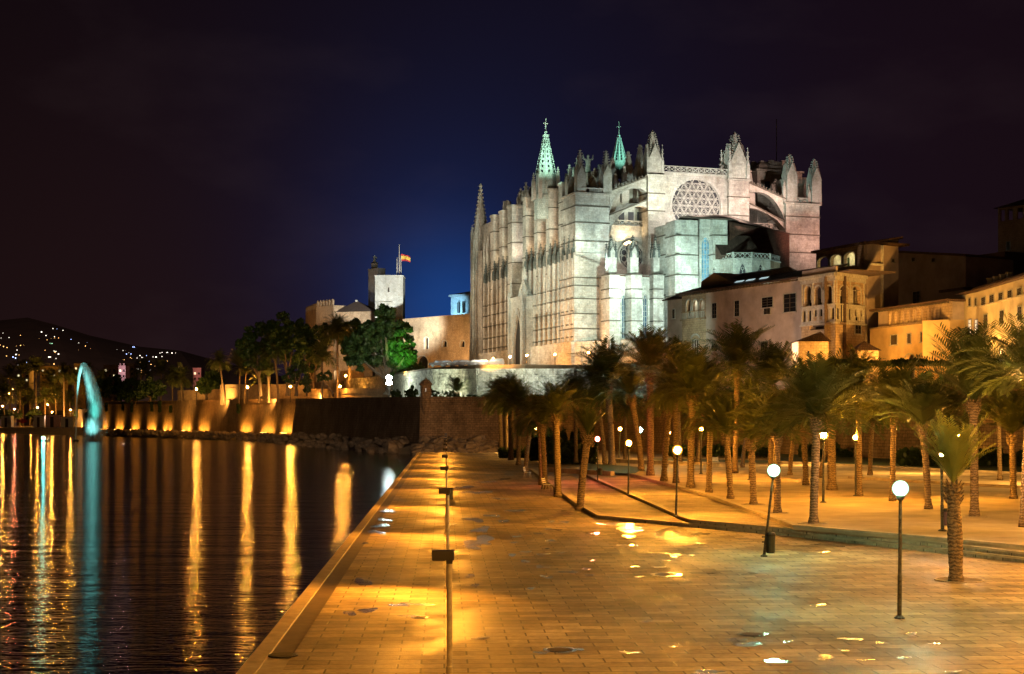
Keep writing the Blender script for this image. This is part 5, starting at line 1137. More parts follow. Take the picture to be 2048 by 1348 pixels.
def far_house(x0, x1, yt, Y, mat, lab, nwin=4, cren=False, name='apartment_building'):
    fr = Fr(x0, Y, x1, Y); root = thing(name, fr.T(fr.L/2, 0, 0), lab, 'building'); z = zat(yt, Y); m = MB(fr.T); m.box(0, fr.L, 0, 12, -1, z)
    if cren: crenel(m, fr, 0, fr.L, z, 0, 1.0, 1.4, .8)
    else: m.box(-.3, fr.L+.3, -.3, 12.3, z, z+.5)
    m.build('wall', mat, root)
    for i in range(nwin):
        for j in range(2):
            q = fr.L*(i+.5)/nwin; m = MB(fr.T); m.box(q-.7, q+.7, -.06, .02, z-3-4*j-1.6, z-3-4*j); m.build('window', DARKWIN if (i+j) % 3 else EWIN, root)
PINKW = plain('pinkish_wall', (.62, .40, .38), .9)
far_house(80, 136, 733, 1300, PALC, 'broad brown apartment block behind the shore palms', 5); far_house(33, 58, 742, 1250, PLAS, 'small dim apartment block left of the broad brown one', 3)
far_house(207, 233, 731, 1150, PALC, 'low brown house right of the fountain top', 3); far_house(237, 251, 731, 1100, PINKW, 'little pink lit castle block with battlements on the skyline', 2, True)
far_house(253, 268, 728, 1200, PALC, 'small church like block next to the pink castle', 2); far_house(386, 402, 737, 1150, PINKW, 'faint reddish house on the skyline right of the paired palms', 2); far_house(148, 172, 728, 1300, PALC, 'pale house just left of the fountain tip', 3)
plight(P(244, 742, 1092), 2500, (1, .7, .8), .5, 'castle_light'); plight(P(100, 745, 1270), 16000, SODIUM, .5, 'street_light'); plight(P(394, 742, 1135), 4000, (1, .4, .3), .5, 'street_light')
# ================================================================ palms
def crown_mesh(seed, nf=64, up=.55, droop=1.0, nl=24, lk=1.0, mat=None):
    r_ = random.Random(seed); vs, fs = [], []
    def addv(p): vs.append(tuple(p)); return len(vs)-1
    for i in range(nf):
        az = i*2.399963 + r_.uniform(-.2, .2); q = (i+.5)/nf
        el = R(84 - 105*q**.85*(1.3-up) + r_.uniform(-8, 8)); Lf = r_.uniform(.9, 1.2)*(.92+.25*math.sin(q*3))
        d = Vector((math.cos(az)*math.cos(el), math.sin(az)*math.cos(el), math.sin(el))); side = Vector((-math.sin(az), math.cos(az), 0))
        p = Vector((0, 0, 0)); pts = [p.copy()]; n = 10; twist = r_.uniform(-.35, .35)
        for k in range(n):
            d = (d + Vector((0, 0, -1))*(.035+.02*k)*droop*(.6+.6*math.cos(el)) + side*twist*.02).normalized(); p = p + d*Lf/n; pts.append(p.copy())
        # rachis
        for k in range(n):
            w = .016*(1-k/n)+.004; a, b = pts[k], pts[k+1]; i0 = addv(a+side*w); i1 = addv(a-side*w); i2 = addv(b-side*w*.85); i3 = addv(b+side*w*.85); fs.append((i0, i1, i2, i3))
        for k in range(nl):
            f = .14 + .86*(k+.5)/nl; x = f*n; j = min(int(x), n-1); t = x-j; c = pts[j].lerp(pts[j+1], t); tn = (pts[j+1]-pts[j]).normalized(); nr = side.cross(tn).normalized()
            ll = .30*lk*math.sin(min(1, (f-.05)*1.9)*math.pi/2)*(1.15-.62*f**2)*r_.uniform(.8, 1.15)
            for s_ in (-1, 1):
                dirn = (side*s_*.86 + tn*.62 + nr*.28*(1 if nr.z > 0 else -1) + Vector((0, 0, -.14*droop + r_.uniform(-.12, .08)))).normalized(); w = tn*.0165
                e = c + dirn*ll; mid = c + dirn*ll*.5
                a = addv(c-w*.6); b = addv(mid-w); g = addv(e); h = addv(mid+w); fs.append((a, b, g, h))
    # old leaf bases and hanging fronds
    me = bpy.data.meshes.new('crown'); me.from_pydata(vs, [], fs); me.materials.append(mat or FROND); return me
CROWNS = [crown_mesh(s, nf, up, dr) for s, nf, up, dr in ((1, 66, .45, 1.0), (2, 56, .62, .85), (3, 72, .35, 1.25), (4, 52, .8, .6), (5, 68, .5, 1.4))]
SPARSE = [crown_mesh(11, 26, .95, .35, 22, .8), crown_mesh(12, 30, .8, .7, 22, .9), crown_mesh(21, 30, 1.0, .5, 26, .72, LITFROND)]
def palm(bx, by, z0, cx, cy, Rp, wp, label, group='palms of the park', kind=None, depth=None, bulge=False):
    Y = depth or F*(H-z0)/(by-HY); b = P(bx, by, Y); b.z = z0; c = P(cx, cy, Y); hgt = c.z - z0; r_ = wp*.43/F*Y; CR = Rp/F*Y
    root = thing('palm_tree', b, label, 'palm', group); dx = c.x - b.x
    m = MB(); n = 26; prof = []
    sd = random.Random(int(bx*7+by)); fr_ = 1.0
    pts = []; rs = []
    for i in range(n+1):
        f = i/n; pts.append(b + Vector((dx*(f**1.35), 0, hgt*f*.985))); q = r_*(1 + .45*max(0, .09-f)/.09 + (.22*math.exp(-((f-.93)/.06)**2)) + (.05 if i % 2 else -.03) + sd.uniform(-.03, .03))
        if bulge: q *= 1 + .28*math.sin(min(1, f*1.15)*math.pi)
        rs.append(q)
    m.tube(pts, rs, 14); m.build('trunk', TRUNK, root, smooth=True)
    # leaf stubs under the crown
    m = MB()
    for i in range(34):
        t = i*2.4; f = i/34; p = c + Vector((math.cos(t)*r_*1.1, math.sin(t)*r_*1.1, -r_*3.6+f*r_*3.4)); m.tube([p, p + Vector((math.cos(t)*r_*.75, math.sin(t)*r_*.75, r_*1.1))], [r_*.2, r_*.08], 4)
    m.build('leaf_bases', TRUNK, root)
    me = (SPARSE[kind-10] if kind and kind >= 10 else CROWNS[int(bx*3+by) % 5 if kind is None else kind]); o = bpy.data.objects.new('crown', me); COL.objects.link(o); o.parent = root
    o.location = c - b; o.rotation_euler = (0, 0, sd.uniform(0, 6.28)); o.scale = (CR,)*3; return root
PK = 'palms of the park'
palm(1912, 1163, 0, 1906, 966, 112, 27, 'stout young palm with windblown upright fronds in its own paving pit, nearest of all', PK, 12, bulge=True)
palm(1160, 1021, 0, 1176, 868, 52, 17, 'leaning palm with a thin sparse crown at the corner of the lowest step', PK, 10)
palm(1116, 994, 0, 1112, 828, 62, 15, 'upright palm with a round crown just left of the leaning thin one', PK, 1)
palm(1090, 978, 0, 1084, 848, 50, 12, 'palm behind the bench, its crown under the pale terrace wall', PK, 3)
palm(1082, 970, 0, 1078, 838, 46, 9, 'thin trunked palm touching the palm behind the bench', PK)
palm(1051, 944, 0, 1062, 842, 46, 11, 'palm with a slightly bent trunk beside the white metal seat', PK)
palm(1037, 930, 0, 1038, 815, 50, 10, 'fourth palm from the left of the dark row by the promenade end', PK)
palm(1022, 920, 0, 1022, 800, 52, 11, 'third palm from the left of the dark row by the promenade end', PK, 4)
palm(1012, 915, 0, 1010, 800, 46, 11, 'second palm from the left of the dark row by the promenade end', PK, 2)
palm(1003, 911, 0, 998, 798, 44, 9, 'leftmost palm of the dark row by the promenade end', PK, 0)
palm(1224, 934, .3, 1216, 762, 84, 15, 'tall palm with raised fronds left of the cyan globe lamp', PK, 0)
palm(1210, 930, .2, 1190, 775, 60, 11, 'palm hidden behind the tall raised one, its fronds over the orange lit podium', PK, 2)
palm(1283, 942, .5, 1262, 790, 60, 14, 'palm with a trunk leaning toward the cyan globe lamp', PK)
palm(1301, 951, .54, 1300, 745, 84, 15, 'tallest palm in the middle, its spiky top before the apse chapels', PK, 1)
palm(1328, 962, .54, 1338, 815, 58, 14, 'short palm right of the green lit leaf tuft', PK)
palm(1352, 966, .54, 1350, 778, 66, 12, 'slim palm behind the orange globe lamp with the brightest glow', PK)
palm(1381, 975, .54, 1385, 790, 92, 16, 'broad crowned palm standing right behind the large orange globe lamp', PK, 1)
palm(1418, 985, .54, 1420, 845, 58, 13, 'palm with a straight trunk between broad crown and bent trunk palms', PK)
palm(1461, 997, .54, 1452, 868, 70, 14, 'palm with a curved trunk and open low crown', PK, 11)
palm(1507, 1009, .54, 1502, 880, 58, 15, 'low palm whose trunk stands before the capped lamp post', PK, 11)
palm(1555, 1026, .54, 1553, 868, 88, 16, 'palm right behind the tilted cyan globe lamp', PK, 1)
palm(1470, 946, .54, 1475, 740, 94, 12, 'tall dark palm rising in front of the plaster palace wall', PK, 0)
palm(1541, 945, .54, 1545, 770, 74, 12, 'dark palm below the loggia tower', PK)
palm(1627, 1048, .54, 1634, 835, 122, 19, 'big palm with wide windswept crown left of the capped lamp', PK, 1)
palm(1612, 970, .54, 1602, 800, 70, 13, 'palm behind the big windswept one', PK, 2)
palm(1664, 980, .54, 1660, 800, 76, 20, 'palm with the thickest trunk between the two capped lamps', PK, 4)
palm(1719, 992, .54, 1716, 775, 78, 13, 'palm whose trunk touches the star shaped lamp', PK, 2)
palm(1785, 1002, .54, 1787, 822, 98, 13, 'palm with a tall clean trunk above the brightest white globe lamp', PK, 1)
palm(1857, 1018, .54, 1845, 850, 88, 15, 'palm with a purple lit flaring foot', PK, 3)
palm(1949, 1033, .54, 1947, 800, 128, 19, 'huge crowned palm behind the young palm at the right', PK, 3)
palm(2027, 997, .54, 2024, 868, 74, 15, 'palm with a brightly lit patterned trunk at the right edge', PK, 3)
palm(2046, 1054, .54, 2062, 760, 120, 16, 'palm cut by the right edge with fronds over the cream house', PK, 1)
palm(1395, 925, .54, 1412, 800, 66, 10, 'background palm between the broad crowned one and the palace', PK); palm(1580, 950, .54, 1590, 840, 60, 10, 'low background palm right of the tilted lamp', PK)
palm(1740, 950, .54, 1745, 830, 66, 10, 'low background palm left of the tall clean trunked one', PK); palm(1905, 950, .54, 1895, 835, 62, 10, 'background palm just right of the ochre arches', PK)
palm(1152, 925, .3, 1150, 795, 48, 9, 'background palm in front of the pale terrace wall end', PK); palm(1250, 925, .3, 1250, 815, 54, 9, 'low background palm left of the leaning one', PK)
palm(1485, 935, .54, 1500, 820, 66, 9, 'low background palm under the tall dark one', PK); palm(1640, 955, .54, 1690, 790, 60, 9, 'background palm under the loggia tower with a hidden foot', PK)
palm(2000, 960, .54, 1995, 800, 74, 10, 'background palm between the huge crown and the right edge', PK); palm(1360, 925, .54, 1352, 735, 60, 9, 'background palm before the palace arcade balcony', PK)
GL = 'palms along the sea wall'; zg = zat(800, 470)
for bx, by, cx, cy, Rp, wp, lab in ((364, 800, 362, 757, 29, 5, 'front palm with a bright lit trunk, right one of the pair on the sea wall'), (345, 799, 345, 756, 24, 3.5, 'thinner left palm of the pair on the sea wall'),
    (449, 800, 439, 724, 25, 4, 'tall lone palm with a curved trunk right of the first orange lamp'), (478, 799, 480, 735, 32, 4, 'palm with a drooping crown beside the second orange lamp'),
    (489, 799, 492, 745, 22, 3, 'thin palm tucked behind the drooping one'), (518, 797, 521, 765, 24, 4.5, 'small palm in the glow left of the bright lit one'),
    (538, 799, 537, 753, 28, 5, 'short palm lit bright from below between the second and third orange lamps'), (557, 799, 549, 705, 40, 5, 'tall leaning palm above the third orange lamp'),
    (644, 798, 644, 716, 33, 4.5, 'palm with a pale straight trunk right of the dark cypress'), (675, 797, 675, 664, 38, 5, 'tallest palm of the sea wall, before the royal palace'),
    (270, 800, 286, 742, 26, 3, 'dim palm left of the paired ones'), (322, 800, 322, 745, 26, 3, 'dim palm just left of the bright pair')):
    Y = 470 - (bx-500)*.35 if bx > 480 else 480+(480-bx)*.55
    palm(bx, by, 10.2, cx, cy, Rp, wp, lab, GL, None, Y)
palm(916, 793, 7.5, 914, 784, 27, 8, 'low palm with a green lit crown before the pale terrace wall', 'street palms', 3, 290)
SH = 'palms on the far shore'
for k, (x, cy, Rp) in enumerate(((8, 790, 30), (40, 778, 26), (46, 748, 26), (72, 742, 28), (100, 765, 28), (128, 752, 26), (152, 764, 28), (172, 750, 24), (190, 778, 26), (60, 800, 24), (90, 795, 22), (140, 800, 22), (20, 752, 24), (112, 795, 24), (205, 760, 22), (-12, 770, 28))):
    palm(x, 850, .8, x, cy, Rp, 3.5, 'feathery palm in the orange glow of the far left shore', SH, None, 735 + (k*37) % 90)
# ================================================================ broadleaf and pine trees
def blob_tree(name, base, blobs, mat, label, trunk=.35, leaf=.35, n=2500, group=None, limbs=True, cat='tree'):
    """blobs: list of (centre, radius): leaf clumps scattered near their surfaces"""
    root = thing(name, base, label, cat, group); m = MB(); r2 = random.Random(int(base.x*31+base.y)); tot = sum(b[1]**2 for b in blobs)
    for c, r_ in blobs:
        clumps = [(c + Vector((r2.gauss(0, 1), r2.gauss(0, 1), r2.gauss(0, 1))).normalized()*r_*r2.uniform(.5, 1.05), r_*r2.uniform(.16, .34)) for _ in range(26)]
        for q in range(int(n*r_*r_/tot)):
            cc, cr = clumps[r2.randrange(len(clumps))]; d = Vector((r2.gauss(0, 1), r2.gauss(0, 1), r2.gauss(0, .7))).normalized()
            p = cc + d*cr*r2.random()**.4; a = Vector((r2.gauss(0, 1), r2.gauss(0, 1), r2.gauss(0, 1))).normalized(); b = a.cross(d); b = b.normalized() if b.length > .01 else Vector((1, 0, 0)); s_ = leaf*r2.uniform(.6, 1.3)
            m.v += [p+a*s_, p+b*s_*.6, p-a*s_, p-b*s_*.6]; k = len(m.v); m.f.append((k-4, k-3, k-2, k-1))
    m.build('crown', mat, root)
    m = MB(); top = blobs[0][0]
    cen = sum((b[0] for b in blobs), Vector())/len(blobs); fork = base.lerp(Vector((cen.x, cen.y, cen.z)), .35)
    m.tube([base, base.lerp(fork, .5)+Vector((trunk*.3, 0, 0)), fork], [trunk*1.5, trunk*1.1, trunk], 8)
    for c, r_ in blobs[:7]: m.tube([fork, fork.lerp(c, .5)+Vector((0, 0, -.1*r_)), c], [trunk*.7, trunk*.45, trunk*.15], 6)
    m.build('trunk', BARK, root); return root
def ptree(bx, by, Y, bl, label, mat=PINE, n=2500, leaf=.45, name='pine_tree', trunk=.4, group=None):
    base = P(bx, by, Y); r2 = random.Random(int(bx))
    blobs = [(P(x, y, Y + r2.uniform(-1, 1)*r_/F*Y*.8), r_/F*Y) for x, y, r_ in bl]; return blob_tree(name, base, blobs, mat, label, trunk, leaf, n, group)
ptree(776, 790, 372, [(760, 668, 36), (730, 680, 30), (795, 682, 34), (770, 640, 28), (815, 705, 22), (715, 712, 26), (790, 715, 30), (752, 708, 30), (700, 690, 18), (812, 735, 20), (830, 742, 14), (800, 745, 18), (838, 738, 10)], 'big round pine tree lit green from below by the white floodlight', n=34000, leaf=.5, trunk=.9)
for i, (bx, bl, lab) in enumerate(((520, [(510, 680, 28), (490, 695, 20), (535, 665, 26), (515, 712, 26)], 'dark pine at the left end of the grove above the sea wall'),
    (575, [(565, 655, 26), (590, 668, 26), (560, 690, 30), (585, 705, 26)], 'dark pine rising highest in the grove left of the royal palace'),
    (625, [(620, 672, 24), (605, 700, 26), (632, 705, 24), (650, 668, 20), (615, 730, 22)], 'dark pine below the crenellated corner tower'),
    (700, [(690, 668, 20), (705, 655, 18), (700, 700, 24)], 'dark pine between the tallest palm and the big round pine'))):
    ptree(bx, 792, 455 - i*8, bl, lab, n=6000, leaf=.6, trunk=.5)
ptree(592, 792, 420, [(590, 742, 16), (600, 755, 14), (578, 756, 13), (606, 735, 12)], 'small broadleaf tree glowing orange behind the third lamp', SHRUB, 1500, .4, 'broadleaf_tree')
ptree(668, 792, 415, [(640, 755, 10), (655, 752, 10)], 'little orange lit tree beside the dark cypress', SHRUB, 700, .35, 'broadleaf_tree')
ptree(613, 792, 412, [(614, 765, 8), (614, 778, 8), (614, 752, 6)], 'dark cypress shaped bush before the orange lit wall', SHRUB, 1800, .35, 'cypress', .2)
for k, (x, y, r_, Y, lab) in enumerate(((225, 770, 24, 600, 'dark round tree at the left end of the sea wall'), (262, 778, 24, 570, 'dark tree second from the left end of the sea wall'), (300, 776, 22, 545, 'dark tree beside the dim palm on the sea wall'), (412, 768, 16, 530, 'dark tree between the first lamp and the lone tall palm'), (425, 755, 14, 540, 'dark rounded tree behind the lone tall palm'))):
    ptree(x, 802, Y, [(x, y, r_), (x-r_*.8, y+6, r_*.7), (x+r_*.8, y+5, r_*.75)], lab, PINE, 2600, .7, 'dark_tree', .4)
for k, (x, Y) in enumerate(((30, 745), (66, 748), (8, 742), (160, 745), (184, 700))):
    ptree(x, 845, Y, [(x, 826, 9), (x-7, 830, 7), (x+8, 829, 8)], ['round clipped tree beside the red glowing lamp on the far shore', 'round clipped tree behind the dark ring sculpture', 'round clipped tree at the far left edge', 'dark bush at the foot of the fountain spray', 'dark bush where the sea wall begins'][k], SHRUB, 1300, .6, 'round_tree', .3)
# hanging creepers on the sea wall
for k, (x, y0, w, h_) in enumerate(((215, 806, 8, 16), (248, 804, 8, 16), (266, 802, 9, 22), (306, 804, 6, 18), (322, 802, 10, 22), (344, 812, 5, 12), (480, 808, 7, 17))):
    fr = foot(x) if x < 500 else Fr(500, 472, 596, 434); s_ = fr.s_of(x, .3); m = MB(); r2 = random.Random(k)
    for q in range(500):
        f = r2.random(); ww = w/F*fr.T(s_, 0, 0).y*(1-f*.8)*.6; p = fr.T(s_ + r2.gauss(0, .5)*ww, -.25+r2.uniform(-.3, .4), zat(y0, fr.T(s_, 0, 0).y) - f*h_/F*fr.T(s_, 0, 0).y)
        a = Vector((r2.gauss(0, 1), r2.gauss(0, 1), r2.gauss(0, 1))).normalized()*.45; b = Vector((r2.gauss(0, 1), r2.gauss(0, 1), r2.gauss(0, 1))).normalized()*.3; m.v += [p+a, p+b, p-a, p-b]; n_ = len(m.v); m.f.append((n_-4, n_-3, n_-2, n_-1))
    o = m.build('creeper', SHRUB); tag(o, 'dark creeper hanging over the sea wall, %s from the fountain' % ords[k], 'creeper', 'creepers on the sea wall')
# hedges and bushes of the park
def hedge(x0, x1, y, z0, hgt, Y=None, lab='', n=2500, w=1.2, name='hedge'):
    Y = Y or F*(H-z0)/(y-HY); a, b = P(x0, y, Y), P(x1, y, Y); m = MB(); r2 = random.Random(int(x0))
    for q in range(n):
        f = r2.random(); p = a.lerp(b, f); hh = hgt*(.8+.25*math.sin(f*23)+.12*math.sin(f*71)); p = Vector((p.x + r2.uniform(-.1, .1), Y+r2.uniform(-w, w), z0 + hh*r2.random()**.7)); s_ = .16*r2.uniform(.6, 1.4)*max(1, Y/90)
        u_ = Vector((r2.gauss(0, 1), r2.gauss(0, 1), r2.gauss(0, 1))).normalized(); v_ = u_.cross(Vector((.3, .5, .8))).normalized(); m.v += [p+u_*s_, p+v_*s_*.6, p-u_*s_, p-v_*s_*.6]; k = len(m.v); m.f.append((k-4, k-3, k-2, k-1))
    o = m.build(name, SHRUB); return tag(o, lab, name.replace('_', ' '))
hedge(1600, 1790, 918, .3, 1.6, None, 'low dark hedge behind the star shaped lamp', 3500); hedge(1800, 2100, 935, .4, 1.7, None, 'long dark hedge behind the young palm at the right', 6000)
hedge(1090, 1190, 925, 0, 3.6, 172, 'big dark bush mass behind the thin sparse palm', 6000, 3.5, 'bush'); hedge(1060, 1105, 918, 0, 3.0, 185, 'dark round bush behind the palm near the bench', 3500, 2.5, 'bush')
hedge(1000, 1060, 915, 0, 1.2, 198, 'low dark bush under the dark palm row', 1500, 1.5, 'bush'); hedge(1340, 1600, 908, .3, 1.2, 200, 'low dark planting strip in front of the rear rampart', 3500, 1.2)
hedge(845, 1340, 800, 8, 2.2, 268, 'street hedge along the top of the bastion', 900, .8)
hedge(1800, 1950, 745, 8.2, 3.2, 208, 'garden shrubs in front of the ochre house arches', 2500, .8, 'bush')
hedge(1650, 2150, 755, 11, .6, 165, 'scrub along the top of the rear rampart', 2500, .6, 'bush')
hedge(1130, 1660, 800, 8, 1.6, 232, 'dark shrubbery on the rampart under the palace', 5000, 3, 'bush')
ptree(828, 800, 300, [(826, 783, 12), (818, 787, 9)], 'small bright green bush left of the sentry box', SHRUB, 900, .3, 'green_bush', .1); ptree(785, 800, 300, [(790, 790, 9), (797, 791, 7)], 'dim green bush below the white floodlight', SHRUB, 600, .3, 'green_bush', .1)
# ================================================================ lamps of the park
_em = {}
def glow(col, s, name='lamp_globe_glow'):
    k = (col, round(s, 3))
    if k not in _em: _em[k] = emis(name, col, s)
    return _em[k]
def globe_mat(col):
    if col in _em: return _em[col]
    m, nt, N, L, B = newmat('lamp_globe'); tr = N.new('ShaderNodeBsdfTransparent'); tr.inputs[0].default_value = (.9, .9, .9, 1); em = N.new('ShaderNodeEmission')
    em.inputs[0].default_value = tuple(col) + (1,); em.inputs[1].default_value = 2.6; mx = N.new('ShaderNodeMixShader'); mx.inputs[0].default_value = .35
    L.new(tr.outputs[0], mx.inputs[1]); L.new(em.outputs[0], mx.inputs[2]); L.new(mx.outputs[0], N['Material Output'].inputs[0]); _em[col] = m; return m
POLE = plain('painted_lamp_pole', (.05, .05, .045), .5, .3, nscale=14, amt=.9, obj=True)
def globe_lamp(gx, gy, bx, by, z0, rpx, col, power, label, tint=None, capped=False, group='globe lamps of the park', Y=None, pole=None, small=False):
    Y = Y or F*(H-z0)/(by-HY); b = P(bx, by, Y); b.z = z0; g = P(gx, gy, Y); r = rpx*(1.22 if rpx < 9 else 1.08)/F*Y; root = thing('globe_lamp', b, label, 'lamp', group)
    ax = (g-b).normalized(); top = g - ax*r*.92; pr = .045 if not small else .06
    m = MB(); m.tube([b, b.lerp(top, .35), b.lerp(top, .36), top], [pr*1.25, pr*1.2, pr, pr*.95], 10); m.lathe(b.x, b.y, [(pr*3, z0), (pr*3, z0+.03), (pr*1.6, z0+.08)], 10); m.lathe(top.x, top.y, [(pr*1.0, top.z-.12), (pr*2.2, top.z-.05), (pr*2.4, top.z+.03)], 10)
    m.build('pole', pole or POLE, root, smooth=False)
    m = MB(); m.ball(g.x, g.y, g.z, r, 20, 12); o = m.build('globe', globe_mat(col), root, smooth=True); q_ = r*(.8 if col[1] > .9 else .62); m = MB(); m.ball(g.x, g.y, g.z, q_, 14, 8); m.build('bulb', glow(col, power*1.3/(4*math.pi**2*q_*q_)), o, smooth=True)
    if capped:
        m = MB(); m.lathe(g.x, g.y, [(r*1.12, g.z+r*.35), (r*1.0, g.z+r*.75), (r*.5, g.z+r*1.15), (r*.12, g.z+r*1.25)], 16)
        for k in range(4): t = k*math.pi/2+.4; m.tube([(g.x+r*1.08*math.cos(t), g.y+r*1.08*math.sin(t), g.z+r*.4), (g.x+r*1.08*math.cos(t), g.y+r*1.08*math.sin(t), g.z-r*.4), (g.x+r*.3*math.cos(t), g.y+r*.3*math.sin(t), g.z-r*1.0)], r*.05, 4)
        m.build('cap', METAL, root)
    return root
GO = (1, .40, .04); GC = (.50, 1, .74); GC2 = (.5, 1, .95); GR = (1, .20, .10)
PW = 950
globe_lamp(1801, 977, 1799, 1237, 0, 15.5, (.42, 1, .66), 800, 'nearest white globe lamp on a straight black pole, glowing cyan at its rim')
globe_lamp(1547.5, 941, 1528, 1113, 0, 12, (.38, 1, .62), 900, 'tilted lamp pole with a cyan white globe and a black litter bin hung on it')
globe_lamp(1355, 900, 1352, 1033, .36, 8.5, (1, .40, .04), 5400, 'orange globe lamp on the middle terrace, largest of the orange ones')
globe_lamp(1257.5, 886, 1256.5, 990, .36, 6, (1, .40, .04), 5600, 'orange globe lamp between the red lamp and the largest orange one')
globe_lamp(1195, 878, 1195.5, 962, .36, 5, (1, .20, .09), 2400, 'red glowing globe lamp on a thin pole')
globe_lamp(1240, 858, 1238, 915, .3, 4, GO, 4158, 'small orange lamp just left of the cyan one at the back', small=True)
globe_lamp(1279.5, 860, 1279, 938, .54, 5, (.4, 1, .95), 900, 'cyan globe lamp in front of a leaning palm trunk', small=True)
globe_lamp(1337, 865, 1334, 930, .54, 4.5, GO, 3402, 'small capped orange lamp between two palm trunks behind the largest orange one', capped=True, small=True)
globe_lamp(1402, 858, 1402, 948, .54, 4.5, GO, 4914, 'flaring orange lamp on the thin pole right of the broad palm trunk', small=True)
globe_lamp(1502, 862, 1499, 960, .54, 7.5, GO, 5670, 'capped orange lamp glimpsed over the low palm crown', capped=True, small=True)
globe_lamp(1647, 870, 1646.5, 1005, .54, 8, GO, 3590, 'capped orange lamp on a brown post in front of the thickest palm trunk', capped=True, small=True)
globe_lamp(1710.5, 875, 1712, 992, .54, 5, GO, 3779, 'star shaped orange lamp touching a palm trunk', small=True)
globe_lamp(1912.5, 871, 1913, 1000, .54, 8.5, GO, 3968, 'capped orange lamp above the young palm crown', capped=True, small=True)
globe_lamp(1883, 909, 1885, 1062, .54, 5, (1, .55, .3), 2200, 'pinkish lamp on a mottled pole with a bin, left of the young palm', small=True)
globe_lamp(1073, 857, 1074, 905, 0, 4, GO, 2835, 'tiny double headed lamp far behind the palms of the dark row', small=True)
globe_lamp(2160, 930, 2165, 1120, .54, 12, GO, 3402, 'orange globe lamp just outside the right edge')
for X_, Y_, l_ in ((17, 24, 'orange globe lamp outside the frame at the near right'), (9.5, 4, 'orange globe lamp beside the bridge outside the frame'), (24, 40, 'orange globe lamp outside the frame beyond the young palm')):
    gx_, gy_ = HX+X_/Y_*F, HY-(3.4-H)/Y_*F; globe_lamp(gx_, gy_, gx_, HY+H/Y_*F, 0, .25*F/Y_, GO, 3000, l_, Y=Y_)
def tall_lamp(X_, Y_, pw, lab, tx, ty):
    root = thing('street_light', (X_, Y_, 0), lab, 'street light'); m = MB(); m.tube([(X_, Y_, 0), (X_, Y_, 9), (X_+(tx-X_)*.06, Y_+(ty-Y_)*.06, 9.3)], [.09, .06, .05], 8); m.build('pole', METAL, root)
    hx, hy = X_+(tx-X_)*.08, Y_+(ty-Y_)*.08; m = MB(); m.box(hx-.3, hx+.3, hy-.2, hy+.2, 9.25, 9.42); m.build('lamp_head', METAL, root); spot((hx, hy, 9.2), (tx, ty, 0), pw, (1, .44, .07), 150, .8, .2, 'street_light_beam')
tall_lamp(14.5, 21, 22000, 'tall orange street light outside the frame at the near right', 8, 34); tall_lamp(32, 46, 22000, 'tall orange street light outside the frame at the right', 18, 56); tall_lamp(1.5, -6, 20000, 'tall orange street light behind the viewpoint', 4, 26)
# bins
def bin_(x, y0, y1, wpx, z0, Y, lab, mat):
    c = P(x, y0, Y); zt_, zb = zat(y0, Y), zat(y1, Y); r = wpx/2/F*Y; root = thing('litter_bin', (c.x, c.y, zb), lab, 'bin', 'litter bins')
    m = MB(); m.lathe(c.x, c.y, [(r*.8, zb), (r*.92, zb+.03), (r, zt_-.14)], 14); m.build('body', mat, root)
    m = MB(); m.lathe(c.x, c.y, [(r*1.06, zt_-.14), (r*1.06, zt_-.08), (r*.85, zt_-.01), (r*.1, zt_)], 14); m.build('lid', METAL, root)
    m = MB(); m.box(c.x-r*1.8, c.x-r*.9, c.y-.02, c.y+.02, (zb+zt_)/2, (zb+zt_)/2+.04); m.box(c.x-r*1.8, c.x-r*.9, c.y-.02, c.y+.02, zt_-.2, zt_-.16); m.build('bracket', METAL, root)
BINM = plain('bin_plastic', (.02, .028, .03), .4)
bin_(1541, 1064, 1106, 19, 0, F*5/(1113-HY)-.02, 'black litter bin hung on the tilted lamp pole', BINM)
bin_(1893, 1016, 1051, 13, .54, F*4.46/(1062-HY)-.1, 'purplish litter bin on the mottled lamp pole left of the young palm', plain('bin_purple', (.10, .05, .07), .5))
bin_(1200, 936, 950, 9, .4, F*4.6/(962-HY)-.1, 'dark litter bin by the red lamp pole', BINM)
# ---------------------------------------------------------------- row of floodlight posts on the promenade
PLAB = ['nearest', 'second nearest', 'third nearest', 'fourth nearest', 'fifth nearest', 'sixth nearest', 'seventh nearest', 'eighth nearest', 'ninth nearest', 'tenth nearest', 'farthest']
def post(x, Y, k):
    b = P(x, HY, Y); b.z = 0; hgt = 2.82; root = thing('light_post', b, 'steel promenade post with a small box floodlight, %s in the row' % PLAB[k], 'lamp post', 'floodlight posts along the promenade')
    m = MB(); m.lathe(b.x, b.y, [(.055, 0), (.055, 1.15), (.045, 1.17), (.045, hgt)], 12); m.lathe(b.x, b.y, [(.12, 0), (.12, .02), (.07, .05)], 12); m.build('pole', GALV, root)
    m = MB(); m.box(b.x-.27, b.x+.075, b.y-.10, b.y+.10, hgt, hgt+.15); m.box(b.x-.05, b.x+.05, b.y-.05, b.y+.05, hgt-.06, hgt); m.build('lamp_box', METAL, root)
    m = MB(); m.box(b.x-.26, b.x-.06, b.y-.09, b.y+.09, hgt-.012, hgt-.002); m.build('lamp_lens', METAL, root)
    spot((b.x-.2, b.y-.12, hgt-.06), (b.x-3.4, b.y-4.4, 0), 1800 if k == 0 else 4400, (1, .36, .03), 150, 1.0, .06, 'post_light')
    if k in (3, 7): pass
    return root
for k in range(11):
    Y = 23.4 + k*21.2; post(899 - 6*min(1, k*.55) - .0*k, Y, k)
# litter bin on the fourth post
c = P(898, 985, 108); bin_(899.5, 975, 999, 15, 0, F*5/(1000-HY)+.0, 'dark litter bin beside the fourth promenade post', BINM)
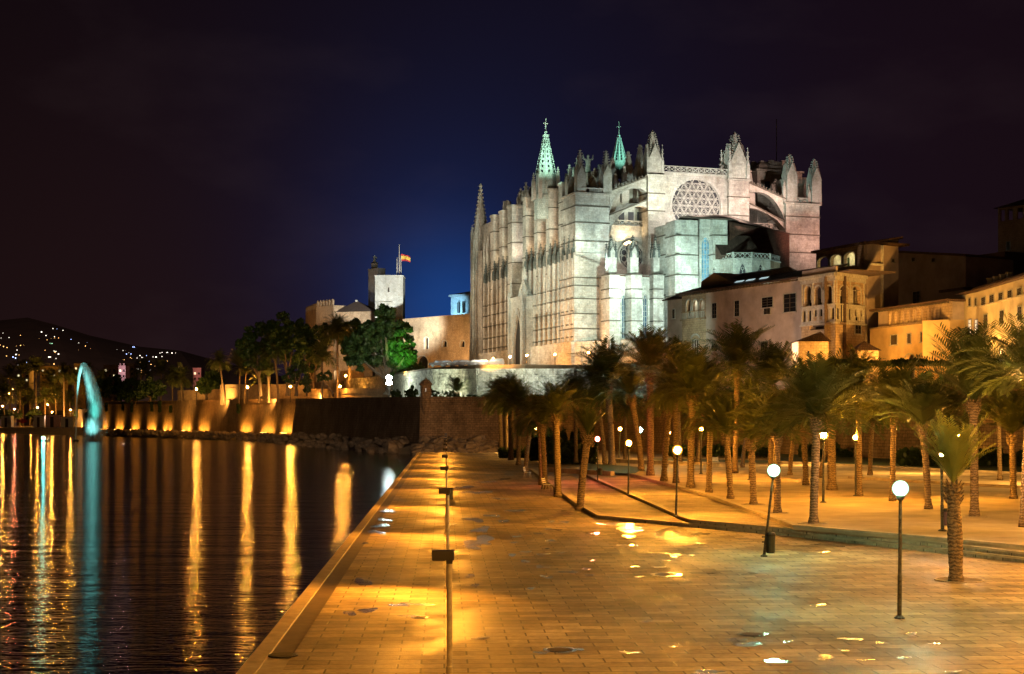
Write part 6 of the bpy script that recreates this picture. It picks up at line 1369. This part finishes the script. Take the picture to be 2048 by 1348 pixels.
# benches
def bench(x, y, z0, wpx, lab, rot):
    b = G(x, y, z0); root = thing('bench', b, lab, 'bench', 'benches of the park'); w = wpx/F*b.y/2; Mx = Matrix.Rotation(rot, 3, 'Z')
    T = lambda a, c, z: b + Mx @ Vector((a, c, z))
    m = MB(T)
    for k in range(4): m.box(-w, w, -.22+k*.13, -.22+k*.13+.09, .44, .47)
    m.build('seat', WHITE, root); m = MB(T)
    for k in range(3): m.box(-w, w, .29+k*.03, .31+k*.03, .55+k*.13, .64+k*.13)
    m.build('backrest', WHITE, root)
    for s_ in (-1, 1): m = MB(T); m.tube([(s_*w*.85, -.22, 0), (s_*w*.85, -.15, .44), (s_*w*.85, .25, .44), (s_*w*.85, .38, .95)], .03, 5); m.tube([(s_*w*.85, .3, 0), (s_*w*.85, .22, .44)], .03, 5); m.build('leg', GALV, root)
bench(1096, 982, 0, 22, 'white slatted bench behind the upright palm', R(70)); bench(1056, 955, 0, 16, 'white slatted bench further along the promenade palms', R(75)); bench(1432, 934, .54, 14, 'pale bench far back between the middle palms', R(10))
# ---------------------------------------------------------------- paving pits around the near trunks
def pit(x, y, z0, wpx, lab):
    c = G(x, y, z0); r = wpx/2/F*c.y; root = thing('tree_pit', (c.x, c.y, z0), lab, 'tree pit', 'paved pits around palm trunks'); m = MB()
    m.lathe(c.x, c.y, [(r*.92, z0), (r*.92, z0+.012)], 24); m.build('soil', EARTH, root); m = MB()
    n = 28
    for k in range(n):
        t, t2 = 2*math.pi*k/n, 2*math.pi*(k+.94)/n; m.prismz([(c.x+r*math.cos(t), c.y+r*math.sin(t)), (c.x+r*math.cos(t2), c.y+r*math.sin(t2)), (c.x+r*.9*math.cos(t2), c.y+r*.9*math.sin(t2)), (c.x+r*.9*math.cos(t), c.y+r*.9*math.sin(t))], z0, z0+.035)
    m.build('rim', KERB, root)
pit(1919, 1161, 0, 98, 'round paved pit of the stout young palm'); pit(1150, 1021, 0, 56, 'dark soil pit at the foot of the leaning thin palm'); pit(1625, 1047, .54, 60, 'soil pit at the foot of the big windswept palm')
pit(1507, 1009, .54, 50, 'soil pit at the foot of the low palm near the tilted lamp'); pit(1555, 1026, .54, 44, 'soil pit behind the tilted lamp'); pit(1950, 1033, .54, 46, 'soil pit of the huge crowned palm')
# ---------------------------------------------------------------- left street lamps behind the sea wall
def small_lamp(x, y, Y, zb, col, power, rpx, lab, group='street lamps beyond the water', nm='street_lamp'):
    g = P(x, y, Y); b = Vector((g.x, g.y, zb)); root = thing(nm, b, lab, 'lamp', group); r = rpx/F*Y
    m = MB(); m.tube([b, Vector((g.x, g.y, g.z-r))], .09, 6); m.build('pole', METAL, root); m = MB(); m.ball(g.x, g.y, g.z, r, 10, 6); o = m.build('globe', globe_mat(col), root, smooth=True); q_ = r*.65; m = MB(); m.ball(g.x, g.y, g.z, q_, 8, 5); m.build('bulb', glow(col, power*1.3/(4*math.pi**2*q_*q_)), o, smooth=True)
O2 = (1, .38, .05)
for x, y, Y, pw, lab in ((393, 778, 508, 9000, 'orange street lamp behind the sea wall, right of the bright paired palms'), (495, 774.5, 466, 10000, 'orange street lamp left of the short bright palm'), (581, 773, 425, 12000, 'orange street lamp between the leaning palm and the dark cypress'),
                      (680, 773, 404, 7000, 'orange street lamp at the foot of the tallest sea wall palm'), (691.5, 751.5, 428, 6000, 'orange street lamp standing higher, just above another one')):
    small_lamp(x, y, Y, 10, O2, pw*.9, 2.6, lab)
small_lamp(739, 757.5, 400, 10, (.8, 1, .95), 7000, 2.6, 'small white lamp left of the floodlight mast')
FM = thing('flood_mast', P(778, 795, 352), 'bright white double floodlight mast under the big round pine', 'floodlight'); m = MB(); q = P(778, 755, 352); m.tube([(q.x, q.y, 8), (q.x, q.y, q.z+.8)], .1, 8); m.build('pole', METAL, FM)
for dz in (0, -1.3): m = MB(); m.lathe(q.x, q.y, [(.25, q.z+dz-.5), (.62, q.z+dz-.25), (.62, q.z+dz+.25), (.25, q.z+dz+.5)], 10); m.build('lamp_head', glow((.85, 1, .93), 170), FM)
spot(q+Vector((2.0, -2.5, .0)), P(806, 706, 368), 70000, (.20, 1, .10), 27, .8, .4, 'tree_flood'); plight(q+Vector((.9, -.5, -.3)), 1100, (.8, 1, .92), .3, 'mast_light')
# far shore lamps
for x, y, Y, col, pw, lab in ((29, 818, 742, (1, .25, .12), 1800, 'reddish lamp between the clipped trees of the far shore'), (95, 809, 760, O2, 4666, 'orange lamp high among the far shore palms'), (104, 824, 742, O2, 4666, 'orange lamp just below the high one on the far shore'),
                      (141, 820, 738, O2, 4000, 'orange lamp left of the fountain spray'), (130, 835, 735, (1, .7, .45), 4000, 'low pinkish white lamp left of the fountain foot'), (26, 779, 790, O2, 3000, 'higher lamp of two stacked ones at the left edge'), (18, 787, 790, O2, 3000, 'lower lamp of two stacked ones at the left edge'),
                      (5, 812, 742, O2, 5333, 'orange lamp cut by the left edge of the far shore'), (62, 836, 770, O2, 4000, 'orange lamp hidden behind the ring sculpture'), (75, 815, 790, O2, 3000, 'faint orange lamp behind the far shore trunks')):
    small_lamp(x, y, Y, .8, col, pw, 1.6, lab, 'lamps of the far shore')
# kiosks, sculptures on the far shore
def kiosk(x0, x1, y, Y, mat, lab):
    fr = Fr(x0, Y, x1, Y); root = thing('kiosk', fr.T(fr.L/2, 0, 1.6), lab, 'kiosk'); z = zat(y, Y); m = MB(fr.T); m.box(0, fr.L, 0, 4, 1, z); m.build('wall', mat, root); m = MB(fr.T); m.box(-.4, fr.L+.4, -.5, 4.4, z, z+.25); m.build('roof', ROOF2, root)
    m = MB(fr.T); m.box(fr.L*.35, fr.L*.6, -.06, .02, 1.6, z-.8); m.build('door', SHUT, root)
kiosk(66, 88, 831, 720, WHITE, 'white low wall pavilion right of the ring sculpture'); kiosk(91, 118, 830, 716, PINKW, 'pinkish pavilion on the far quay'); kiosk(122, 146, 834, 716, WHITE, 'small white pavilion nearest to the fountain'); kiosk(2, 22, 832, 720, WHITE, 'white pavilion at the left edge of the quay')
q = P(45, 844, 700); RS = thing('sun_sculpture', q, 'red sunburst sculpture on the far quay', 'sculpture'); m = MB(); rb_ = plain('red_paint', (.6, .05, .03), .5)
for k in range(9): t = math.pi*k/8; m.tube([(q.x, q.y, q.z), (q.x+2.7*math.cos(t), q.y, q.z+2.0*math.sin(t)+.1)], [.5, .1], 5)
m.ball(q.x, q.y, q.z+.2, 1.0, 8, 6); m.build('rays', rb_, RS)
q = P(60, 838, 698); DS = thing('ring_sculpture', q, 'dark open ring sculpture right of the red sunburst', 'sculpture'); m = MB(); m.tube([(q.x+1.4*math.cos(t*.35-1.2), q.y, q.z+1.5*math.sin(t*.35-1.2)) for t in range(14)], .42, 8); m.build('ring', METAL, DS)
# ---------------------------------------------------------------- fountain
FY = 414
def jet_mat():
    m, nt, N, L, B = newmat('fountain_spray'); setp(B, col=(.9, .95, .95), rough=.6, spec=.2)
    g = N.new('ShaderNodeNewGeometry'); n = noise(N, L, g.outputs['Position'], .9, 5, .7, (3, 3, .5)); t = N.new('ShaderNodeBsdfTranslucent'); t.inputs[0].default_value = (.9, .95, .95, 1)
    mx = N.new('ShaderNodeMixShader'); mx.inputs[0].default_value = .5; L.new(B.outputs[0], mx.inputs[1]); L.new(t.outputs[0], mx.inputs[2]); tr = N.new('ShaderNodeBsdfTransparent')
    rr = N.new('ShaderNodeMapRange'); rr.inputs[1].default_value = .35; rr.inputs[2].default_value = .75; rr.inputs[3].default_value = .0; rr.inputs[4].default_value = .34; L.new(n.outputs[0], rr.inputs[0])
    m2 = N.new('ShaderNodeMixShader'); L.new(rr.outputs[0], m2.inputs[0]); L.new(tr.outputs[0], m2.inputs[1]); L.new(mx.outputs[0], m2.inputs[2]); L.new(m2.outputs[0], nt.nodes['Material Output'].inputs[0]); return m
JET = jet_mat(); JETL = jet_mat(); JETL.name = 'fountain_jet'; [setattr(nd.inputs[3], 'default_value', .5) or setattr(nd.inputs[4], 'default_value', .95) for nd in JETL.node_tree.nodes if nd.type == 'MAP_RANGE']; MIST = jet_mat(); MIST.name = 'fountain_mist'
for nd in MIST.node_tree.nodes:
    if nd.type == 'MAP_RANGE': nd.inputs[3].default_value = 0; nd.inputs[4].default_value = .24
FO = thing('fountain', P(152, 880, FY), 'tall arching fountain jet lit turquoise on the lake', 'fountain')
b0 = P(151.5, 881, FY); b0.z = WL
jp = [P(x, y, FY) for x, y in ((151.5, 881), (152, 850), (153, 815), (155, 780), (158, 754), (161, 740), (165, 727))]
m = MB(); m.tube(jp, [.10, .13, .17, .25, .38, .5, .4], 8); m.build('jet', JETL, FO, smooth=True)
def veil(pts, ws, mat, nm, ys=(0, .5, 1.0)):
    for j, dy in enumerate(ys):
        m = MB(); m.tube([P(x, y, FY+dy*3-1.5) + Vector((0, 0, 0)) for x, y in pts], [w/F*FY*(1-.18*j) for w in ws], 10); m.build(nm, mat, FO, smooth=True)
fall = [(164, 728), (168, 732), (173, 741), (178, 757), (183, 780), (187, 810), (189, 840), (190, 866), (190, 884)]
veil(fall, [2, 3, 3.6, 4.2, 5, 6, 7, 8, 9], JET, 'falling_veil', (0, .4))
for sx, kk in ((0, 1.0), (2, 1.5), (4, 2.0), (6, 2.5)):
    veil([(x+sx*max(0, (y-729))/150, y) for x, y in fall], [w*kk for w in (2, 3, 4, 4.6, 5.4, 6.4, 7.4, 8.4, 9.4)], MIST, 'mist_veil', (.1*sx,))
veil([(180, 800), (181, 830), (182, 860), (183, 884)], [2, 8, 15, 20], MIST, 'mist_veil', (.3,)); veil([(186, 770), (188, 820), (188, 884)], [3, 10, 19], MIST, 'mist_veil', (.1,))
m = MB(); m.lathe(b0.x, b0.y, [(.9, WL), (.8, WL+.25), (.2, WL+.4)], 10); m.build('nozzle', METAL, FO)
for tx, ty, pw in ((180, 760, 62000), (190, 850, 42000), (158, 750, 60000)):
    spot(P(150, 872, FY-14), P(tx, ty, FY), pw, (.30, 1, .92), 24, .9, .5, 'fountain_flood')
spot(P(206, 876, FY-10), P(185, 800, FY), 30000, (.12, 1, .85), 26, .9, .5, 'fountain_flood')
q = P(91, 872, 410); q.z = WL; FB = thing('fountain_float', q, 'floating cyan spotlight raft on the lake left of the fountain', 'light raft')
m = MB(); m.lathe(q.x, q.y, [(1.1, WL-.1), (1.2, WL+.25), (1.0, WL+.35)], 12); m.tube([(q.x+.9, q.y, WL+.3), (q.x+1.1, q.y, WL+1.1), (q.x+1.5, q.y, WL+1.3)], .12, 6); m.ball(q.x+1.1, q.y-.3, WL+.6, .38, 8, 6); m.build('float', METAL, FB)
m = MB(); m.ball(q.x-.6, q.y, WL+.85, .45, 10, 6); m.build('lamp', glow((.15, .9, .8), 45), FB)
# ---------------------------------------------------------------- cars on the forecourt
def car(x, y, Y, lab, mat, hood=1, L_=4.2, van=False):
    b = P(x, y, Y); b.z = 16.6; root = thing('parked_car', b, lab, 'car', 'cars parked on the forecourt'); T = lambda a, c, z: b + Vector((a*hood, c, z))
    prof = [(-L_/2, .35), (-L_/2, .75), (-L_/2+.15, .9), (-L_/2+.9, .98), (-L_/2+1.5, 1.42), (L_/2-1.2, 1.46), (L_/2-.35, .98), (L_/2, .85), (L_/2, .35)]
    if van: prof = [(-L_/2, .35), (-L_/2, .85), (-L_/2+.8, 1.02), (-L_/2+1.3, 1.6), (L_/2-.3, 1.65), (L_/2, 1.0), (L_/2, .35)]
    m = MB(T); m.prismb(prof, -.85, .85); m.build('body', mat, root)
    zw = 1.35 if not van else 1.5; m = MB(T); m.prismb([(-L_/2+1.1, 1.0), (-L_/2+1.55, zw), (L_/2-1.25 if not van else L_/2-.5, zw), (L_/2-.6, 1.0)], -.87, .87); m.build('window', GLASS, root)
    for a in (-L_/2+.85, L_/2-.85):
        for c in (-.8, .8):
            m = MB(T); n = 12; m.prismb([(a+.33*math.cos(2*math.pi*k/n), .33+.33*math.sin(2*math.pi*k/n)) for k in range(n)], c-.12, c+.12); m.build('wheel', BINM, root)
    m = MB(T); m.box(-L_/2-.03, -L_/2+.02, -.75, -.5, .6, .75); m.build('headlight', WHITE, root)
car(989, 735, 323, 'white boxy estate car parked nearest the portal', CARW, 1, 4.3, True)
for k, (x, mt, lab) in enumerate(((968, CARD, 'dark car directly left of the white estate car'), (950, CARW, 'pale low car second to the left of the white estate car'), (931, CARD, 'dark car below the left tower of the cathedral'), (914, CARW, 'light car half way along the forecourt wall'), (896, CARD, 'dark car left of the light one on the forecourt'), (877, CARD, 'leftmost dark car on the forecourt beside the pine'))):
    car(x, 735, 324+k*1.0, lab, mt, 1 if k % 2 else -1)
# forecourt lamps
for k, (x, y) in enumerate(((941, 726.5), (957, 722.5), (986.5, 717.5), (1020, 713.5), (1054, 710.5), (1110, 708.5), (1177, 705.5))):
    Yl = [345, 343, 341, 337, 334, 330, 326][k]
    small_lamp(x, y, Yl, 16.6, O2, 1500*2.6, 2.3, 'orange lamp at the cathedral podium, %s from the left' % ords[k], 'lamps along the cathedral podium', 'podium_lamp')
# ================================================================ floodlighting of the buildings
def CL(u, v, z): return Tc(u, v, z)
# cool floods on the south-east corner and the apse
spot(CL(-72, -14, 17.5), CL(0, 3, 34), 350610, (.66, 1, .90), 30, .9, 1.0)
spot(CL(-50, -40, 17.5), CL(12, 0, 28), 72540, (1, .95, .72), 44, .9, 1.0)
spot(CL(-44, 8, 21), CL(-14, 14, 34), 87048, (.72, 1, .98), 52, .8, .8)
spot(CL(-56, -6, 23), CL(-16, 27, 42), 265980, (.60, 1, .92), 32, .8, 1.0)
spot(CL(-15.5, 5.2, 30), CL(-10, 6.5, 44), 6045, (.92, 1, 1), 100, .9, .2); spot(CL(-14.5, 19.6, 30), CL(-9, 21, 44), 6045, (.85, 1, 1), 100, .9, .2)
spot(CL(-8, 13, 37.5), CL(3.5, 13, 43), 3143, (1, .88, .80), 130, .9, .3)
spot(CL(-12, 2, 37), CL(0, 5, 52), 10881, (.62, .95, 1), 70, .9, .3)
spot(CL(-36, 38, 26), CL(-23, 44, 33), 15717, (.65, 1, .95), 70, .9, .3)
# roof floods under the rose wall, pink on the north-east side
zf = 55.5
spot(CL(-19, 22, zf-4), CL(1, 27, 57), 29596, (.98, .97, .90), 90, .9, .5); spot(CL(-19, 34, zf-4), CL(1, 34, 56), 29596, (1, .90, .84), 90, .9, .5)
spot(CL(-14, 18, 53), CL(0, 17, 60), 10881, (.8, 1, .8), 80, .9, .3)
spot(CL(-14, 50, 56), CL(0, 46, 58), 19344, (1, .66, .56), 95, .9, .5); spot(CL(-22, 66, 44), CL(1, 60, 54), 36270, (1, .52, .42), 70, .9, .5)
spot(CL(-20, 72, 26), CL(2, 61, 34), 21762, (1, .36, .22), 46, .9, .5)
# light inside the flying buttress bays and on the roofs of the south side
spot(CL(2.2, 14, 45.5), CL(5, 14, 54), 5440, (1, .74, .42), 150, .9, .3)
for k in range(7): spot(CL(us[k]-3.2, .9, 44.2), CL(us[k], 1.6, 53), 1813, (1, .62, .34) if k > 1 else (1, .78, .5), 86, .95, .2)
spot(CL(su(1035, 0)-3, .5, 44), CL(su(1032, 0), 2, 50), 3627, (.85, .95, 1), 100, .9, .2)
# south side: cool flood from the south, peach flood raking along from the east, sodium glow low down
spot(CL(22, -80, 18), CL(24, 0, 40), 302250, (.86, 1, .84), 42, .9, 1.5)
spot(CL(-64, -20, 17.5), CL(34, 0, 54), 278070, (1, .78, .56), 18, .9, 1.0)
spot(CL(60, -62, 17.5), CL(60, 0, 38), 145080, (1, .84, .62), 42, .9, 1.5)
spot(CL(30, -34, 17.2), CL(32, 0, 24), 19344, (1, .52, .16), 100, .95, .5); spot(CL(52, -30, 17.2), CL(54, 0, 22), 16926, (1, .52, .16), 100, .95, .5)
# turquoise spires
spot(CL(-2, -6, 56), CL(20, sv(1091, 20), 74), 140000, (.55, 1, .80), 44, .8, .4); spot(CL(24, 26, 67), CL(40, sv(1238, 40), 80), 36270, (.36, 1, .84), 60, .8, .4)
spot(CL(6, -6, 58), CL(14, sv(1176, 14), 68), 4231, (.5, 1, .8), 40, .8, .3)
# west tower spire
spot(CL(40, -28, 40), CL(66, 2, 70), 36270, (1, .9, .7), 50, .8, .6)
# royal palace keep, blue lantern tower, palace wall
spot(P(880, 722, 405), P(776, 590, 470), 480000, (.92, 1, .96), 34, .8, 1); spot(P(892, 630, 444), P(922, 612, 452), 14000, (.25, .62, 1), 80, .8, .5)
spot(P(880, 726, 415), P(880, 690, 440), 26000, (1, .60, .26), 110, .9, .6); spot(P(640, 770, 440), P(650, 640, 478), 34000, (1, .85, .6), 60, .8, .8)
spot(P(700, 640, 455), P(700, 600, 478), 3500, (.5, .6, 1), 120, .9, .5)
# terrace wall floods
for x, pw, c in ((815, 26000, (.8, 1, .85)), (880, 20000, (.95, 1, .72)), (960, 20000, (.9, 1, .78)), (1060, 24000, (.75, .95, .95)), (1150, 16000, (.75, .9, 1)), (1240, 16000, (.85, .8, .7))):
    Yw = 300 if x > 900 else 325
    spot(P(x, 800, Yw-14), P(x, 760, Yw+10), pw, c, 110, .9, .5)
# orange street light around the palaces on the right
spot(P(1790, 770, 205), P(1700, 660, 232), 51000, (1, .46, .08), 80, .9, .4); plight(P(1735, 735, 214), 6750, (1, .44, .07), .3, 'street_light')
plight(P(1850, 765, 203), 9750, (1, .52, .1), .3, 'street_light'); plight(P(1930, 730, 198), 5250, (1, .46, .08), .3, 'street_light'); plight(P(2010, 745, 188), 7500, (1, .58, .2), .3, 'street_light')
spot(P(2030, 760, 160), P(2000, 650, 205), 33000, (1, .56, .2), 80, .9, .4)
plight(P(1560, 700, 224), 3750, (1, .66, .45), .4, 'street_light'); plight(P(1440, 690, 236), 2700, (1, .8, .7), .4, 'street_light')
spot(P(1340, 700, 255), P(1355, 640, 275), 5250, (.7, 1, .85), 100, .9, .4)
# rear rampart and park
plight(P(1000, 870, 235), 1500, (1, .45, .08), .3, 'street_light')
for x, Y, z, pw in ((1090, 200, 4.2, 3600), (1330, 185, 4.5, 4600), (1600, 150, 4.5, 4600), (1830, 125, 4.5, 4000), (2080, 105, 4.5, 4200), (1750, 75, 5, 900), (1980, 62, 5, 900)):
    q = P(x, 850, Y); plight((q.x, q.y, z), pw, (1, .50, .10), .3, 'park_light')
# glow of the sea wall gardens
for x, Y in ((330, 520), (440, 492), (540, 452), (640, 425)): q = P(x, 790, Y); spot((q.x, q.y, 11), (q.x, q.y+12, 16), 16000, (1, .48, .1), 140, .9, .3, 'garden_light')
for x, pw in ((20, 26000), (60, 26000), (110, 26000), (160, 22000), (196, 16000)): q = P(x, 830, 722); spot((q.x, q.y, 2), (q.x, q.y+30, 14), pw*1.6, (1, .46, .08), 120, .9, .3, 'shore_light')

spot(P(120, 770, 1500), P(150, 720, 2900), 7.0e7, (1, .55, .4), 60, .9, 1, 'hill_fill')  # added spot that lifts the dark hillside, no lamp hangs there
spot((-24, 8, 9), P(700, 835, 330), 420000, (1, .72, .50), 18, .9, .3, 'rampart_fill'); spot((-25, 8, 9), P(400, 838, 510), 900000, (1, .55, .2), 16, .9, .3, 'rampart_fill'); spot((-6, 226, 5), P(930, 850, 256), 2600, (1, .5, .16), 120, .9, .3, 'city_wall_fill')  # added fills for the dark ramparts, no such lamps stand there

spot(CL(-22, -30, 17.2), CL(-2, 0, 19), 30000, (1, .45, .1), 80, .95, .5); spot(CL(4, -26, 17.2), CL(6, -1, 19), 16000, (1, .45, .1), 90, .95, .5)
